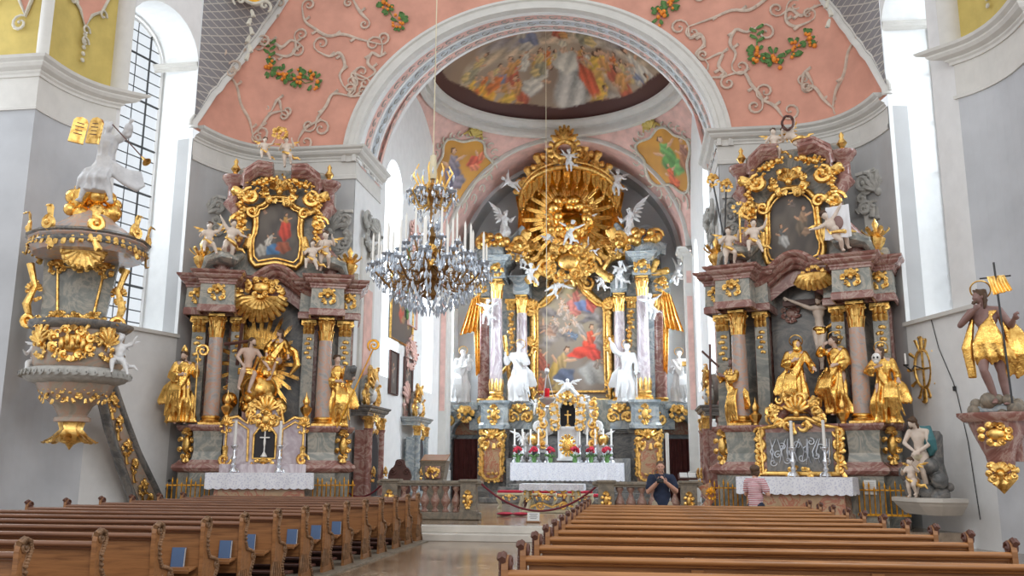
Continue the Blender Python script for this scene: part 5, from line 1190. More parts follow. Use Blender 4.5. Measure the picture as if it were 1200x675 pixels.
# big angels with spread wings on the scrolled gables
def angel(lab, px, pyf, pyh, y, rz, sgn, h=None, lean=.15):
    a = W(px, pyf, HY+y); b = W(px, pyh, HY+y); h = h or (b.z-a.z)
    J = mkJ(BASEJ, el=(-.18, -.08, .70), hl=(-.16, -.20, .76), er=(.18, -.06, .72), hr=(.22, -.16, .84), kl=(-.09, -.14, .32), al=(-.05, .03, .08), kr=(.08, .02, .26), ar=(.05, .14, .07))
    t_, R_, hs_ = statue('angel_statue', lab, 'statue', (a.x, HY+y, a.z), h, rz, J=J, robe=wz, one=True, seed=8 if sgn > 0 else 9, look=(.1, -.9, -.3), hal=False, flare=1.15, hem=.10)
    for s in (-1, 1):
        w = MB(); wing_mb(w, (s*.06*h, .07*h, .76*h), (s*.75, .5, .55), (-s*.3, .1, 1), .62*h, 8); w.build('wing', wz, t_)
    t_.rotation_euler = (0, lean*sgn, rz); return t_
angel('white winged angel kneeling on the left gable of the high altar', 588, 284, 246, .0, .9, 1)
angel('white winged angel with raised wings on the right gable of the high altar', 742, 288, 242, .0, -.9, -1)
# adoring angels on the altar table
for lab, px, rz in (('small white adoring angel left of the tabernacle', 614, .5), ('small white adoring angel right of the tabernacle', 704, -.5)):
    a = W(px, 521, HY+Y0+.65); J = mkJ(BASEJ, el=(-.16, -.10, .68), hl=(-.02, -.20, .76), er=(.16, -.10, .68), hr=(.02, -.20, .74), kl=(-.08, -.12, .30), kr=(.07, .02, .26), ar=(.06, .08, .06))
    t_, R_, hs_ = statue('angel_statue', lab, 'statue', (a.x, HY+Y0+.72, zt2+.11), 1.15, rz, J=J, robe=wz, one=True, seed=4, hal=False, hem=.2, look=(.2 if rz < 0 else -.2, -.9, -.2))
    for s in (-1, 1): w = MB(); wing_mb(w, (s*.07, .09, .86), (s, .3, .35), (0, .1, 1), .55, 6); w.build('wing', wz, t_)
    
for lab, px, pf, ph in (('tiny white cherub on the left shoulder of the tabernacle', 628, 487, 468), ('tiny white cherub on the right shoulder of the tabernacle', 690.5, 487, 466)):
    q = W(px, pf, HY+Y0+.6); put('w', 'up', lab, (q.x, HY+Y0+.6, q.z), .68, .3 if px < 660 else -.3)
# putti of the high altar
for pose, lab, px, py, s, y, rz, ry in (
    ('up', 'white putto standing inside the gilded crown of the canopy', 667, 201, 1.0, -2.1, 0, 0), ('fly', 'white putto flying at the left edge of the canopy', 611, 222, 1.05, 0, .4, -1.1),
    ('up', 'white putto beside the right edge of the canopy', 722, 230, 1.25, 0, -.3, .1), ('fly', 'large white putto in the middle of the golden glory', 664, 289, 1.25, -.1, 0, .25),
    ('sit', 'white putto seated left of the cartouche', 622, 338, 1.15, -.1, .5, 0), ('fly', 'white putto sprawling over the top left of the painting frame', 640, 345, 1.2, .3, .2, .9),
    ('fly', 'white putto tumbling right below the glory', 700, 303, 1.05, .2, -.2, -.8), ('sit', 'white putto seated on the right shoulder of the painting frame', 706, 345, 1.0, .3, -.3, 0),
    ('hold', 'white putto standing right of the cartouche', 725, 340, 1.3, 0, -.4, .1), ('fly', 'white putto flying above the right inner column', 722, 300, .9, .3, -.6, .5),
    ('up', 'white putto on the far right gilded capital', 791, 334, 1.15, .5, -.8, .3), ('fly', 'white putto clinging to the shaft of the left outer column', 569, 381, 1.15, -.7, -.2, .1),
    ('fly', 'white putto clinging to the shaft of the right outer column', 766, 375, 1.15, -.7, .3, -.15), ('hold', 'white putto above the left inner column', 612, 316, .9, .3, .3, 0)):
    q = W(px, py, HY+y); put('w', pose, lab, (q.x, HY+y, q.z), s, rz, 0, ry)
for k, (px, py) in enumerate(((648, 253), (690, 253), (643, 278), (663, 288))):
    q = W(px, py, HY+.2); o = thing('cherub_head', 'winged white cherub head in the golden clouds, %s' % ('upper left of the glory', 'upper right of the glory', 'lower left of the glory', 'under the large putto')[k], 'putto', q); b = MB(); R = head(b, (0, 0, 0), .3, (0, -1, 0), .2*(1-2*(k % 2)), baby=True); hair_mb(b, R, .3, 0, True, k); remesh(b, 'head', wz, o, .018, 1)
    for s in (-1, 1): w = MB(); wing_mb(w, (s*.08, .05, -.1), (s, 0, .3), (0, 0, 1), .35, 5); w.build('wing', wz, o)
# ---------------------------------------------------------------- side altars
def local_of(org, ang, px, py, yl):
    """point of the local plane y=yl of an altar, seen at photo pixel"""
    d = _f + _r*((px-600)/F_PX) + _u*((337.5-py)/F_PX); n = Vector((-math.sin(ang), math.cos(ang), 0)); o = Vector(org)
    t = (n.dot(o-Vector((0, 0, EYE)))+yl)/n.dot(d); p = Vector((0, 0, EYE))+d*t-o
    return (p.x*math.cos(ang)+p.y*math.sin(ang), p.z)
def gl(org, ang, x, y, z): return (org[0]+x*math.cos(ang)-y*math.sin(ang), org[1]+x*math.sin(ang)+y*math.cos(ang), org[2]+z)
def side_altar(nm, side, org, ang):
    lab = {'left': 'marble side altar with a golden glory of rays, left of the chancel arch', 'right': 'marble side altar with a crucifixion group, right of the chancel arch'}[side]
    A = thing('side_altar', lab, 'altar', org, ang)
    Lp = lambda px, py, yl=0: local_of(org, ang, px, py, yl)
    g, r_ = M['greymarble'], M['redmarble']
    zb, zm, zt, ze, zc = 1.28, 2.35, 5.22, 5.22, 6.32
    front = [(-2.15, 1.3), (-2.15, -.05), (-1.78, -.05), (-1.78, -.62), (-1.02, -.62), (-1.02, -.05), (1.02, -.05), (1.02, -.62), (1.78, -.62), (1.78, -.05), (2.15, -.05), (2.15, 1.3)]
    t = MB(); t.sweep([(.06, 0), (.06, .3), (0, .36), (0, zb)], front); t.build('lower_plinth', g, A)
    t = MB(); t.sweep([(0, zb-.12), (.10, zb-.08), (.16, zb), (.14, zb+.07), (.04, zb+.14), (0, zb+.2)], front); t.sweep([(0, zm-.16), (.05, zm-.12), (.10, zm-.05), (.10, zm), (-.5, zm)], front); t.build('pedestal_moulding', r_, A)
    t = MB(); t.sweep([(0, zb+.1), (-.05, zb+.4), (-.03, zm-.3), (0, zm-.1)], front); t.build('upper_plinth', g, A)
    t = MB()
    for s in (-1, 1): cartouche(t.at((s*1.97, -.12, (zb+zm)/2+.05)), .42, .85, 4, .05)
    t.build('plinth_ornament', M['gold'], A)
    # back wall of the altar with centre recess
    t = MB(); t.box((0, 1.15, (zm+zc)/2), (4.3, .3, zc-zm)); t.build('back_wall', g, A)
    t = MB()
    for s in (-1, 1): t.box((s*1.0, .75, (zm+zt)/2), (.34, .6, zt-zm)); t.box((s*1.92, .75, (zm+zt)/2), (.4, .6, zt-zm))
    t.build('side_piers', r_, A)
    for s in (-1, 1):
        column(A, s*1.40, -.33, zm, ze, .205, M['colmarble'], baseh=.24, caph=.62)
        pilaster(A, s*1.90, .22, zm, ze, .34, .3, g, drop=True); pilaster(A, s*.93, .25, zm, ze, .30, .3, g, drop=True)
        ft = [(s*1.40-.42, 1.0), (s*1.40-.42, -.74), (s*1.40+.42, -.74), (s*1.40+.42, 1.0)]
        wing_ = [(s*1.95-.3, 1.2), (s*1.95-.3, -.12), (s*1.95+.3, -.12), (s*1.95+.3, 1.2)]; inn = [(s*.93-.25, 1.2), (s*.93-.25, -.08), (s*.93+.25, -.08), (s*.93+.25, 1.2)]
        t = MB()
        for p_ in (ft, wing_, inn): t.sweep([(0, ze), (.05, ze+.02), (.05, ze+.16), (.02, ze+.2)], p_); t.sweep([(o, z) for o, z in cornice_prof(zc-.36, .36, .26)]+[(-.5, zc)], p_)
        t.build('cornice', r_, A)
        t = MB()
        for p_ in (ft, wing_, inn): t.sweep([(.02, ze+.2), (0, zc-.36)], p_)
        t.build('frieze', g, A)
        t = MB(); 
        for x, y in ((s*1.40, -.78), (s*1.95, -.15)): rocaille(t.at((x, y, (ze+zc)/2-.02)), .42, .42, 6, 6, .045)
        t.build('frieze_ornament', M['gold'], A)
        # scroll console on the cornice, urn, stump column of the upper storey, volute
        t = MB(); t.tube([(s*1.9, -.05, zc+.1), (s*1.75, -.1, zc+.38), (s*1.45, -.1, zc+.5), (s*1.15, 0, zc+.42), (s*.95, .2, zc+.6)], [.06, .16, .2, .16, .08], 10, (0, -1, 0), 1.9); t.box((s*1.9, .3, zc+.12), (.6, .6, .24), .03); t.build('console_scroll', g, A)
        t = MB(); t.lathe([(.10, 0), (.14, .05), (.05, .12), (.16, .28), (.2, .42), (.10, .52), (.13, .58), (.04, .66), (.07, .8), (.0, .95)], 14, (s*1.95, -.05, zc+.02), flute=.12, nfl=7)
        for k in range(6): a = k*PI/3; leaf(t, (s*1.95+.12*math.cos(a), -.05+.12*math.sin(a), zc+.5), (math.cos(a), math.sin(a), .8), (0, 0, 1), .3, .06)
        t.build('flame_urn', M['gold'], A)
        t = MB(); zs0, zs1 = zc, 9.0; x = s*1.22
        t.tube([(s*1.5, .35, zc), (s*1.45, .3, zc+.6), (s*1.12, .3, zc+1.1), (s*1.05, .3, zc+1.7), (s*1.35, .28, zc+2.1), (s*1.15, .3, zc+2.45)], [.26, .22, .17, .15, .20, .12], 10, (0, -1, 0), 1.3)
        t.build('side_volute', r_, A)
        t = MB(); xq = s*1.28; t.lathe([(.20, zc+2.0), (.26, zc+2.08), (.2, zc+2.2), (.17, zc+2.3), (.17, zc+2.62), (.24, zc+2.68), (.30, zc+2.78), (.34, zc+2.82), (.34, zc+2.9)], 14, (xq, .38, 0)); t.build('stump_column', r_, A)
        t = MB(); t.lathe([(.09, 0), (.12, .05), (.05, .12), (.12, .24), (.04, .38), (.06, .46), (0, .56)], 12, (xq, .38, zc+2.9), flute=.1, nfl=6)
        garland(t.at(), (s*1.3, .1, zc+2.4), (s*.65, .05, zc+2.5), .2, 10, .07, 3); garland(t, (s*1.05, .05, zc+2.3), (s*1.0, .0, zc+1.0), 0, 12, .08, 5); t.at((s*1.1, .05, zc+1.6)); scroll(t, (0, 0, 0), .22, 0, 1.3, .06, s); t.at((s*.8, .05, zc+2.3)); scroll(t, (0, 0, 0), .24, PI/2, 1.3, .07, -s); leaf(t, (0, 0, 0), (s, 0, .3), (0, -1, 0), .6, .1)
        t.build('finial_and_garland', M['gold'], A)
    # arched cornice over the centre
    def wave(z0, amp, y, w=1.1, n=24): return [(-w+2*w*i/n, y, z0+amp*(.5+.5*math.cos(PI*(-1+2*i/n)))**1.2) for i in range(n+1)]
    t = MB(); 
    for dz, rad, yy in ((-.3, .07, .1), (-.16, .12, .03), (0, .10, -.08)): t.tube(wave(zc-.25+dz, .55, yy), rad, 8, (0, -1, 0), 1.6)
    t.grid(lambda u, v: (wave(zc-.6, .5, .25)[int(u*24)][0], .25, wave(zc-.95, .5, .25)[int(u*24)][2]+v*.7), 24, 2)
    t.build('arched_cornice', r_, A)
    t = MB(); t.box((0, .75, 8.0), (2.4, .4, 3.2), .1); t.build('upper_storey', g, A)
    # broken curved pediment on top
    t = MB()
    for s in (-1, 1):
        p_ = [(s*1.0, .3, 8.98), (s*.95, .2, 9.22), (s*.62, .1, 9.42), (s*.25, .08, 9.36)]
        for dz, rad in ((0, .14), (.15, .10), (-.14, .08)): t.tube([(a, b, c+dz) for a, b, c in p_], rad, 8, (0, -1, 0), 1.8)
    t.build('curved_pediment', r_, A)
    # upper painting
    c = Lp(307 if side == 'left' else 955, 272 if side == 'left' else 262, .42); fx = -.05; fz = c[1]
    hh = .98; hw = .66
    if side == 'left': pts = [(0, hh), (.28, hh-.05), (.38, hh-.25), (.62, hh-.32), (.58, 0), (.70, -.3), (.62, -hh+.02), (.2, -hh+.12), (0, -hh+.16)]
    else: pts = [(0, hh), (.35, hh-.08), (.6, hh-.4), (.62, 0), (.62, -.35), (.72, -.6), (.6, -hh), (.2, -hh+.14), (0, -hh+.16)]
    ol = smooth_outline([(fx+x, fz+z) for x, z in pts+[(-x, z) for x, z in reversed(pts[1:-1])]], 1)
    P = Paint(64, 84, (.10, .085, .075)); P.clouds((.20, .17, .14), .6, 4 if side == 'left' else 7)
    if side == 'left':
        P.person(.62, .62, .22, (.62, .08, .04), (.55, .30, .08), -.1); P.blob(.64, .52, .1, .16, 0, (.60, .07, .04)); P.person(.34, .38, .17, (.62, .58, .50), (.5, .46, .4), -.5); P.blob(.42, .24, .16, .09, .2, (.08, .20, .38)); P.blob(.2, .22, .09, .10, 0, (.45, .43, .38)); P.blob(.62, .28, .12, .10, 0, (.36, .10, .05)); P.person(.22, .80, .08, (.42, .26, .18), None, .4)
    else:
        P.person(.66, .52, .30, (.18, .14, .10), (.34, .22, .14), -.1); P.person(.30, .36, .22, (.32, .32, .30), (.14, .14, .13), .1); P.blob(.35, .30, .06, .1, .2, (.5, .5, .48)); P.person(.5, .8, .1, (.2, .16, .14), None, .5)
    canvas(P, 'upper_painting', ol, .42, A)
    t = MB(); frame_tube(t, [(fx+(x-fx)*1.06, fz+(z-fz)*1.05) for x, z in ol], .075, .36); t.build('upper_frame', M['gold'], A)
    t = MB(); rocaille(t.at((fx, .25, fz+hh+.15)), 1.1, .75, 9, 10, .075); t.at(); garland(t, (-.9, .1, 9.0), (0, -.05, 9.25), .1, 10, .07, 4); garland(t, (.9, .1, 9.0), (0, -.05, 9.25), .1, 10, .07, 4)
    for s in (-1, 1): t.at((fx+s*.7, .3, fz+.55)); leaf(t, (0, 0, 0), (s, 0, .4), (0, -1, 0), .45, .09); scroll(t, (0, 0, 0), .18, 0, 1.2, .05, s); t.at((fx+s*.74, .3, fz-.1)); leaf(t, (0, 0, 0), (s*.2, 0, -1), (0, -1, 0), .5, .08)
    t.build('upper_ornament', M['gold'], A)
    # mensa step and rods
    t = MB(); t.box((0, -1.35, .09), (3.6, 1.5, .18), .02); t.build('altar_step', g, A)
    for s in (-1, 1):
        t = MB(); t.box((s*1.75, -.74, .32), (1.1, .06, .05)); t.box((s*1.75, -.74, .86), (1.1, .05, .03)); t.build('rod_rail', M['oldgold'], A)
        for k in range(10):
            t = MB(); x = s*1.75-.5+k*.11; h_ = .62+.16*abs(math.sin(k*1.1)); t.lathe([(.014, 0), (.02, .1), (.014, h_*.8), (.026, h_*.88), (.0, h_)], 8, (x, -.78, .3)); t.build('gilded_rod', M['oldgold'], A)
    MT = thing('altar_table', 'ochre marble table of the %s side altar under a white cloth' % side, 'altar', gl(org, ang, 0, -1.25, .18), ang)
    ht = 1.14-.18+ (0 if side == 'left' else -.03)
    t = MB(); t.sweep([(0, 0), (.05, 0), (.05, .1), (-.02, .16), (-.06, ht-.2), (.05, ht-.06), (.05, ht), (-.3, ht)], [(-1.1, .6), (-1.1, -.42), (1.1, -.42), (1.1, .6)]); t.build('table_block', M['ochremarble'], MT)
    q = gl(org, ang, .0, -1.28, .18+ht+.003)
    cloth('altar_cloth', 'white lace cloth on the %s side altar table' % side, q, 2.5, .95, .36, ang)
    return A, Lp
# ---- left altar
OL = (-9.55, 22.75, .3); AL = math.radians(19)
A, Lp = side_altar('left', 'left', OL, AL)
cx_, cz_ = Lp(303, 425, .1)
t = MB(); rays(t, (cx_, .5, cz_), .3, 1.1, 48, 4, .05, 1.35); t.build('glory_rays', M['gold2'], A)
t = MB(); t.box((0, .95, (2.35+5.9)/2), (1.6, .1, 3.5)); t.build('recess_back', M['darkmarble'], A)
sx_, sz_ = Lp(305, 358, -.1); t = MB()
for k in range(-5, 6): a = k*.27; t.tube([(sx_, -.2, sz_+.22), (sx_+math.sin(a)*.45, -.42, sz_+.2-math.cos(a)*.38), (sx_+math.sin(a)*.72, -.25, sz_+.15-math.cos(a)*.62)], [.04, .10, .07], 7)
cartouche(t.at((sx_, -.3, sz_+.45)), .9, .55, 3, .06); rocaille(t.at((sx_, -.2, sz_+.3)), 1.7, .8, 9, 10, .07, False); t.build('gilded_shell', M['gold'], A)
# lower retable with crucifix niche
zq = 1.14; t = MB()
wpts = [(-1.02, zq), (1.02, zq), (1.0, zq+1.35), (.7, zq+1.42), (.45, zq+1.25), (.35, zq+1.7), (0, zq+1.85), (-.35, zq+1.7), (-.45, zq+1.25), (-.7, zq+1.42), (-1.0, zq+1.35)]
t.extrude(wpts, -.72, -.55); t.box((0, -.75, zq+.12), (2.1, .25, .24), .02); t.build('lower_retable', M['violet'], A)
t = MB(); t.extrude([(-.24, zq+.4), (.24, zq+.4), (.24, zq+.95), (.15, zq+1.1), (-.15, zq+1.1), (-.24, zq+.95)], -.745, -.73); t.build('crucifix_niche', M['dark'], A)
t = MB(); t.tube([(x, -.75, z) for x, z in [(-.27, zq+.38), (-.27, zq+.97), (-.15, zq+1.14), (.15, zq+1.14), (.27, zq+.97), (.27, zq+.38)]], .035, 6, (0, -1, 0), 1, True); t.tube([(x, -.75, z) for x, z in wpts[2:]], .045, 6)
for s in (-1, 1):
    t.tube([(s*x, -.75, z) for x, z in [(.95, zq+.2), (.95, zq+1.2), (.72, zq+1.3), (.42, zq+1.1), (.40, zq+.3)]], .03, 6)
    t.at((s*.95, -.75, zq+.35)); scroll(t, (0, 0, 0), .16, 0, 1.2, .04, s); leaf(t, (0, 0, 0), (0, 0, 1), (0, -1, 0), .4, .06); t.at((s*.95, -.75, zq+1.2)); rocaille(t, .3, .45, 8, 6, .035)
    t.at(); t.lathe([(.1, 0), (.05, .08), (.12, .2), (.14, .28), (.05, .36), (.09, .46), (.02, .6), (0, .72)], 12, (s*.98, -.62, zq+1.38), flute=.1, nfl=6)
rocaille(t.at((0, -.72, zq+1.55)), .9, .9, 12, 12, .06); cartouche(t.at((0, -.75, zq+1.35)), .5, .5, 3, .05); rocaille(t.at((0, -.75, zq+.25)), .6, .3, 2, 7, .035); t.build('retable_ornament', M['gold'], A)
t = MB(); t.box((0, -.78, zq+.78), (.03, .03, .55)); t.box((0, -.78, zq+.9), (.24, .03, .03)); t.ball((0, -.8, zq+.78), (.03, .02, .13), 5, 8); t.lathe([(.09, 0), (.06, .05), (.02, .12)], 10, (0, -.78, zq+.42)); t.build('crucifix', M['candle'], A)
for px, lb in ((274, 'left'), (327, 'right')):
    q = Lp(px, 545, -1.0); o = copy_tree(c0); o.location = gl(OL, AL, q[0], -1.08, 1.14+.035); o.scale = (.95,)*3; tag(o, 'silver candlestick on the left side altar, %s of its small crucifix' % lb, 'candlestick', 'side altar candlesticks')
def altstat(Lp, org, ang, name, lab, px, pf, ph, yl, rz=0, **kw):
    x, z0 = Lp(px, pf, yl); z1 = Lp(px, ph, yl)[1]
    return statue(name, lab, 'statue', gl(org, ang, x, yl, z0), z1-z0, ang+rz, robe=kw.pop('robe', M['gold2']), flesh=kw.pop('flesh', M['flesh']), hairm=kw.pop('hairm', M['hair']), **kw)
b1, R, hs = altstat(Lp, OL, AL, 'bishop_statue', 'gilded bishop statue with mitre and crosier on the far left of the left side altar', 211, 497, 410, -.35, rz=.05, J=mkJ(BASEJ, er=(.16, -.05, .66), hr=(.17, -.14, .74), el=(-.16, -.05, .64), hl=(-.03, -.14, .65), head=(-.01, -.01, .92)), seed=7, flare=1.55, beard=True, hal=False, look=(-.3, -.9, -.1), amp=.13)
t = MB(); t.at((0, 0, 0)); t.M = R; t.lathe([(hs*.30, 0), (hs*.36, hs*.25), (hs*.30, hs*.5), (hs*.05, hs*.85)], 12, (0, .02, hs*.28), sy=.7); t.build('mitre', M['gold'], b1)
t = MB(); hX = .36; t.tube([(hX, -.33, .15), (hX-.02, -.33, 1.75)], .022, 8); t.at((hX-.02+.12, -.33, 1.85)); scroll(t, (0, 0, 0), .17, PI+.6, 1.5, .03, -1); t.build('crosier', M['gold'], b1)
b2, R, hs = altstat(Lp, OL, AL, 'saint_statue', 'gilded monk statue with book and leaning crosier, right end of the left side altar', 392, 502, 415, -.25, rz=-.1, J=mkJ(BASEJ, er=(.17, -.06, .66), hr=(.22, -.16, .66), el=(-.14, -.06, .64), hl=(.04, -.15, .62)), seed=8, flare=1.35, hal=False, look=(.45, -.85, 0))
t = MB(); t.at((.38, -.40, 1.42), .5, .4, 0); t.box((0, 0, 0), (.30, .07, .38), .01); t.ball((.05, -.05, .12), (.09, .07, .12), 5, 8); t.build('book', M['darkmarble'], b2)
t = MB(); p0, p1 = Vector((.10, -.45, .0)), Vector((.95, -.35, 2.05)); t.tube([p0, p1], .02, 8); t.at(p1+Vector((.02, 0, .12))); scroll(t, (0, 0, 0), .17, PI+1, 1.5, .03, -1); t.build('crosier', M['oldgold'], b2)
# Trinity group on the globe
x, z0 = Lp(300, 478, -.3); G = thing('globe', 'gilded globe wrapped in cloud beneath the seated figures of the left side altar', 'globe', gl(OL, AL, x, -.15, z0-.05), AL)
t = MB(); t.ball((.05, 0, .52), .42, 12, 18); t.tube([(.05+.44*math.cos(a), -.44*math.sin(a)*.3, .52+.44*math.sin(a)*.9) for a in [2*PI*k/20 for k in range(20)]], .03, 6, (0, -1, 0), 1, True); clouds_mb(t, (0, .1, .2), 1.5, .5, 16, 3, .3, .24, .4); t.build('globe_body', M['gold2'], G)
t = MB(); t.box((0, .1, -.15), (.7, .5, .35), .03); t.build('pedestal', M['redmarble'], G)
JS = mkJ(BASEJ, pelvis=(0, .02, .42), waist=(.01, .0, .52), chest=(.02, -.01, .64), neck=(.03, -.01, .74), head=(.05, -.02, .825), sl=(-.085, 0, .70), sr=(.125, 0, .70), el=(-.15, -.03, .60), hl=(-.10, -.14, .50), er=(.20, -.07, .57), hr=(.26, -.16, .46), pl=(-.05, -.02, .41), pr=(.05, -.02, .41), kl=(-.09, -.20, .40), al=(-.13, -.15, .17), kr=(.07, -.20, .36), ar=(.00, -.20, .13))
c1 = thing('christ_statue', 'seated bare-chested figure with golden loincloth on the globe of the left side altar', 'statue', gl(OL, AL, x-.28, -.38, z0+.18), AL+.3)
b, R, hs = body_mb(JS, 1.85, False, .92, look=(.6, -.8, .1)); remesh(b, 'body', M['flesh'], c1, .018, 1); hb = MB(); hair_mb(hb, R, hs, 3, False, 2, True); remesh(hb, 'hair', M['hair'], c1, .018, 1)
t = MB(); h_ = 1.85
for k in range(7): t.tube([(-.12*h_, -.02, (.44-.012*k)*h_), (-.03*h_, (-.10-.01*k)*h_, (.43-.01*k)*h_), (.07*h_, (-.12-.012*k)*h_, (.40-.008*k)*h_), (.14*h_, -.04*h_, (.40-.02*k)*h_), (.20*h_, .02*h_, (.30-.03*k)*h_)], [.03, .045, .05, .045, .03], 7)
t.ball((0, -.08*h_, .41*h_), (.11*h_, .11*h_, .05*h_), 8, 12); remesh(t, 'loincloth', M['gold2'], c1, .018, 1)
c2 = thing('god_father_statue', 'seated old man in a golden robe leaning to the figure on the globe', 'statue', gl(OL, AL, x+.42, .0, z0+.55), AL-.35)
b, R, hs = body_mb(JS, 1.75, look=(-.8, -.6, -.15)); remesh(b, 'body', M['flesh'], c2, .018, 1); hb = MB(); hair_mb(hb, R, hs, 4, True, 2, True); remesh(hb, 'hair', M['hair'], c2, .018, 1)
g_ = robe_mb(JS, 1.75, 1.0, 8, .12, 5, hem=.16); h_ = 1.75
for k in range(6): g_.tube([(-.05*h_+.03*k, -.05*h_, .42*h_), (-.08*h_+.04*k, -.22*h_, .41*h_), (-.10*h_+.045*k, -.20*h_, .2*h_)], [.05, .06, .03], 7)
g_.tube([(.1*h_, 0, .68*h_), (.28*h_, .05, .55*h_), (.34*h_, .02, .34*h_), (.22*h_, 0, .18*h_)], [.06, .10, .10, .04], 8, (0, -1, 0), .6); remesh(g_, 'robe', M['gold2'], c2, .02, 1)
t = MB(); t.tube([(-.62, .0, 1.42), (.18, .0, 1.58)], .045, 4); t.tube([(-.25, .03, .9), (-.18, .03, 2.0)], .045, 4); o = t.build('cross', M['brownwood'], c1)
# putti of the left altar
for pose, lab, px, py, s, yl, rz, ry in (('sit', 'flesh-coloured putto seated on the left cornice of the left side altar', 243, 303, 1.02, -.5, .2, 0), ('up', 'flesh-coloured putto standing left of the small painting on the left side altar', 266, 303, 1.12, -.3, .1, .12),
    ('sit', 'flesh-coloured putto seated on the right cornice of the left side altar', 365, 322, .98, -.5, -.2, 0), ('hold', 'flesh-coloured putto standing right of the small painting on the left side altar', 380, 318, 1.15, -.3, -.3, 0),
    ('sit', 'flesh-coloured putto on the left half of the top pediment, left side altar', 309, 192, .80, .1, .2, 0), ('hold', 'flesh-coloured putto holding a golden crown at the top of the left side altar', 337, 196, .92, .1, -.2, -.1)):
    q = Lp(px, py, yl); put('c', pose, lab, gl(OL, AL, q[0], yl, q[1]), s, AL+rz, 0, ry)
q = Lp(329, 156, 0); o = thing('gilded_crown', 'small golden crown held up at the very top of the left side altar', 'crown', gl(OL, AL, q[0], 0, q[1])); t = MB(); rocaille(t, .5, .35, 3, 8, .05); t.build('crown_leaves', M['gold'], o)
# ---- right altar
ORG = (4.05, 22.75, .3); AR = -math.radians(20)
A, Lp = side_altar('right', 'right', ORG, AR)
t = MB(); t.box((0, .9, (2.35+6.0)/2), (1.6, .1, 3.6)); t.build('recess_back', M['darkmarble'], A)
t = MB(); q = Lp(946, 370, .8); cartouche(t.at((q[0]-.4, .8, q[1]+.1)), .5, .5, 2, .04); t.build('recess_relief', M['redmarble'], A)
q = Lp(955, 328, -.2); t = MB()
for k in range(-4, 5): a = k*.3; t.tube([(q[0], -.3, q[1]+.15), (q[0]+math.sin(a)*.33, -.45, q[1]+.12-math.cos(a)*.2), (q[0]+math.sin(a)*.48, -.35, q[1]+.0-math.cos(a)*.28)], [.04, .09, .06], 7)
rocaille(t.at((q[0], -.3, q[1]+.15)), .7, .35, 4, 7, .05, False); t.build('gilded_shell', M['gold'], A)
zq = 1.11; x0 = 0
t = MB(); t.box((0, -.6, zq+.62), (1.8, .3, 1.24)); t.tube([(-.5, -.55, 2.45), (-.3, -.55, 2.75), (0, -.55, 2.85), (.3, -.55, 2.75), (.5, -.55, 2.45)], .16, 8); t.build('shrine_case', M['redmarble'], A)
t = MB(); t.box((0, -.765, zq+.60), (1.5, .02, .9)); t.build('shrine_glass', M['darkmarble'], A)
t = MB(); r = random.Random(6)
for k in range(14): x = -.65+k*.1; t.tube([(x, -.79, zq+.3+r.uniform(0, .1)), (x+r.uniform(-.1, .1), -.80, zq+.6), (x+r.uniform(-.1, .1), -.79, zq+.9)], [.01, .022, .008], 5)
for k in range(12): t.at((-.6+k*.11, -.79, zq+.35+.5*((k*.37) % 1))); scroll(t, (0, 0, 0), .09, k, 1.1, .014, 1 if k % 2 else -1)
t.build('silver_filigree', M['silver'], A)
t = MB(); fr0 = [(-.85, zq+.1), (.85, zq+.1), (.88, zq+1.15), (.55, zq+1.2), (.2, zq+1.38), (-.2, zq+1.38), (-.55, zq+1.2), (-.88, zq+1.15)]
t.tube([(x, -.78, z) for x, z in fr0], .06, 8, (0, -1, 0), 1, True); rocaille(t.at((0, -.8, zq+1.5)), 1.5, .9, 12, 14, .06); rocaille(t.at((0, -.8, zq+.12)), .7, .3, 3, 8, .04, False)
for s in (-1, 1):
    for k in range(4): t.at((s*.9, -.78, zq+.2+.28*k)); scroll(t, (0, 0, 0), .13, k, 1.2, .045, s); leaf(t, (0, 0, 0), (s*.5, 0, -1), (0, -1, 0), .25, .05)
    t.at(); t.lathe([(.1, 0), (.05, .08), (.12, .2), (.14, .28), (.05, .36), (.09, .46), (.02, .6), (0, .72)], 12, (s*1.0, -.62, zq+1.2), flute=.1, nfl=6)
t.build('shrine_frame', M['gold'], A)
for px, lb in ((930, 'left'), (968, 'right')):
    q = Lp(px, 545, -1.0); o = copy_tree(c0); o.location = gl(ORG, AR, q[0], -1.06, 1.11+.035); o.scale = (.95,)*3; tag(o, 'silver candlestick on the right side altar, %s one before the filigree shrine' % lb, 'candlestick', 'side altar candlesticks')
m1, R, hs = altstat(Lp, ORG, AR, 'mary_statue', 'gilded veiled woman statue with halo standing left of the crucifix', 937, 487, 397, -.35, rz=.15, J=mkJ(BASEJ, er=(.17, -.06, .66), hr=(.21, -.16, .60), el=(-.16, -.06, .66), hl=(-.04, -.13, .70), head=(.02, -.02, .925)), seed=9, flare=1.35, look=(.35, -.85, .35), longhair=0)
t = MB(); t.M = R; t.ball((0, .05*hs, .08*hs), (.44*hs, .44*hs, .50*hs), 8, 14); t.ball((0, .12*hs, -.4*hs), (.5*hs, .36*hs, .45*hs), 8, 14); hv = MB(); hv.v = t.v; hv.f = t.f; hv.sm = t.sm; remesh(hv, 'veil', M['gold2'], m1, .02, 1)
j1, R, hs = altstat(Lp, ORG, AR, 'john_statue', 'gilded statue of a curly-haired man looking up, right of the crucifix', 984, 487, 393, -.30, rz=-.2, J=mkJ(BASEJ, el=(-.20, -.04, .78), hl=(-.10, -.13, .86), er=(.16, -.05, .66), hr=(.05, -.14, .62), kl=(-.09, -.08, .29), head=(-.02, -.03, .925)), seed=11, flare=1.3, look=(-.6, -.7, .4), amp=.13)
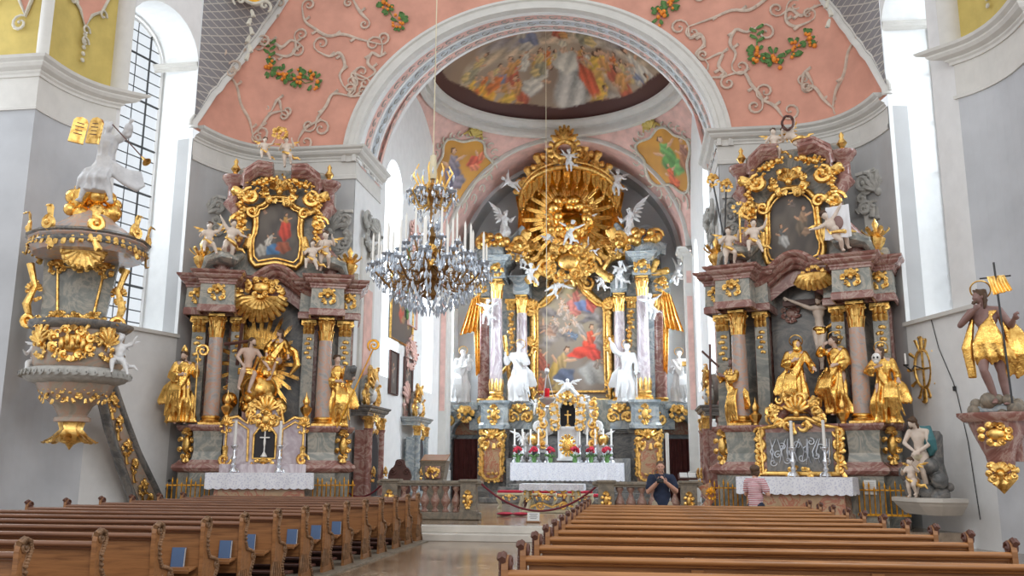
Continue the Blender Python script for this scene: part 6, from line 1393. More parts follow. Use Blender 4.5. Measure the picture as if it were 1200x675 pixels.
mg, R, hs = altstat(Lp, ORG, AR, 'saint_statue', 'gilded woman statue holding a skull, right end of the right side altar', 1040, 498, 405, -.5, rz=.0, J=mkJ(BASEJ, el=(-.19, -.05, .68), hl=(-.06, -.15, .72), er=(.16, -.05, .64), hr=(.18, -.15, .56), head=(-.03, -.02, .925), kl=(-.08, -.08, .28)), seed=12, flare=1.35, longhair=4, curly=False, look=(-.75, -.6, .25), amp=.13)
t = MB(); t.ball((-.1, -.34, 1.50), (.10, .11, .115), 8, 12); t.ball((-.1, -.38, 1.41), (.06, .06, .05), 6, 8); t.build('skull', M['candle'], mg)
t = MB(); [t.ball((-.1+s*.04, -.445, 1.5), (.024, .012, .028), 5, 8) for s in (-1, 1)]; t.build('skull_sockets', M['dark'], mg)
at1, R, hs = altstat(Lp, ORG, AR, 'saint_statue', 'gilded saint statue leaning on a dark cross, left end of the right side altar', 862, 503, 418, -.3, rz=-.7, J=mkJ(BASEJ, el=(-.17, -.06, .70), hl=(-.10, -.18, .76), er=(.15, -.08, .68), hr=(.02, -.18, .72)), seed=10, flare=1.2, beard=True, flesh=M['darkflesh'], hal=False)
t = MB(); t.tube([(-.45, -.42, .0), (-.42, -.36, 2.15)], .035, 4); t.tube([(-.75, -.38, 2.0), (-.1, -.36, 1.55)], .035, 4); t.build('cross', M['brownwood'], at1)
# crucifix with Christ
x, z1 = Lp(958, 352, .35); zf = Lp(958, 430, .3)[1]; zc0 = Lp(958, 487, .3)[1]
C1 = thing('crucifix', 'large dark crucifix with a pale corpus and golden loincloth on the right side altar', 'crucifix', gl(ORG, AR, x, .45, zc0), AR)
H = (z1-zf)/.90; zo = zf-zc0
t = MB(); t.box((0, .06, (z1-zc0+.45)/2), (.16, .10, z1-zc0+.45), .01); t.box((0, .06, z1-zc0+.0), (1.75, .09, .15), .01); t.box((0, -.02, .12), (.7, .5, .24), .04); t.build('cross', M['brownwood'], C1)
JC = mkJ(BASEJ, head=(.02, -.07, .90), sl=(-.10, -.02, .80), sr=(.10, -.02, .80), el=(-.25, -.02, .875), hl=(-.39, -.01, .945), er=(.25, -.02, .885), hr=(.41, -.01, .965), neck=(0, -.035, .83), kl=(-.03, -.07, .28), kr=(.035, -.07, .28), al=(.0, -.02, .055), ar=(.02, -.045, .06), fl=(0, -.5, -1), fr=(0, -.5, -1), pelvis=(.01, -.02, .52))
b, R, hs = body_mb(JC, H, False, .85, look=(-.45, -.75, -.5), tilt=.3); b.v = [(v[0], v[1]-.05, v[2]+zo) for v in b.v]; remesh(b, 'body', M['paleflesh'], C1, .016, 1)
hb = MB(); R2 = R.copy(); R2.translation = R.translation+Vector((0, -.05, zo)); hair_mb(hb, R2, hs, 4, False, 5, True); remesh(hb, 'hair', M['hair'], C1, .017, 1)
t = MB()
for k in range(6): t.tube([(-.08*H, -.04, (.53-.012*k)*H+zo), (-.02*H, -.09*H, (.52-.014*k)*H+zo), (.06*H, -.08*H, (.51-.012*k)*H+zo), (.10*H, -.02*H, (.52-.01*k)*H+zo)], [.03, .04, .04, .03], 7)
t.ball((0, -.05*H, .51*H+zo), (.09*H, .07*H, .045*H), 8, 12); t.tube([(.09*H, -.05*H, .52*H+zo), (.17*H, -.06*H, .56*H+zo), (.24*H, -.04*H, .53*H+zo), (.27*H, -.03*H, .58*H+zo)], [.035, .07, .06, .02], 8, (0, -1, 0), .6); remesh(t, 'loincloth', M['gold2'], C1, .016, 1)
for pose, lab, px, py, s, yl, rz, ry, k_ in (('sit', 'flesh-coloured putto with a golden trumpet seated on the left cornice of the right side altar', 885, 303, 1.05, -.5, .1, 0, 'c'), ('hold', 'flesh-coloured putto standing at the far left cornice of the right side altar', 855, 312, 1.05, -.5, .3, 0, 'c'),
    ('fly', 'white putto holding a veil on the right of the small painting, right side altar', 996, 292, 1.15, -.5, .5, -.6, 'c'), ('hold', 'flesh-coloured putto at the top left of the right side altar', 908, 190, .95, .1, .2, 0, 'c'), ('fly', 'flesh-coloured putto with a wreath at the top right of the right side altar', 948, 175, 1.0, .1, -.1, -.75, 'c')):
    q = Lp(px, py, yl); put(k_, pose, lab, gl(ORG, AR, q[0], yl, q[1]), s, AR+rz, 0, ry)
q = Lp(983, 262, -.6); o = thing('painted_veil', 'white cloth with a dark painted face, held beside the small painting of the right altar', 'cloth', gl(ORG, AR, q[0], -.62, q[1]), AR)
t = MB(); drape_mb(t, [(-.28, 0, .42), (.25, 0, .45)], [(-.33, -.03, -.40), (.28, -.02, -.36)], .07, 3, 4); t.build('cloth', M['cloth'], o); t = MB(); t.ball((0, -.09, .0), (.12, .03, .17), 8, 12); t.build('painted_face', M['darkflesh'], o)
q = Lp(923, 144, 0); o = thing('thorn_wreath', 'dark wreath held between the two top putti of the right side altar', 'wreath', gl(ORG, AR, q[0], 0, q[1]), AR); t = MB(); t.tube([(.14*math.cos(2*PI*k/18), .03*math.sin(k*2), .19*math.sin(2*PI*k/18)) for k in range(18)], .035, 6, (0, -1, 0), 1, True); t.build('twisted_stems', M['brownwood'], o)
q = Lp(867, 262, -.6); o = thing('golden_trumpet', 'small upright golden staff with wings beside the left cornice putti of the right altar', 'staff', gl(ORG, AR, q[0], -.6, q[1]), AR); t = MB(); t.tube([(0, 0, -.5), (0, 0, .35)], .025, 6); rocaille(t.at((0, 0, .4)), .35, .3, 2, 5, .03, False); t.build('shaft', M['gold'], o)
# long staffs leaning at the left flank of the right altar
for k, (a, b_) in enumerate((((857, 322), (835, 212)), ((848, 325), (851, 218)))):
    p0 = W(*a, 22.9); p1 = W(*b_, 23.0); o = thing('processional_staff', 'thin dark processional staff with a gilded head beside the right altar, %s one' % ('left-leaning', 'nearly upright')[k], 'staff', p0)
    t = MB(); t.tube([(0, 0, 0), p1-p0], .022, 6); t.build('shaft', M['black'], o); t = MB(); t.at(p1-p0); rocaille(t, .3, .4, 3+k, 6, .035); t.ball((0, 0, .12), .05, 5, 8); t.build('gilded_head', M['gold'], o)
# grey stucco capitals on the wall behind the side altars
for lab, px, py, Y in (('grey stucco wall capital left of the upper storey of the left side altar', 236, 252, 23.15), ('grey stucco wall capital right of the upper storey of the left side altar', 387, 272, 24.5), ('grey stucco wall capital left of the upper storey of the right side altar', 876, 255, 24.5), ('grey stucco wall capital in the curved corner right of the right side altar', 1032, 225, 23.15)):
    q = W(px, py, Y); o = thing('stucco_capital', lab, 'capital', q, {23.15: (.75 if px < 600 else -.75)}.get(Y, 0)); t = MB(); rocaille(t, 1.25, 1.3, int(px), 12, .085)
    for s in (-1, 1): t.at((s*.42, -.05, .35)); scroll(t, (0, 0, 0), .26, PI/2, 1.5, .06, s); t.at((s*.42, -.05, -.35)); scroll(t, (0, 0, 0), .2, 0, 1.3, .05, -s)
    t.build('volutes', M['greystucco'], o)
    t = MB(); t.box((0, .04, .62), (1.3, .14, .08)); t.box((0, .05, -1.6), (1.0, .08, 2.2), .02); t.build('abacus_and_shaft', M['mould'], o)
def WX(px, py, X):
    d = _f + _r*((px-600)/F_PX) + _u*((337.5-py)/F_PX); t = X/d.x; return Vector((X, d.y*t, EYE+d.z*t))
# ---------------------------------------------------------------- stucco and garlands on the pink vault
def wall_y(x):
    if x < AX: x2 = x
    else: x2 = 2*AX-x
    if x2 > -9.9: return YE
    return min(dense, key=lambda q: abs(q[0]-x2))[1]
def onwall(px, py):
    Y = 24.5
    for _ in range(8): p = W(px, py, Y); Y = Y*.4+.6*(wall_y(min(max(p.x, CL[0]), 2*AX-CL[0]))-.04)
    return W(px, py, Y)
LINES = [[(322, 4), (321, 22), (302, 29), (284, 44), (282, 64), (266, 82)], [(305, 45), (318, 48), (330, 55), (341, 47), (352, 52)], [(266, 85), (277, 100), (282, 122), (292, 140), (296, 158)], [(296, 158), (306, 148), (316, 134), (330, 130)],
         [(354, 8), (357, 24), (368, 33), (384, 42), (402, 40), (422, 46), (446, 52)], [(448, 52), (446, 66), (436, 62), (431, 74), (440, 84), (430, 92)], [(430, 92), (412, 86), (416, 100), (408, 112), (424, 112)], [(408, 112), (390, 110), (382, 124), (372, 138), (370, 148)], [(372, 60), (386, 66), (398, 62), (404, 76), (398, 88), (402, 100)], [(414, 0), (422, 14), (432, 24)], [(345, 42), (346, 58), (336, 66), (320, 62)], [(350, 162), (358, 150), (372, 142)], [(318, 130), (326, 116), (330, 132)], [(262, 52), (282, 62), (302, 45)]]
G1 = thing('stucco_scrollwork', 'pale stucco scrolls on the pink vault left of the chancel arch', 'stucco'); G2 = thing('stucco_scrollwork', 'pale stucco scrolls on the pink vault right of the chancel arch', 'stucco')
tl, tr2 = MB(), MB()
for k, ln in enumerate(LINES):
    P3 = [onwall(*p) for p in ln]
    for mb, mir in ((tl, False), (tr2, True)):
        Q = [Vector((2*AX-p.x, p.y, p.z)) if mir else p for p in P3]; sm_ = []
        for i in range(len(Q)-1):
            for j in range(4):
                t_ = j/4; a = Q[max(i-1, 0)]; b = Q[i]; c = Q[i+1]; d_ = Q[min(i+2, len(Q)-1)]
                sm_.append(.5*((2*b)+(c-a)*t_+(2*a-5*b+4*c-d_)*t_*t_+(3*b-a-3*c+d_)*t_**3))
        sm_.append(Q[-1]); n = len(sm_); mb.tube(sm_, [.022+.03*math.sin(PI*i/(n-1)) for i in range(n)], 6, (0, -1, 0), .5)
        for e, (p, q) in enumerate(((Q[0], Q[1]), (Q[-1], Q[-2]))):
            R_ = .17+.05*(k % 3); mb.at(p); d_ = (p-q).normalized(); a0 = math.atan2(d_.z, d_.x)-PI/2*(1 if (k+e) % 2 else -1); scroll(mb, (R_*math.cos(a0+PI), 0, R_*math.sin(a0+PI)), R_, a0, 1.15, .032, (1 if (k+e) % 2 else -1)); mb.at()
        for i in range(4, n-2, 5): leaf(mb, sm_[i], ((-1)**i, 0, .7*(-1)**(i//5)), (0, -1, 0), .24, .042, n=6)
tl.build('scrolls', M['vstucco'], G1); tr2.build('scrolls', M['vstucco'], G2)
def fruit(lab, pts, seed):
    r = random.Random(seed); c = onwall(*pts[0]); o = thing('fruit_garland', lab, 'garland', c); tg, to = MB(), MB()
    for (px, py) in pts:
        p = onwall(px, py)-c
        for k in range(8): q = p+Vector((r.gauss(0, .08), -r.uniform(.02, .12), r.gauss(0, .13))); to.ball(q, r.uniform(.04, .07), 5, 7)
        for k in range(11): a = r.uniform(0, 6.3); leaf(tg, p+Vector((.10*math.cos(a), -.02, .15*math.sin(a))), (math.cos(a), 0, math.sin(a)), (0, -1, 0), r.uniform(.14, .24), .05, n=5)
    for a, b in zip(pts, pts[1:]):
        pa, pb = onwall(*a)-c, onwall(*b)-c; m_ = (pa+pb)/2+Vector((0, -.02, -.12)); tg.tube([pa, m_, pb], .014, 5)
    p = onwall(pts[0][0], pts[0][1]-18)-c; tg.tube([onwall(*pts[0])-c, p], .025, 5)
    for k in range(5): leaf(tg, p+Vector((0, -.02, .1*k-.1)), ((-1)**k, 0, .5), (0, -1, 0), .24, .05, n=5)
    tg.build('leaves', M['green'], o); to.build('orange_fruit', M['orange'], o)
fruit('green and orange fruit garland on the pink vault above the left side altar', [(316, 80), (333, 87), (350, 92), (367, 95)], 1)
fruit('short fruit garland near the top edge left of the chancel arch', [(453, 6), (468, 27)], 2)
fruit('green and orange fruit garland on the pink vault above the right side altar', [(887, 63), (907, 68), (931, 56), (946, 45)], 3)
fruit('short fruit garland near the top edge right of the chancel arch', [(785, 4), (773, 18)], 4)
# ---------------------------------------------------------------- pulpit
pc = W(92, 415, 17.7); PX, PY = pc.x, pc.y; z_ = lambda py: W(92, py, 17.7).z
UL = thing('pulpit', 'marbled pulpit with gilded relief and sounding board on the left pier', 'pulpit', (PX, PY, 0), .45)
zr, zl, zc1, zp1 = z_(384), z_(446), z_(492), z_(526); dx0 = -1.2
t = MB(); t.lathe([(.78, zl+.15), (.90, zl+.3), (.93, zl+.55), (.88, zl+.85), (.90, zr-.12)], 12); t.box((-.35, .75, (zl+zr)/2), (1.0, 1.1, zr-zl-.1)); t.build('body', M['pulpit'], UL)
t = MB(); t.lathe([(.88, zr-.14), (1.0, zr-.06), (1.05, zr), (1.05, zr+.06), (.9, zr+.08)], 12); t.build('rim', M['darkmarble'], UL)
t = MB(); t.lathe([(.75, zl-.1), (.98, zl-.02), (1.06, zl+.08), (1.0, zl+.2), (.85, zl+.24)], 24)
for k in range(40): a = 2*PI*k/40; leaf(t, (1.0*math.cos(a), 1.0*math.sin(a), zl+.1), (math.cos(a)*.3-math.sin(a), math.sin(a)*.3+math.cos(a), 0), (math.cos(a), math.sin(a), .2), .2, .07, n=5)
t.build('carved_moulding', M['greystucco'], UL)
t = MB(); t.lathe([(.80, zl-.05), (.68, zl-.3), (.38, zl-.55), (.28, zc1+.08), (.36, zc1+.04), (.36, zc1-.04), (.26, zc1-.06)], 12); t.build('corbel', M['pulpit'], UL)
t = MB(); t.lathe([(.24, zc1-.05), (.20, zc1-.2), (.30, zc1-.32), (.24, zc1-.45), (.08, zp1+.1), (.0, zp1-.03)], 12, flute=.12, nfl=6)
for k in range(8): a = k*PI/4; leaf(t, (.26*math.cos(a), .26*math.sin(a), zc1-.3), (math.cos(a), math.sin(a), -.8), (math.cos(a), math.sin(a), 0), .34, .08)
t.build('gilded_pendant', M['gold'], UL)
t = MB(); cartouche(t.at((0, -.93, (zl+zr)/2+.12)), 1.0, .72, 3, .06); rocaille(t.at((0, -.93, (zl+zr)/2+.12)), 1.05, .75, 5, 9, .04, False)
t.at()
for k in range(5): t.ball((-.2+.1*k, -1.0, (zl+zr)/2+.1+.08*(k % 2)), (.06, .06, .13), 6, 8)
for a in (-2.3, -.85):
    t.at((.92*math.cos(a), .92*math.sin(a), (zl+zr)/2+.1), a+PI/2); rocaille(t, .35, .9, 7, 7, .05)
    for k in range(4): leaf(t, (0, 0, -.1+.1*k), ((-1)**k*.4, 0, 1), (0, -1, 0), .5, .06)
for a in (-2.6, -2.1, -1.57, -1.04, -.5): t.at((.62*math.cos(a), .62*math.sin(a), zl-.28), a+PI/2); rocaille(t, .40, .5, int(a*10), 5, .032)
t.build('gilded_relief', M['gold'], UL)
# back panel between pulpit and sounding board
zc0_, zc2 = z_(300), z_(245); t = MB()
t.extrude([(-.85, zr), (.35, zr), (.6, zc0_+.1), (-.95, zc0_+.1)], .45, .65); t.box((-.45, .95, (zr+zc0_)/2), (.9, .9, zc0_-zr+.2)); t.build('back_panel', M['greymarble'], UL)
t = MB(); t.tube([(x, .43, z) for x, z in [(-.55, zr+.25), (.15, zr+.25), (.3, zc0_-.2), (-.65, zc0_-.2)]], .04, 6, (0, -1, 0), 1, True)
for x, z in ((-.55, zr+.25), (.15, zr+.25), (.3, zc0_-.2), (-.65, zc0_-.2), (-.2, zc0_-.15), (-.2, zr+.2)): rocaille(t.at((x, .42, z)), .4, .35, int(x*10+z*7), 6, .04)
for s in (-1, 1): t.at((-.2+s*.85, .35, (zr+zc0_)/2)); t.tube([(0, 0, -.7), (s*.1, -.1, -.3), (-s*.02, -.05, .1), (s*.12, -.05, .6)], [.05, .09, .06, .08], 7); scroll(t, (s*.02, -.1, -.65), .16, 0, 1.3, .05, s); rocaille(t, .3, .5, 3, 5, .04)
t.build('panel_ornament', M['gold'], UL)
t = MB(); t.lathe([(1.10, zc0_-.05), (1.18, zc0_+.06), (1.12, zc0_+.16), (1.22, zc0_+.24), (1.2, zc0_+.32), (.95, zc0_+.38), (.80, zc0_+.55), (.52, zc0_+.75), (.30, zc0_+.95), (.2, zc0_+1.05)], 16); t.box((-.45, .9, zc0_+.2), (.8, .9, .36)); t.build('sounding_board', M['colmarble'], UL)
t = MB(); t.lathe([(1.16, zc0_+.04), (1.22, zc0_+.12), (1.17, zc0_+.2)], 16); t.lathe([(1.2, zc0_+.26), (1.27, zc0_+.3), (1.2, zc0_+.36)], 16); t.build('board_moulding', M['darkmarble'], UL)
t = MB(); n = 44
for k in range(n): a = 2*PI*k/n; leaf(t, (1.17*math.cos(a), 1.17*math.sin(a), zc0_+.2+.05*math.sin(a*4)), (math.cos(a)*.1, math.sin(a)*.1, -1), (math.cos(a), math.sin(a), .1), .2, .055, n=5, seg=5)
for k in range(8):
    a = k*PI/4+.2; t.at((1.18*math.cos(a), 1.18*math.sin(a), zc0_+.45), a+PI/2); scroll(t, (0, 0, 0), .16, PI/2, 1.3, .06, 1 if k % 2 else -1); leaf(t, (0, 0, -.1), (0, 0, 1), (0, -1, 0), .55, .08); leaf(t, (0, 0, -.3), (.4, 0, -1), (0, -1, 0), .35, .07)
t.at((0, -.75, zc0_-.1)); 
for k in range(-4, 5): leaf(t, (0, 0, .1), (math.sin(k*.35), .2, -math.cos(k*.35)), (0, -1, 0), .55, .08)
t.build('gilded_fringe', M['gold'], UL)
t = MB(); clouds_mb(t, (0, .1, zc2+.05), .95, .65, 14, 2, .35, .2, .34); t.tube([(-.35, 0, zc2-.1), (-.2, -.2, zc2+.3), (.1, -.1, zc2+.55)], [.15, .22, .12], 8); t.build('gilded_cloud', M['gold2'], UL)
q = W(118, 246, 17.5); J = mkJ(BASEJ, el=(-.20, -.03, .84), hl=(-.22, -.08, .95), er=(.20, -.03, .86), hr=(.24, -.12, .95), kl=(-.12, -.12, .34), al=(-.20, -.04, .12), kr=(.06, -.14, .32), ar=(.12, -.10, .10))
def blown(b, R, hs):
    for k in range(6): b.tube([(.12, -.1, 1.15-.05*k), (.32+.03*k, -.12, .98-.06*k), (.52+.04*k, -.06, .90-.07*k), (.78+.02*k, 0, .96-.06*k)], [.05, .085, .08, .02], 8)
    for k in range(5): b.tube([(-.10, -.15, 1.0-.04*k), (-.30-.03*k, -.2, .86-.05*k), (-.42-.02*k, -.12, .66-.05*k)], [.05, .08, .03], 8)
    for k in range(5): b.tube([(-.14+.07*k, -.12, 1.25), (-.10+.06*k, -.2, .9), (-.16+.08*k, -.2, .5)], [.03, .045, .02], 6)
ps, R, hs = statue('angel_statue', 'pale grey statue seated on top of the pulpit with a trumpet and golden tablets', 'statue', (q.x, q.y, q.z-.05), W(118, 140, 17.5).z-q.z, .3, J=J, robe=M['greystatue'], one=True, seed=4, hal=False, look=(.5, -.8, .2), hem=.20, flare=.9, amp=.15, cloak=False, extra=blown)
t = MB(); wing_mb(t, (.0, .30, 1.35), (-.2, .5, .8), (-.2, 0, 1), .95, 6); t.build('wing', M['greystucco'], ps)
tbp = W(102, 153, 16.75); o = thing('law_tablets', 'golden round-topped twin tablets held up above the pulpit', 'tablets', tbp, .2, scale=1.15)
t = MB()
for s, a in ((-1, .35), (1, -.35)): t.at((s*.145, 0, 0), a*.8, 0, .15); t.extrude([(-.13, -.25), (.13, -.25), (.13, .17), (.09, .23), (0, .26), (-.09, .23), (-.13, .17)], -.03, .03)
t.build('tablets', M['gold'], o)
t = MB()
for s, a in ((-1, .35), (1, -.35)):
    t.at((s*.145, 0, 0), a*.8, 0, .15)
    for k in range(4): t.box((0, -.033, .13-.07*k), (.12+.03*(k % 2), .010, .014))
t.build('engraved_marks', M['brownwood'], o)
p0, p1 = W(132, 146, 17.2), W(172, 190, 17.0); o = thing('trumpet', 'long thin trumpet with a golden bell blown from the top of the pulpit', 'trumpet', p0); d_ = p1-p0
t = MB(); t.tube([(0, 0, 0), d_*.9], .014, 6, (0, 0, 1)); t.build('tube', M['brownwood'], o); t = MB(); t.tube([d_*.86, d_*.95, d_], [.015, .04, .10], 12, (0, 0, 1)); t.build('bell', M['gold'], o)
for lab, px, py, rz in (('white putto seated on the left side of the pulpit body', 42, 447, .2), ('grey-white putto seated on the right side of the pulpit body', 137, 445, .5)):
    q = W(px, py, 17.25 if px < 90 else 17.6); put('w', 'sit', lab, q, 1.0, rz)
t = MB()
# pulpit stair
S0, S1 = (-12.15, 19.3), (-11.95, 22.15)
ST = thing('pulpit_stair', 'marbled stair parapet with gilded ornament curving down from the pulpit', 'stair')
def sp_(u, v):
    """u along the stair from the top, v across the parapet"""
    top = [WX(px, py, -12.1) for px, py in ((133, 452), (146, 490), (162, 532), (178, 565), (191, 592))]; bot = [WX(px, py, -12.1) for px, py in ((119, 462), (128, 500), (142, 545), (155, 580), (165, 602))]
    f = u*4; i = min(int(f), 3); a = top[i].lerp(top[i+1], f-i); b = bot[i].lerp(bot[i+1], f-i); return b.lerp(a, v)
t = MB(); t.grid(lambda u, v: tuple(sp_(u, v)), 24, 4); t.grid(lambda u, v: tuple(sp_(u, v)+Vector((-.12, 0, 0))), 24, 4); t.build('parapet', M['pulpit'], ST)
t = MB(); t.tube([sp_(i/24, 1)+Vector((-.02, 0, .02)) for i in range(25)], .10, 8, (1, 0, 0)); t.tube([sp_(i/24, 0)+Vector((-.02, 0, -.02)) for i in range(25)], .11, 8, (1, 0, 0)); p = sp_(1, 1); t.lathe([(.13, 0), (.13, 1.0), (.16, 1.05), (.05, 1.15), (.11, 1.25), (.0, 1.38)], 12, (p.x, p.y+.1, 0)); t.build('handrail', M['darkmarble'], ST)
t = MB()
for k, u in enumerate((.1, .26, .42, .56, .74, .9)):
    p = sp_(u, .5)+Vector((.03, 0, 0)); t.at(p, PI/2); rocaille(t, .26 if k % 2 else .40, .42, k, 7, .035); leaf(t, (0, 0, -.1), (.2, 0, -1), (0, -1, 0), .35, .05)
t.build('gilded_ornament', M['gold'], ST)
# ---------------------------------------------------------------- right wall: statue of the Baptist, scourged figure, oval cross
q = W(1165, 476, 17.2); h_ = W(1165, 338, 17.2).z-q.z
J = mkJ(BASEJ, el=(-.20, .02, .70), hl=(-.07, -.10, .80), er=(.19, -.03, .66), hr=(.22, -.12, .70), head=(-.03, -.03, .925), kl=(-.04, -.10, .29), al=(.02, -.02, .06), kr=(.08, .0, .28), ar=(.10, .03, .05))
jb = thing('baptist_statue', 'dark-skinned bearded statue in a golden cloak with a banner cross, on the right pier', 'statue', q, -.45)
b, R, hs = body_mb(J, h_, False, 1.0, look=(-.75, -.6, .1)); remesh(b, 'body', M['darkflesh'], jb, .019, 1); hb = MB(); hair_mb(hb, R, hs, 4, True, 3, True); remesh(hb, 'hair', M['hair'], jb, .02, 1); halo(jb, R @ Vector((0, .1*hs, .5*hs)), hs*.6)
g_ = MB(); r = random.Random(5)
for s in range(9):
    x0 = -.10+.025*s; g_.tube([((.09-.008*s)*h_, -.03*h_, .80*h_), ((x0*.5+.02)*h_, -.085*h_, .66*h_), ((x0*1.0+.02)*h_, -.10*h_, .52*h_), ((x0*1.3+.05)*h_, (-.10+.012*(s % 3))*h_, .40*h_), ((x0*1.4+.06)*h_, -.08*h_, (.33+.02*(s % 3))*h_)], [.025, .04, .06, .06, .02], 8)
for s in range(8): g_.tube([(.10*h_, .03*h_, .80*h_), ((.15+.012*s)*h_, (.0+.01*s)*h_, .62*h_), ((.16+.022*s)*h_, .02*h_, .42*h_), ((.10+.03*s)*h_, .03*h_, (.22+.02*(s % 3))*h_)], [.05, .07, .09, .03], 8)
for s in range(5): g_.tube([(-.10*h_, .03*h_, .76*h_), ((-.14-.01*s)*h_, .01*h_, .5*h_), ((-.12-.01*s)*h_, .02*h_, .24*h_)], [.04, .06, .03], 8)
g_.ball((0, 0, .50*h_), (.10*h_, .075*h_, .08*h_), 8, 12); remesh(g_, 'golden_cloak', M['gold2'], jb, .022, 1)
t = MB(); t.tube([(.32, -.35, .02), (.25, -.30, 2.55)], .018, 6); t.tube([(.0, -.3, 2.28), (.5, -.3, 2.28)], .014, 6); t.build('cross_staff', M['black'], jb)
t = MB(); drape_mb(t, [(.12, -.31, 2.30), (.40, -.31, 2.30)], [(.20, -.33, 1.95), (.5, -.30, 2.02)], .05, 3, 1); t.build('banner', M['gold'], jb)
t = MB(); clouds_mb(t, (0, .1, .0), .8, .3, 10, 2, .2, .3, .5); t.build('rock', M['stone'], jb)
cq = thing('wall_console', 'red marble bracket with gilded ornament carrying the statue on the right pier', 'bracket', (q.x+.08, q.y+.15, q.z-.12), -.45)
t = MB(); t.sweep([(0, -.16), (.1, -.06), (.1, 0), (-.4, 0)], [(-.52, .8), (-.52, -.25), (-.3, -.42), (.3, -.42), (.52, -.25), (.52, .8)]); t.lathe([(.5, -.12), (.42, -.35), (.25, -.75), (.20, -1.0), (.26, -1.05), (.12, -1.15)], 14, (0, .05, 0)); t.box((.1, .6, -.5), (.5, 1.0, .7)); t.build('bracket', M['redmarble'], cq)
t = MB(); t.box((0, .0, .07), (.62, .5, .14), .03); t.build('plinth', M['bluemarble'], cq)
t = MB(); cartouche(t.at((0, -.42, -.38)), .62, .4, 3, .05); rocaille(t.at((0, -.2, -1.05)), .5, .4, 5, 8, .05); t.at(); t.lathe([(.2, -1.05), (.22, -1.15), (.1, -1.3), (.0, -1.42)], 10, (0, .0, 0), flute=.1, nfl=6); t.build('gilded_ornament', M['gold'], cq)
# scourged figure on the wall shelf
q = W(1082, 583, 20.6); h_ = W(1082, 487, 20.6).z-q.z
J = mkJ(BASEJ, el=(-.16, -.05, .66), hl=(-.02, -.12, .56), er=(.14, -.04, .64), hr=(.03, -.13, .55), head=(-.04, -.05, .91), kr=(.05, -.07, .29), kl=(-.05, -.02, .28))
sf = thing('scourged_figure', 'pale carved figure bending under a teal mantle on the right wall shelf', 'statue', q, -.65)
b, R, hs = body_mb(J, h_, False, .95, look=(-.6, -.7, -.35), tilt=.2); remesh(b, 'body', M['paleflesh'], sf, .017, 1); hb = MB(); hair_mb(hb, R, hs, 4, True, 4, True); remesh(hb, 'hair', M['hair'], sf, .018, 1)
t = MB()
for k in range(8): t.tube([((-.08+.01*k)*h_, .03*h_, (.86-.01*k)*h_), ((.02+.012*k)*h_, .07*h_, .84*h_), ((.09+.012*k)*h_, (.05-.012*k)*h_, .68*h_), ((.12+.012*k)*h_, (.05-.01*k)*h_, (.50+.01*k)*h_)], [.05, .08, .09, .04], 8)
remesh(t, 'mantle', M['teal'], sf, .02, 1)
t = MB(); clouds_mb(t, (.05, .22, .35), 1.0, .8, 24, 4, .3, .12, .24); t.lathe([(.2, -.1), (.22, .3), (.16, .6), (.18, 1.2), (.12, 1.3)], 12, (.22, .28, .1)); t.build('rock_and_column', M['darkmarble'], sf)
t = MB(); t.ball((0, 0, .49*h_), (.10*h_, .075*h_, .06*h_), 8, 12); t.build('loincloth', M['cream'], sf)
pt = MB(); o = put('c', 'hold', 'small flesh-coloured child figure at the feet of the scourged figure', W(1070, 583, 20.35), .85, -.9)
sh = thing('wall_shelf', 'long curved stone shelf under the scourged figure on the right wall', 'shelf', q, -PI/2+.25)
t = MB(); t.sweep([(-.3, -.36), (-.12, -.34), (.06, -.16), (.10, -.10), (.14, -.08), (.14, -.0), (-.5, 0)], [(-.75, .45), (-.75, -.05), (-.45, -.3), (.45, -.3), (.75, -.05), (.75, .45)], back=True); t.build('shelf', M['palestone'], sh)
q = WX(1087, 432, 6.72); oc = thing('consecration_cross', 'oval gilded openwork cross with a candle arm on the right wall', 'cross', (6.62, q.y, q.z), -PI/2+.5)
t = MB(); t.tube([(.24*math.cos(a), 0, .44*math.sin(a)) for a in [2*PI*k/28 for k in range(28)]], .035, 6, (0, -1, 0), 1, True); t.box((0, 0, 0), (.04, .03, .8)); t.box((0, 0, 0), (.42, .03, .04))
for k in range(10): a = 2*PI*k/10; leaf(t, (.26*math.cos(a), 0, .46*math.sin(a)), (math.cos(a), 0, math.sin(a)), (0, -1, 0), .22 if k not in (2, 3, 7, 8) else .3, .04)
leaf(t, (0, 0, .45), (0, 0, 1), (0, -1, 0), .35, .06); leaf(t, (0, 0, -.45), (0, 0, -1), (0, -1, 0), .4, .06); t.build('oval_frame', M['gold'], oc)
t = MB(); t.tube([(0, 0, 0), (.05, -.3, .05), (.1, -.45, -.08), (.12, -.62, .02)], .018, 6, (1, 0, 0)); t.lathe([(.05, 0), (.06, .04)], 8, (.12, -.62, .02)); t.build('candle_arm', M['black'], oc)
t = MB(); t.lathe([(.02, 0), (.02, .25)], 8, (.12, -.62, .06)); t.build('candle', M['candle'], oc)
p = [WX(px, py, 6.66 if i < 3 else 6.95) for i, (px, py) in enumerate(((1106, 386), (1113, 425), (1124, 478)))]; p = [Vector((x_.x-.0, x_.y, x_.z)) for x_ in p]
# cable running down the wall
def wallR(u): a, b = Vector((2*AX-P1L[0], P1L[1])), Vector(CR); return a.lerp(b, u)
t = MB(); pts = [(.62, 5.0), (.55, 4.3), (.40, 3.5), (.36, 3.2), (.28, 2.2), (.22, .6)]; t.tube([(wallR(u).x-.02, wallR(u).y-.01, z) for u, z in pts], .010, 5, (1, 0, 0)); t.box((wallR(.38).x-.03, wallR(.38).y, 3.35), (.05, .08, .10)); tag(t.build('wall_cable', M['black']), 'thin dark cable with a small box running down the right wall under the window', 'cable')
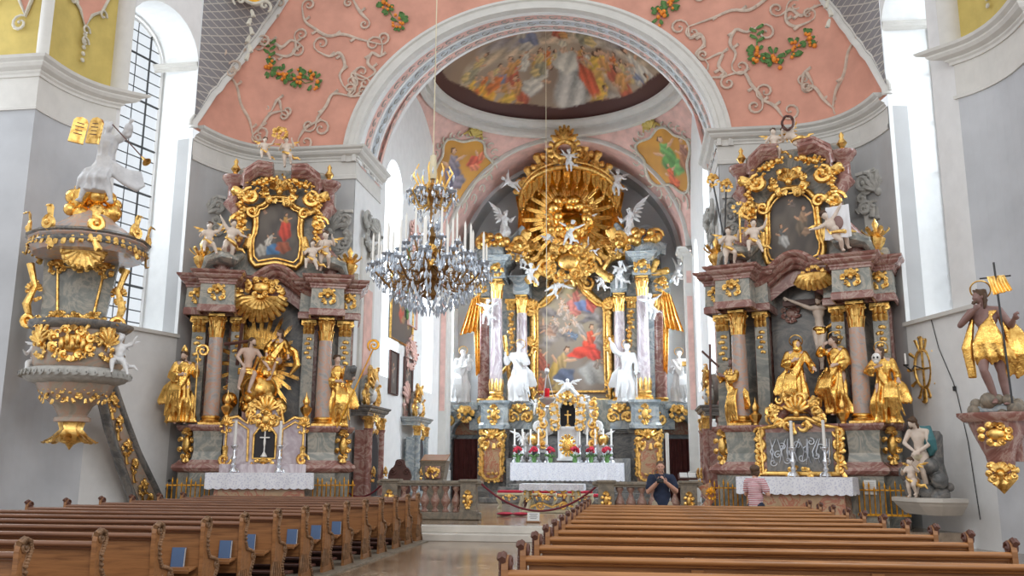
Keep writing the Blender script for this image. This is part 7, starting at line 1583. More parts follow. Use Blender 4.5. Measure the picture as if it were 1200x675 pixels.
# ---------------------------------------------------------------- chandelier
CX, CY = AX, 12.0; cz = lambda py: W(507, py, 12.0).z
CH = thing('crystal_chandelier', 'large crystal chandelier with white candles hanging over the aisle', 'chandelier', (CX, CY, 0))
z0, z1 = cz(352), cz(210)
t = MB(); t.lathe([(.03, z0), (.12, z0+.06), (.05, z0+.18), (.13, z0+.34), (.04, z0+.46), (.03, z0+.8), (.09, z0+.9), (.03, z0+1.0), (.025, z1-.35), (.10, z1-.28), (.04, z1-.15), (.02, z1)], 14); t.build('stem', M['bronze'], CH)
t = MB(); t.tube([(0, 0, z1), (.0, 0, 21)], .008, 6, (1, 0, 0)); t.lathe([(.05, z1), (.06, z1+.1), (.045, z1+.35)], 12); t.build('suspension_cord', M['cream'], CH)
def crystal_mesh(nm, L, w):
    m_ = MB(); m_.lathe([(.001, 0), (w*.35, -L*.12), (w*.25, -L*.18), (w*.8, -L*.35), (w, -L*.6), (w*.5, -L*.9), (.001, -L)], 6); m_.sm = [False]*len(m_.sm); me = m_.mesh(nm); me.materials.append(M['crystal']); return me
cm1, cm2 = crystal_mesh('crystal_pendant', .13, .02), crystal_mesh('crystal_pendant', .09, .018)
rc = random.Random(11); PEND = []
rings = [(.82, cz(316), 16, True), (.60, cz(302), 10, True), (.36, cz(285), 6, True), (.30, cz(228), 8, False)]
arm_i = 0
for ri, (rad, zq_, n, cand) in enumerate(rings):
    for k in range(n):
        a = 2*PI*(k+.5*(ri % 2))/n+.1; ca, sa = math.cos(a), math.sin(a); rr_ = rad*(1 if (k % 2 or ri > 0) else .90); zz_ = zq_+(.0 if (k % 2 or ri > 0) else .10)
        t = MB(); zi = zq_-.12 if ri < 3 else zq_+.05
        t.tube([(.05*ca, .05*sa, zi), (rr_*.4*ca, rr_*.4*sa, zi-.12), (rr_*.75*ca, rr_*.75*sa, zi-.13), (rr_*.97*ca, rr_*.97*sa, zq_-.08), (rr_*ca, rr_*sa, zz_)], [.016, .014, .014, .013, .012], 6, (-sa, ca, 0))
        for g in range(2): q_ = Vector((rr_*(.45+.3*g)*ca, rr_*(.45+.3*g)*sa, zi-.06)); t.tube([q_+Vector((ca*.07*math.cos(u_), sa*.07*math.cos(u_), .07*math.sin(u_))) for u_ in [j*.8 for j in range(7)]], .008, 5, (-sa, ca, 0))
        arm = t.build('arm', M['bronze'], CH)
        t = MB(); t.lathe([(.01, -.03), (.075, 0), (.085, .015), (.03, .02), (.028, .06)], 10, (rr_*ca, rr_*sa, zz_)); t.build('drip_pan', M['crystal'], arm)
        if cand: t = MB(); t.lathe([(.0165, .05), (.0155, .40), (.008, .43), (.0, .46)], 8, (rr_*ca, rr_*sa, zz_)); t.build('candle', M['candle'], CH)
        for j in range(7 if ri < 2 else 6):
            b_ = a+2*PI*j/7; PEND.append((rr_*ca+.08*math.cos(b_), rr_*sa+.08*math.sin(b_), zz_-.005))
        for j in range(3): f = .35+.2*j; PEND.append((rr_*f*ca, rr_*f*sa, zi-.13))
# draped chains of crystal between rings
for (r0, za, r1_, zb_, n) in ((.82, cz(320), .30, cz(354), 22), (.62, cz(328), .12, cz(362), 14), (.34, cz(222), .08, cz(262), 10), (.56, cz(306), .82, cz(320), 16), (.10, cz(262), .30, cz(300), 8)):
    for k in range(n):
        a = 2*PI*k/n
        for j in range(7): f = j/6; rr_ = r0+(r1_-r0)*f; PEND.append((rr_*math.cos(a), rr_*math.sin(a), za+(zb_-za)*f-.08*math.sin(PI*f)))
for k in range(14): a = 2*PI*k/14; PEND.append((.30*math.cos(a), .30*math.sin(a), cz(205)+.03*(k % 2)))
PEND.sort(key=lambda p: p[1]-.2*rc.random())
for i, p in enumerate(PEND[:100]):
    o = bpy.data.objects.new('crystal_pendant', cm1 if i % 3 else cm2); COL.objects.link(o); o.parent = CH; o.location = p; o.rotation_euler = (rc.uniform(-.1, .1), rc.uniform(-.1, .1), rc.uniform(0, 3))
t = MB()
for i, p in enumerate(PEND[100:]):
    t.at(p, rc.uniform(0, 3)); Lc = .12 if i % 3 else .08; w = .019; t.lathe([(.001, 0), (w*.3, -Lc*.15), (w*.8, -Lc*.35), (w, -Lc*.6), (.001, -Lc)], 5, cap=False)
t.sm = [False]*len(t.sm); t.build('crystal_drops', M['crystal'], CH, kind='stuff')
t = MB()
for (r0, zq_, n) in ((.30, cz(232), 8), (.26, cz(208), 8)):
    for k in range(n): a = 2*PI*k/n; t.tube([(.04*math.cos(a), .04*math.sin(a), zq_-.1), (r0*.7*math.cos(a), r0*.7*math.sin(a), zq_-.16), (r0*1.1*math.cos(a), r0*1.1*math.sin(a), zq_+.05), (r0*.9*math.cos(a), r0*.9*math.sin(a), zq_+.15)], [.014, .016, .014, .01], 6, (-math.sin(a), math.cos(a), 0))
rocaille(t.at((0, -.08, cz(300))), .25, .35, 3, 7, .03); t.build('gilded_crown', M['gold'], CH)
# sanctuary lamp
q = W(641, 470, 30); SL = thing('sanctuary_lamp', 'silver sanctuary lamp with a red glass hanging before the high altar', 'lamp', (q.x, q.y, q.z))
t = MB(); t.lathe([(.0, -.28), (.06, -.2), (.03, -.14), (.2, -.02), (.26, .08), (.2, .12), (.1, .14)], 16, flute=.06, nfl=8)
for k in range(3): a = 2*PI*k/3; t.tube([(.22*math.cos(a), .22*math.sin(a), .1), (.1*math.cos(a), .1*math.sin(a), .6), (0, 0, 1.0)], .01, 5); leaf(t, (.22*math.cos(a), .22*math.sin(a), .08), (math.cos(a), math.sin(a), .6), (0, 0, 1), .2, .03)
t.ball((0, 0, 1.0), (.08, .08, .12), 6, 8); t.build('silver_bowl', M['silver'], SL)
t = MB(); t.lathe([(.05, .12), (.08, .16), (.09, .4), (.085, .42)], 12); t.build('red_glass', M['redglass'], SL)
t = MB(); t.tube([(0, 0, 1.05), (0, 0, 21-q.z)], .012, 5, (1, 0, 0)); t.build('cord', M['cream'], SL)
# ---------------------------------------------------------------- chancel furniture
FZ = .30
def baluster_mesh():
    m_ = MB(); m_.lathe([(.09, 0), (.09, .05), (.05, .08), (.06, .14), (.12, .24), (.125, .30), (.07, .42), (.045, .50), (.06, .54), (.10, .60), (.10, .64), (.09, .68)], 12); me = m_.mesh('baluster'); me.materials.append(M['baluster']); return me
bm_ = baluster_mesh()
def balustrade(lab, x0, x1, y, posts, rz=0):
    o = thing('balustrade', lab, 'balustrade', (x0, y, FZ), rz); L_ = x1-x0
    t = MB(); t.box((L_/2, 0, .09), (L_, .34, .18), .02); t.build('base_course', M['stone'], o)
    t = MB(); t.box((L_/2, 0, .93), (L_+.1, .36, .10), .03); t.box((L_/2, 0, .87), (L_+.02, .28, .05)); t.build('top_rail', M['stone'], o)
    for p in posts:
        t = MB(); t.box((p, 0, .5), (.40, .38, .80)); t.box((p, 0, .98), (.50, .46, .07), .02); t.box((p, 0, .12), (.46, .42, .24), .02); po = t.build('post', M['stone'], o)
        t = MB(); cartouche(t.at((p, -.2, .52)), .26, .46, 2, .035); t.build('gilded_cartouche', M['gold'], po)
    ps = sorted(posts)
    for a, b in zip(ps, ps[1:]):
        n = max(1, int(round((b-a-.45)/.27)))
        for k in range(n): c = bpy.data.objects.new('baluster', bm_); COL.objects.link(c); c.parent = o; c.location = (a+.2+(b-a-.4)*(k+.5)/n, 0, .18)
    return o
q0, q1 = W(445, 600, 23.5), W(563, 600, 23.5)
balustrade('stone balustrade with red balusters left of the chancel entrance', q0.x, q1.x, 23.5, [.3, (q1.x-q0.x)-.3])
q0, q1 = W(697, 600, 23.5), W(822, 600, 23.5)
balustrade('stone balustrade with red balusters right of the chancel entrance, behind the man', q0.x, q1.x, 23.5, [.3, (q1.x-q0.x)-.3])
# rope
R0 = W(563, 566, 23.4); R1_ = W(700, 569, 23.4); t = MB(); n = 24
t.tube([Vector(R0).lerp(Vector(R1_), i/n)+Vector((0, 0, -.78*4*(i/n)*(1-i/n)*.85)) for i in range(n+1)], .026, 8, (0, -1, 0)); tag(t.build('barrier_rope', M['rope']), 'wine red rope sagging across the chancel entrance between the balustrades', 'rope')
R0 = W(397, 567, 24.3); R1_ = W(449, 566, 23.5); t = MB(); t.tube([Vector(R0).lerp(Vector(R1_), i/n)+Vector((0, 0, -.35*4*(i/n)*(1-i/n))) for i in range(n+1)], .024, 8, (0, -1, 0)); tag(t.build('barrier_rope', M['rope']), 'short dark red rope between the left pier and the left balustrade', 'rope')
R0 = W(820, 566, 23.5); R1_ = W(846, 556, 24.3); t = MB(); t.tube([Vector(R0).lerp(Vector(R1_), i/n)+Vector((0, 0, -.35*4*(i/n)*(1-i/n))) for i in range(n+1)], .024, 8, (0, -1, 0)); tag(t.build('barrier_rope', M['rope']), 'short dark red rope between the right balustrade and the right pier', 'rope')
# people's altar
q = W(648, 602, 28); zt_ = W(648, 568, 28).z-FZ
PA = thing('front_altar', 'cream and gilded table altar standing free in the middle of the chancel', 'table', (q.x, 28.0, FZ))
t = MB(); t.box((0, 0, zt_-.03), (1.75, .9, .06), .01); t.box((0, 0, zt_-.12), (1.6, .8, .12), .01); t.box((0, 0, .03), (1.8, 1.0, .06), .01); t.build('table_frame', M['cream'], PA)
for sx in (-1, 1):
    for sy in (-1, 1): t = MB(); t.tube([(sx*.72, sy*.34, zt_-.15), (sx*.78, sy*.36, zt_-.35), (sx*.66, sy*.32, .35), (sx*.74, sy*.36, .06)], [.08, .09, .05, .07], 8); t.build('leg', M['cream'], PA)
t = MB(); rocaille(t.at((0, -.42, zt_-.22)), 1.1, .42, 5, 11, .04)
for s in (-1, 1): rocaille(t.at((s*.72, -.42, zt_-.3)), .22, .5, 6, 5, .03, False); t.at((s*.35, -.42, .2)); scroll(t, (0, 0, 0), .13, 0, 1.4, .03, s); t.at()
t.tube([(-.7, -.3, .15), (-.3, -.3, .28), (0, -.3, .16), (.3, -.3, .28), (.7, -.3, .15)], .035, 6); t.build('gilded_carving', M['gold'], PA)
cloth('altar_cloth', 'white cloth on the free-standing table altar in the chancel', (q.x, 28, FZ+zt_+.003), 1.92, 1.0, .17)
# stools with red cushions
for k, (px, lab) in enumerate(((598, 'left of the front altar'), (637, 'behind the middle of the front altar'), (680, 'right of the front altar'))):
    q = W(px, 590, 30.2)
    if k == 0:
        S0_ = thing('stool', 'cream and gilded stool with red cushion, '+lab, 'stool', (q.x, 30.2, FZ), 0, 'red stools'); t = MB(); t.box((0, 0, .46), (.85, .5, .08), .02); t.build('seat_frame', M['cream'], S0_)
        t = MB(); t.box((0, 0, .54), (.80, .46, .09), .03); t.build('cushion', M['red'], S0_)
        for sx in (-1, 1):
            for sy in (-1, 1): t = MB(); t.tube([(sx*.36, sy*.18, .44), (sx*.40, sy*.2, .28), (sx*.32, sy*.17, .12), (sx*.38, sy*.2, 0)], [.05, .05, .03, .04], 6); t.build('leg', M['cream'], S0_)
        t = MB(); rocaille(t.at((0, -.26, .36)), .6, .2, 4, 7, .025); t.build('gilded_carving', M['gold'], S0_)
    else: o = copy_tree(S0_); o.location = (q.x, 30.2, FZ); o['label'] = 'cream and gilded stool with red cushion, '+lab
q = W(660, 590, 31.2); o = thing('kneeling_bench', 'dark red upholstered bench behind the front altar', 'bench', (q.x, 31.5, FZ)); t = MB(); t.box((0, 0, .40), (3.0, .4, .10), .03); t.build('padded_top', M['red'], o); t = MB(); [t.box((x, 0, .18), (.1, .35, .35), .01) for x in (-1.3, 0, 1.3)]; t.build('trestle', M['brownwood'], o)
for k, (px, a, lab) in enumerate(((592, .2, 'flat red cushion lying on the chancel floor, left one'), (610, -.3, 'flat red cushion lying on the chancel floor, right one'))):
    q = W(px, 603, 25.6); o = thing('floor_cushion', lab, 'cushion', (q.x, 25.6, FZ), a); t = MB(); t.ball((0, 0, .05), (.24, .22, .05), 8, 16); t.build('cushion_cover', M['red'], o); t = MB(); t.tube([(.24*math.cos(x), .22*math.sin(x), .05) for x in [2*PI*i/20 for i in range(20)]], .012, 5, (0, 0, 1), 1, True); t.build('piping', M['rope'], o)
q = W(625, 613, 22.6); o = thing('notice_sign', 'small white notice standing on the top chancel step', 'sign', (q.x, 22.6, FZ)); t = MB(); t.at((0, 0, .02), 0, -.2); t.box((0, 0, .12), (.30, .012, .20)); t.build('card', M['paper'], o)
t = MB(); t.box((0, 0, .015), (.34, .14, .03), .005); t.build('wooden_foot', M['wood'], o); t = MB(); t.at((0, 0, .02), 0, -.2)
for k in range(4): t.box((0, -.008, .18-.035*k), (.2-.04*(k % 2), .003, .010))
t.build('printed_lines', M['black'], o)
# ambo, carved chair, paschal candle, lectern with book
q = W(510, 560, 25.6); zt_ = W(510, 540, 25.6).z-FZ; o = thing('ambo', 'marbled reading desk with a gilded panel behind the left balustrade', 'lectern', (q.x, 25.6, FZ)); t = MB()
t.sweep([(.05, 0), (.05, .12), (0, .16), (-.02, zt_-.5), (.06, zt_-.08), (.10, zt_), (-.3, zt_)], [(-.30, .25), (-.30, -.25), (.30, -.25), (.30, .25)]); t.box((0, 0, zt_*.5), (.5, .45, zt_-.05)); t.build('desk_body', M['stone'], o)
t = MB(); t.box((0, -.30, zt_-.32), (.44, .05, .34), .01); t.build('marble_panel', M['redmarble'], o); t = MB(); rocaille(t.at((0, -.35, zt_-.32)), .46, .3, 4, 9, .03); t.build('gilded_panel', M['gold'], o)
t = MB(); t.at((0, -.02, zt_+.08), 0, .35); t.box((0, 0, 0), (.75, .5, .04), .01); t.build('reading_top', M['wood'], o)
q = W(466, 560, 25.4); zt_ = W(466, 538, 25.4).z-FZ; o = thing('carved_chair', 'dark brown carved chair back showing above the left balustrade', 'chair', (q.x, 25.4, FZ)); t = MB()
t.extrude(smooth_outline(sym([(0.02, zt_), (.12, zt_-.02), (.16, zt_-.2), (.28, zt_-.28), (.36, zt_-.5), (.30, zt_-.6), (.32, .5)]), 1), .2, .28); t.build('backrest', M['brownwood'], o); t = MB(); t.box((0, 0, .45), (.62, .5, .08), .02); t.build('seat', M['red'], o)
for sx in (-1, 1):
    for sy in (-1, 1): t = MB(); t.tube([(sx*.27, sy*.2, .42), (sx*.29, sy*.22, .2), (sx*.26, sy*.2, 0)], [.035, .04, .03], 6); t.build('leg', M['brownwood'], o)
t = MB(); 
for s in (-1, 1): t.at((s*.2, .18, zt_-.35)); scroll(t, (0, 0, 0), .09, 0, 1.3, .025, s)
t.at((0, .18, zt_-.12)); scroll(t, (0, 0, 0), .08, 0, 1.2, .025); t.build('carving', M['brownwood'], o)
q = W(783, 560, 29); z1_ = W(783, 508, 29).z-FZ; o = thing('paschal_candle', 'tall thick white candle on a stand behind the man', 'candle', (q.x, 29, FZ)); t = MB(); t.lathe([(.055, .95), (.055, z1_), (.01, z1_+.02)], 12); t.build('candle', M['candle'], o); t = MB(); t.lathe([(.22, 0), (.2, .06), (.04, .14), (.06, .4), (.03, .7), (.1, .9), (.1, .96)], 12); t.build('stand', M['silver'], o)
q = W(806, 562, 24.8); o = thing('lectern', 'small dark lectern with an open book on the right balustrade side', 'lectern', (q.x, 24.8, FZ)); t = MB(); t.lathe([(.2, 0), (.18, .05), (.03, .1), (.03, 1.05)], 10); t.build('stand', M['brownwood'], o); t = MB(); t.at((0, 0, 1.1), 0, .4); t.box((0, 0, 0), (.5, .35, .03)); t.build('top', M['brownwood'], o); t = MB(); t.at((0, -.02, 1.14), 0, .4); t.box((-.11, 0, 0), (.2, .28, .03)); t.box((.11, 0, 0), (.2, .28, .03)); t.build('book', M['paper'], o)
q = W(834, 596, 21.6); o = thing('carved_stand', 'small gilded and marbled scroll stand at the foot of the right pier', 'stand', (q.x-.1, 21.9, FZ)); t = MB(); t.tube([(.15, 0, 0), (-.12, 0, .3), (.1, 0, .6), (-.02, 0, .95)], [.12, .1, .1, .16], 8); t.box((.05, 0, .03), (.5, .4, .06), .02); t.build('scroll_body', M['ochremarble'], o); t = MB(); t.at((-.15, -.1, .25)); scroll(t, (0, 0, 0), .2, 0, 1.4, .05); t.at((.1, -.12, .75)); rocaille(t, .22, .3, 3, 5, .02); t.build('gilding', M['oldgold'], o)
# small altars standing against the chancel walls
def choir_altar(lab, Y, side, stone, mt_):
    X = XL+.02 if side < 0 else XR-.02; o = thing('choir_altar', lab, 'altar', (X, Y, FZ), PI/2 if side < 0 else -PI/2)
    t = MB(); t.box((0, .0-.25, 1.15), (1.0, .5, 2.3), .02); t.box((0, -.3, .25), (1.7, .6, .5), .03)
    t.sweep(cornice_prof(2.75, .3, .2), [(-.85, 0), (-.85, -.5), (.85, -.5), (.85, 0)]); t.build('stone_body', stone, o)
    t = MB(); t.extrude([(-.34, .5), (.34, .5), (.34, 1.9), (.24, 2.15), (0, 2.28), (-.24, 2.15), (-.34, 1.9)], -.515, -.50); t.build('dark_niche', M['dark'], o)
    for s in (-1, 1):
        t = MB(); t.lathe([(.15, .5), (.13, .6), (.12, 2.3), (.15, 2.4)], 12, (s*.62, -.5, 0)); t.box((s*.62, -.3, 1.4), (.3, .3, 1.9)); t.build('column', mt_, o)
        t = MB(); capital(t, .12, .34, (s*.62, -.5, 2.4)); rocaille(t.at((s*.62, -.66, 1.1)), .3, .5, 4, 6, .035); t.build('capital', M['gold'], o)
    t = MB(); rocaille(t.at((0, -.5, 2.55)), 1.1, .6, 4, 10, .05); rocaille(t.at((0, -.35, 3.5)), 1.3, 1.5, 8, 14, .08)
    for s in (-1, 1): t.at((s*.6, -.35, 3.35)); scroll(t, (0, 0, 0), .3, PI/2, 1.4, .07, s)
    t.build('gilded_ornament', M['gold'], o)
    t = MB(); rocaille(t.at((0, -.28, 3.3)), 1.7, 1.2, 5, 12, .09); t.at(); t.ball((0, -.2, 3.5), (.4, .2, .5), 8, 12); t.build('silvered_gable', M['greystucco'], o)
    b = MB(); R = head(b, (0, -.45, 3.75), .3, (0, -1, 0)); b.ball((0, -.38, 3.4), (.24, .15, .25), 8, 12); remesh(b, 'bust', M['statue'], o, .02, 1)
    return o
choir_altar('pink marble side altar with dark niche and silvered gable, nearest on the left chancel wall', 25.75, -1, M['darkmarble'], M['redmarble'])
choir_altar('blue-grey marble side altar farther back on the left chancel wall', 31.6, -1, M['bluemarble'], M['bluemarble'])
choir_altar('side altar with white and gilded busts, nearest on the right chancel wall', 26.4, 1, M['darkmarble'], M['redmarble'])
# pictures and painted panels on the left chancel wall
def wallpic(name, lab, cat, px0, py0, px1, py1, mk, frame=M['gold'], fr=.05, seed=0):
    a = WX(px0, (py0+py1)/2, XL+.04); b = WX(px1, (py0+py1)/2, XL+.04); y0, y1 = sorted((a.y, b.y)); Ym = (y0+y1)/2
    za = WX((px0+px1)/2, py0, XL+.04).z; zb_ = WX((px0+px1)/2, py1, XL+.04).z; w = y1-y0; h = za-zb_
    o = thing(name, lab, cat, (XL+.03, Ym, (za+zb_)/2), PI/2); P = Paint(40, 50, (.10, .08, .07)); mk(P); canvas(P, 'painted_scene', [(-w/2, -h/2), (w/2, -h/2), (w/2, h/2), (-w/2, h/2)], -.02, o)
    t = MB(); t.tube([(x, -.04, z) for x, z in [(-w/2, -h/2), (w/2, -h/2), (w/2, h/2), (-w/2, h/2)]], fr, 4, (0, -1, 0), 1, True); t.build('frame', frame, o); return o
def pa(P): P.person(.5, .45, .3, (.5, .08, .04), (.3, .2, .1)); P.blob(.3, .7, .12, .1, 0, (.35, .1, .05)); P.person(.75, .35, .2, (.12, .1, .1), (.4, .25, .1), .2)
def pb(P): P.person(.5, .45, .35, (.14, .12, .11), (.2, .18, .16)); 
wallpic('wall_painting', 'tall red-toned painting on the left chancel wall, above the small pictures', 'painting', 457, 318, 483, 402, pa)
wallpic('small_picture', 'small dark framed picture on the left chancel wall, nearer one', 'painting', 456, 412, 465, 462, pb, M['brownwood'])
wallpic('small_picture', 'small dark framed picture on the left chancel wall, farther one', 'painting', 473, 420, 482, 466, pb, M['brownwood'])
for lab, Y, z, w, h in (('pink stucco ornament between the windows of the left chancel wall, upper', 31.6, 9.9, 1.2, 1.6), ('pink and ochre shell ornament above the small pictures, left chancel wall', 31.6, 5.6, 1.5, 1.2), ('pink stucco drop low on the left chancel wall', 31.0, 3.9, .5, 1.6)):
    o = thing('wall_ornament', lab, 'ornament', (XL+.05, Y, z), PI/2); t = MB(); rocaille(t, w, h, int(Y*10+z), 12, .07); t.build('scrolls', M['palepink'], o); t = MB(); t.tube([(w*.3*math.cos(a), .0, h*.32*math.sin(a)) for a in [2*PI*k/20 for k in range(20)]], .04, 6, (0, -1, 0), 1, True); t.build('stucco_ring', M['stucco'], o)
# painted niche
o = thing('painted_niche', 'round-headed grey painted niche with pink frame, high on the left chancel wall', 'ornament', (XL+.03, 31.6, 8.0), PI/2); t = MB(); ar = [(-.55, -1.3), (.55, -1.3)]+[(.55*math.cos(a), 1.0+.55*math.sin(a)) for a in [PI*k/12 for k in range(13)]]; t.extrude(ar, -.03, 0); t.build('grey_field', M['blue'], o); t = MB(); t.tube([(x*1.1, -.04, z*1.05) for x, z in ar], .07, 6, (0, -1, 0), 1, True); t.build('frame', M['palepink'], o)
t = MB()
for k in range(16): t.ball((-.75, -.05, -1.1+.16*k), (.12, .06, .14), 4, 6); leaf(t, (-.75, -.05, -1.1+.16*k), ((-1)**k, 0, .3), (0, -1, 0), .2, .05, n=5)
t.build('leaf_festoon', M['green'], o)
# ---------------------------------------------------------------- pews
def end_profile(): return [(-.07, .02), (.40, .02), (.37, .10), (.27, .22), (.24, .32), (.30, .42), (.34, .50), (.31, .57), (.23, .60), (.12, .62), (.07, .70), (.05, .84), (.08, .91), (.10, .97), (.08, 1.03), (.03, 1.05), (-.03, 1.02), (-.05, .96), (-.05, .80), (-.035, .60), (-.05, .30)]
def pew_end(par, x, side, matb, finial):
    t = MB(); pr = end_profile(); n = len(pr); w = .045; vs = [(x-w/2, y, z) for y, z in pr]+[(x+w/2, y, z) for y, z in pr]
    t.add(vs, [tuple(range(n)), tuple(range(2*n-1, n-1, -1))]+[(i, (i+1) % n, n+(i+1) % n, n+i) for i in range(n)], False); e = t.build('end_panel', matb, par)
    t = MB(); pts = [(x+side*.014, y-.02, z) for y, z in pr[1:17]]; t.tube(pts, [.028]*len(pts), 6, (1, 0, 0), .9)
    for i in range(len(pts)-1):
        a, b = Vector(pts[i]), Vector(pts[i+1])
        for k in range(3): q = a.lerp(b, k/3); t.ball(q+Vector((side*.022, -.0, 0)), (.022, .026, .02), 4, 6)
    for (yy, zz_, R_) in ((.02, .985, .06), (.28, .52, .05)):
        for s in (-1, 1): t.tube([(x+s*.03, yy+R_*math.cos(u_)*(1-u_/10), zz_+R_*math.sin(u_)*(1-u_/10)) for u_ in [j*.75 for j in range(11)]], .014, 5, (1, 0, 0)); t.ball((x+s*.03, yy, zz_), .02, 5, 7)
    for k in range(5): t.tube([(x+side*.028, -.1+.06*k, .12), (x+side*.034, -.14+.08*k, .24), (x+side*.028, -.08+.05*k, .38)], [.008, .018, .006], 5)
    t.build('carving', finial, e)
def pew(lab, L_, railm, group, detailed):
    o = thing('church_pew', lab, 'pew', (0, 0, 0), 0, group)
    t = MB(); t.tube([(0.0, -.015, .93), (L_, -.015, .93)], .028, 10, (0, -1, 0), 1.25); t.box((L_/2, .01, .90), (L_, .045, .035), .008); t.build('top_rail', railm, o)
    t = MB(); t.box((L_/2, .025, .62), (L_-.04, .025, .56)); t.build('back_panel', M['wood'], o)
    n = 4 if L_ > 4.5 else 3
    t = MB(); t.box((L_/2, .0, .39), (L_-.04, .04, .08)); [t.box((L_*k/n, .0, .62), (.09, .035, .50)) for k in range(1, n)]; t.build('panel_frame', M['wood'], o)
    t = MB(); t.at((L_/2, -.12, .505), 0, .12); t.box((0, 0, 0), (L_-.06, .22, .025), .004); t.at(); t.box((L_/2, -.215, .50), (L_-.06, .02, .06)); t.build('book_ledge', M['wood'], o)
    t = MB(); t.box((L_/2, .23, .45), (L_-.06, .38, .035), .008); t.build('seat', M['wood'], o)
    t = MB(); t.box((L_/2, -.24, .15), (L_-.1, .20, .04), .008); t.box((L_/2, -.18, .08), (L_-.3, .03, .12)); t.build('kneeler', M['brownwood'], o)
    return o
RX0, RX1 = -.86, 3.05; rows = [6.2+1.0*k for k in range(12)]
ordn = ['nearest the camera', 'second from the camera', 'third from the camera', 'fourth from the camera', 'fifth from the camera', 'sixth from the camera', 'seventh from the camera', 'eighth from the camera', 'ninth from the camera', 'tenth from the camera', 'eleventh from the camera', 'twelfth from the camera', 'thirteenth from the camera', 'farthest from the camera']
p0_ = pew('wooden pew of the right block, '+ordn[0], RX1-RX0, M['rail'], 'pews of the right block', True); pew_end(p0_, -.02, -1, M['wood'], M['knob']); pew_end(p0_, RX1-RX0+.02, 1, M['wood'], M['knob'])
for k, y in enumerate(rows):
    o = p0_ if k == 0 else copy_tree(p0_); o.location = (RX0, y, -.005); o['label'] = 'honey-brown wooden pew of the right block, %s' % (ordn[k] if k < 11 else 'farthest from the camera')
LX1 = -4.83; LL = 5.0; lrows = [6.75, 7.79, 8.81, 9.86, 10.87, 11.92, 12.97, 13.9, 14.91, 15.97, 17.0, 18.05, 19.05]
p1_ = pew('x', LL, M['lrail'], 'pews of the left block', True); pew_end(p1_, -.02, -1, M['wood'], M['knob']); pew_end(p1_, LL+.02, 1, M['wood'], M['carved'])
for k, y in enumerate(lrows):
    o = p1_ if k == 0 else copy_tree(p1_); o.location = (LX1-LL, y, .0); o['label'] = 'wooden pew with carved end in the left block, %s' % (ordn[k] if k < 12 else 'farthest from the camera')
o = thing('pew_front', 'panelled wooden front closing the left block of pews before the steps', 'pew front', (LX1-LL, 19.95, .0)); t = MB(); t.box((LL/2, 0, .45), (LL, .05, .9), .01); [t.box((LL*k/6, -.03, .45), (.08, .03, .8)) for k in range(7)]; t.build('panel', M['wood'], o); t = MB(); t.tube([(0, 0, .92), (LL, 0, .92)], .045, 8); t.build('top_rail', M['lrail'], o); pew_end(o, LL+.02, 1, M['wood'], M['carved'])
for nm, x0, x1, y1 in (('left', LX1-LL-.1, LX1+.22, 20.25), ('right', RX0-.25, RX1+.15, 17.7)):
    t = MB(); t.box(((x0+x1)/2, (3+y1)/2, .005), (x1-x0, y1-3, .05 if nm == 'left' else .04), .008); struct(t, 'trim_pew_platform_'+nm, M['stone'])
# blue hymn books on the ledges of the left pews
bk = None
for k, (px, row, w) in enumerate(((207, 3, .17), (262, 4, .17), (290, 5, .10), (340, 6, .17), (368, 7, .17), (392, 8, .17))):
    p = W(px, 655, lrows[row]-.08); lab = 'blue hymn book standing on the ledge of the left block, %s' % ('nearest the camera', 'second from the camera', 'third from the camera', 'fourth from the camera', 'fifth from the camera', 'farthest from the camera')[k]
    if bk is None:
        bk = thing('hymn_book', lab, 'book', (0, 0, 0), 0, 'hymn books on the pew ledges'); t = MB(); t.box((0, -.017, .105), (.15, .003, .21)); t.box((0, .017, .105), (.15, .003, .21)); t.box((-.074, 0, .105), (.004, .037, .21)); t.build('cover', M['book'], bk); t = MB(); t.box((.002, 0, .105), (.143, .030, .20)); t.build('pages', M['paper'], bk); o = bk
    else: o = copy_tree(bk)
    o['label'] = lab; o.location = (p.x, lrows[row]-.055, .52); o.rotation_euler = (-.10, 0, rnd.uniform(-.05, .2))
# ---------------------------------------------------------------- people
def inflate_shirt(J, h, k=1.0, sleeve=.55):
    mb = MB(); q = lambda n: V3(J[n])*h
    limb(mb, [q('pelvis')-Vector((0, 0, .01*h)), q('waist'), q('chest'), q('chest').lerp(q('neck'), .62)], [.078*h*k, .074*h*k, .078*h*k, .050*h*k], 16)
    for z_, n in ((0, 'pelvis'), (0, 'waist'), (0, 'chest')): mb.ball(q(n), (.097*h*k, .074*h*k, .08*h), 8, 14)
    limb(mb, [q('sl')-Vector((.0, 0, .005*h)), q('neck')-Vector((0, 0, .028*h)), q('sr')-Vector((.0, 0, .005*h))], [.043*h, .046*h, .043*h])
    for s in 'lr': S, E = q('s'+s), q('e'+s); limb(mb, [S, S.lerp(E, sleeve), S.lerp(E, sleeve+.12)], [.044*h, .044*h, .046*h])
    return mb
def trousers(J, h, length=.55):
    mb = MB(); q = lambda n: V3(J[n])*h; mb.ball(q('pelvis')-Vector((0, 0, .02*h)), (.098*h, .072*h, .06*h), 8, 14)
    for s in 'lr':
        P_, K, A_ = q('p'+s), q('k'+s), q('a'+s); e = K if length < .6 else A_; limb(mb, [P_, P_.lerp(K, .5), K.lerp(P_, .1) if length < .6 else K]+([e] if length >= .6 else []), [.066*h, .056*h, .052*h]+([.040*h] if length >= .6 else []))
    return mb
H1 = 1.78; q = W(776, 592, 18.3); mn = thing('person', 'man in a navy polo shirt and khaki shorts, holding a camera', 'person', (q.x, 18.3, 0), .08)
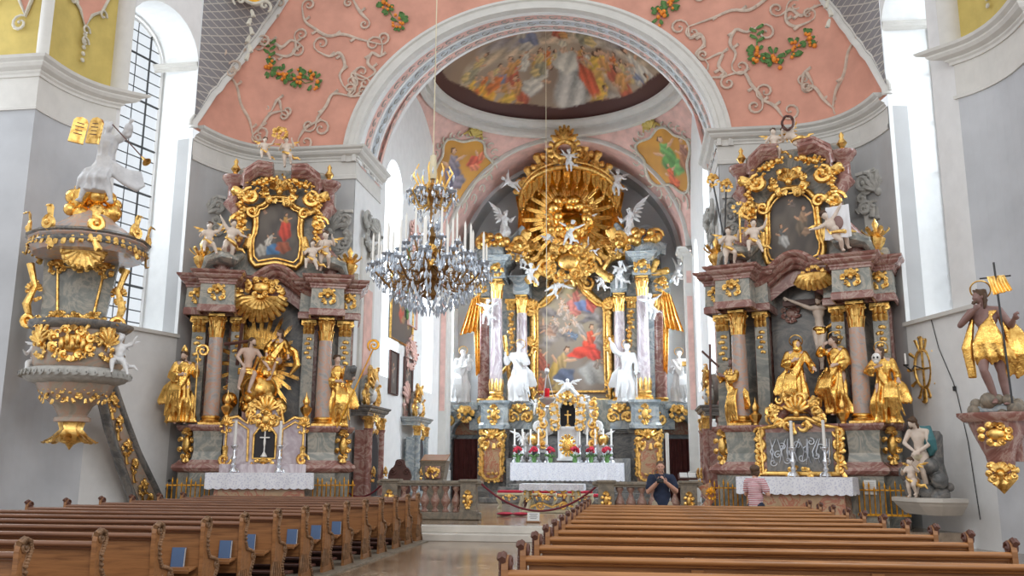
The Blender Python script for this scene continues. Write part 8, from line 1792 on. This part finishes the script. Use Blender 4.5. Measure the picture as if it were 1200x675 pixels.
J = mkJ(BASEJ, sl=(-.108, 0, .805), sr=(.108, 0, .805), el=(-.148, -.02, .655), hl=(-.05, -.150, .765), er=(.152, -.03, .665), hr=(.035, -.160, .755), head=(-.01, -.015, .925))
b, R, hs = body_mb(J, H1, False, 1.05, curl=.8, look=(-.05, -1, -.05), feet=False); remesh(b, 'body', M['skin'], mn, .0085, 1); hb = MB(); hair_mb(hb, R, hs, 0, False, 1, short=True); remesh(hb, 'hair', M['hair'], mn, .012, 1)
remesh(inflate_shirt(J, H1, 1.02), 'polo_shirt', M['navy'], mn, .012, 1); remesh(trousers(J, H1), 'shorts', M['khaki'], mn, .012, 1)
t = MB(); t.M = R
for s in (-1, 1): t.ball((s*.125*hs, -.365*hs, .0), (.035*hs, .02*hs, .02*hs), 5, 8); t.tube([(s*.06*hs, -.39*hs, .07*hs), (s*.19*hs, -.36*hs, .075*hs)], .012*hs, 5)
t.build('eyes_and_brows', M['hair'], mn)
t = MB(); t.M = R; t.ball((0, -.365*hs, -.275*hs), (.09*hs, .02*hs, .02*hs), 5, 8); t.build('lips', M['flesh'], mn)
for s in (-1, 1): t = MB(); t.ball((s*.06*H1, -.05, .035), (.05, .13, .04), 8, 12); t.build('shoe', M['black'], mn)
t = MB(); hlp = V3(J['hl'])*H1; t.tube([hlp+Vector((-.035, .03, -.01))+Vector((.022*math.cos(a), .02*math.sin(a)*.4, .03*math.sin(a))) for a in [2*PI*k/12 for k in range(12)]], .006, 5, (1, 0, 0), 1, True); t.build('wristwatch', M['black'], mn)
t = MB(); collar = V3(J['neck'])*H1; t.tube([(collar.x+.062*math.cos(a), collar.y+.005+.055*math.sin(a), collar.z-.03+(.012 if math.sin(a) > 0 else -.02*abs(math.sin(a)))) for a in [2*PI*k/16 for k in range(16)]], .014, 6, (0, 0, 1), 1, True); t.build('collar', M['navy'], mn)
cm_ = thing('camera', 'small black camera held in front of the man\'s chest', 'camera', (q.x-.035, 18.3-.335, .775*H1), .08); t = MB(); t.box((0, 0, 0), (.13, .06, .085), .012); t.box((0, .0, .05), (.05, .05, .025), .006); t.build('camera_body', M['black'], cm_); t = MB(); t.at((0, -.05, 0), 0, PI/2); t.lathe([(.032, -.02), (.032, .05), (.028, .055)], 14); t.build('lens', M['black'], cm_); t = MB(); t.tube([(-.06, 0, .03), (-.09, .12, .10), (-.06, .30, .19), (0, .34, .21), (.08, .30, .19), (.10, .12, .10), (.06, 0, .03)], .008, 5); t.build('neck_strap', M['black'], cm_)
H2 = 1.70; q = W(886, 592, 19.0); wm = thing('person', 'dark-haired woman in a red and white striped shirt facing the right side altar', 'person', (q.x, 19.0, 0), PI-.75)
J = mkJ(BASEJ, el=(-.155, -.03, .655), hl=(-.03, -.15, .74), er=(.155, -.03, .655), hr=(.01, -.15, .73), head=(0, -.03, .925))
b, R, hs = body_mb(J, H2, False, 1.0, curl=.8, look=(0, -1, .12), feet=False); remesh(b, 'body', M['skin'], wm, .0085, 1); hb = MB(); hair_mb(hb, R, hs, 0, False, 1, short=False); hb.ball(R @ Vector((0, .16*hs, -.14*hs)), (.44*hs, .34*hs, .42*hs), 8, 12); hb.ball(R @ Vector((0, .15*hs, .22*hs)), (.47*hs, .46*hs, .38*hs), 8, 12); remesh(hb, 'hair', M['hair'], wm, .012, 1)
remesh(inflate_shirt(J, H2, 1.03, .5), 'striped_shirt', M['stripes'], wm, .012, 1); remesh(trousers(J, H2, 1), 'trousers', M['navy'], wm, .012, 1)
for s in (-1, 1): t = MB(); t.ball((s*.06*H2, -.05, .035), (.045, .12, .04), 8, 12); t.build('shoe', M['black'], wm)
# notice on the pedestal of the right side altar
pp_ = gl(ORG, AR, 1.42, -.665, 0); q = local_of(ORG, AR, 1020, 571, -.665); o = thing('paper_notice', 'small white paper notice fixed to the right side altar plinth', 'sign', gl(ORG, AR, q[0], -.70, q[1]), AR); t = MB(); t.box((0, 0, 0), (.26, .012, .32)); t.build('sheet', M['paper'], o); t = MB(); [t.box((0, -.009, .1-.04*k), (.18, .003, .008)) for k in range(5)]; t.build('printed_lines', M['greystucco'], o)
drop_protos()
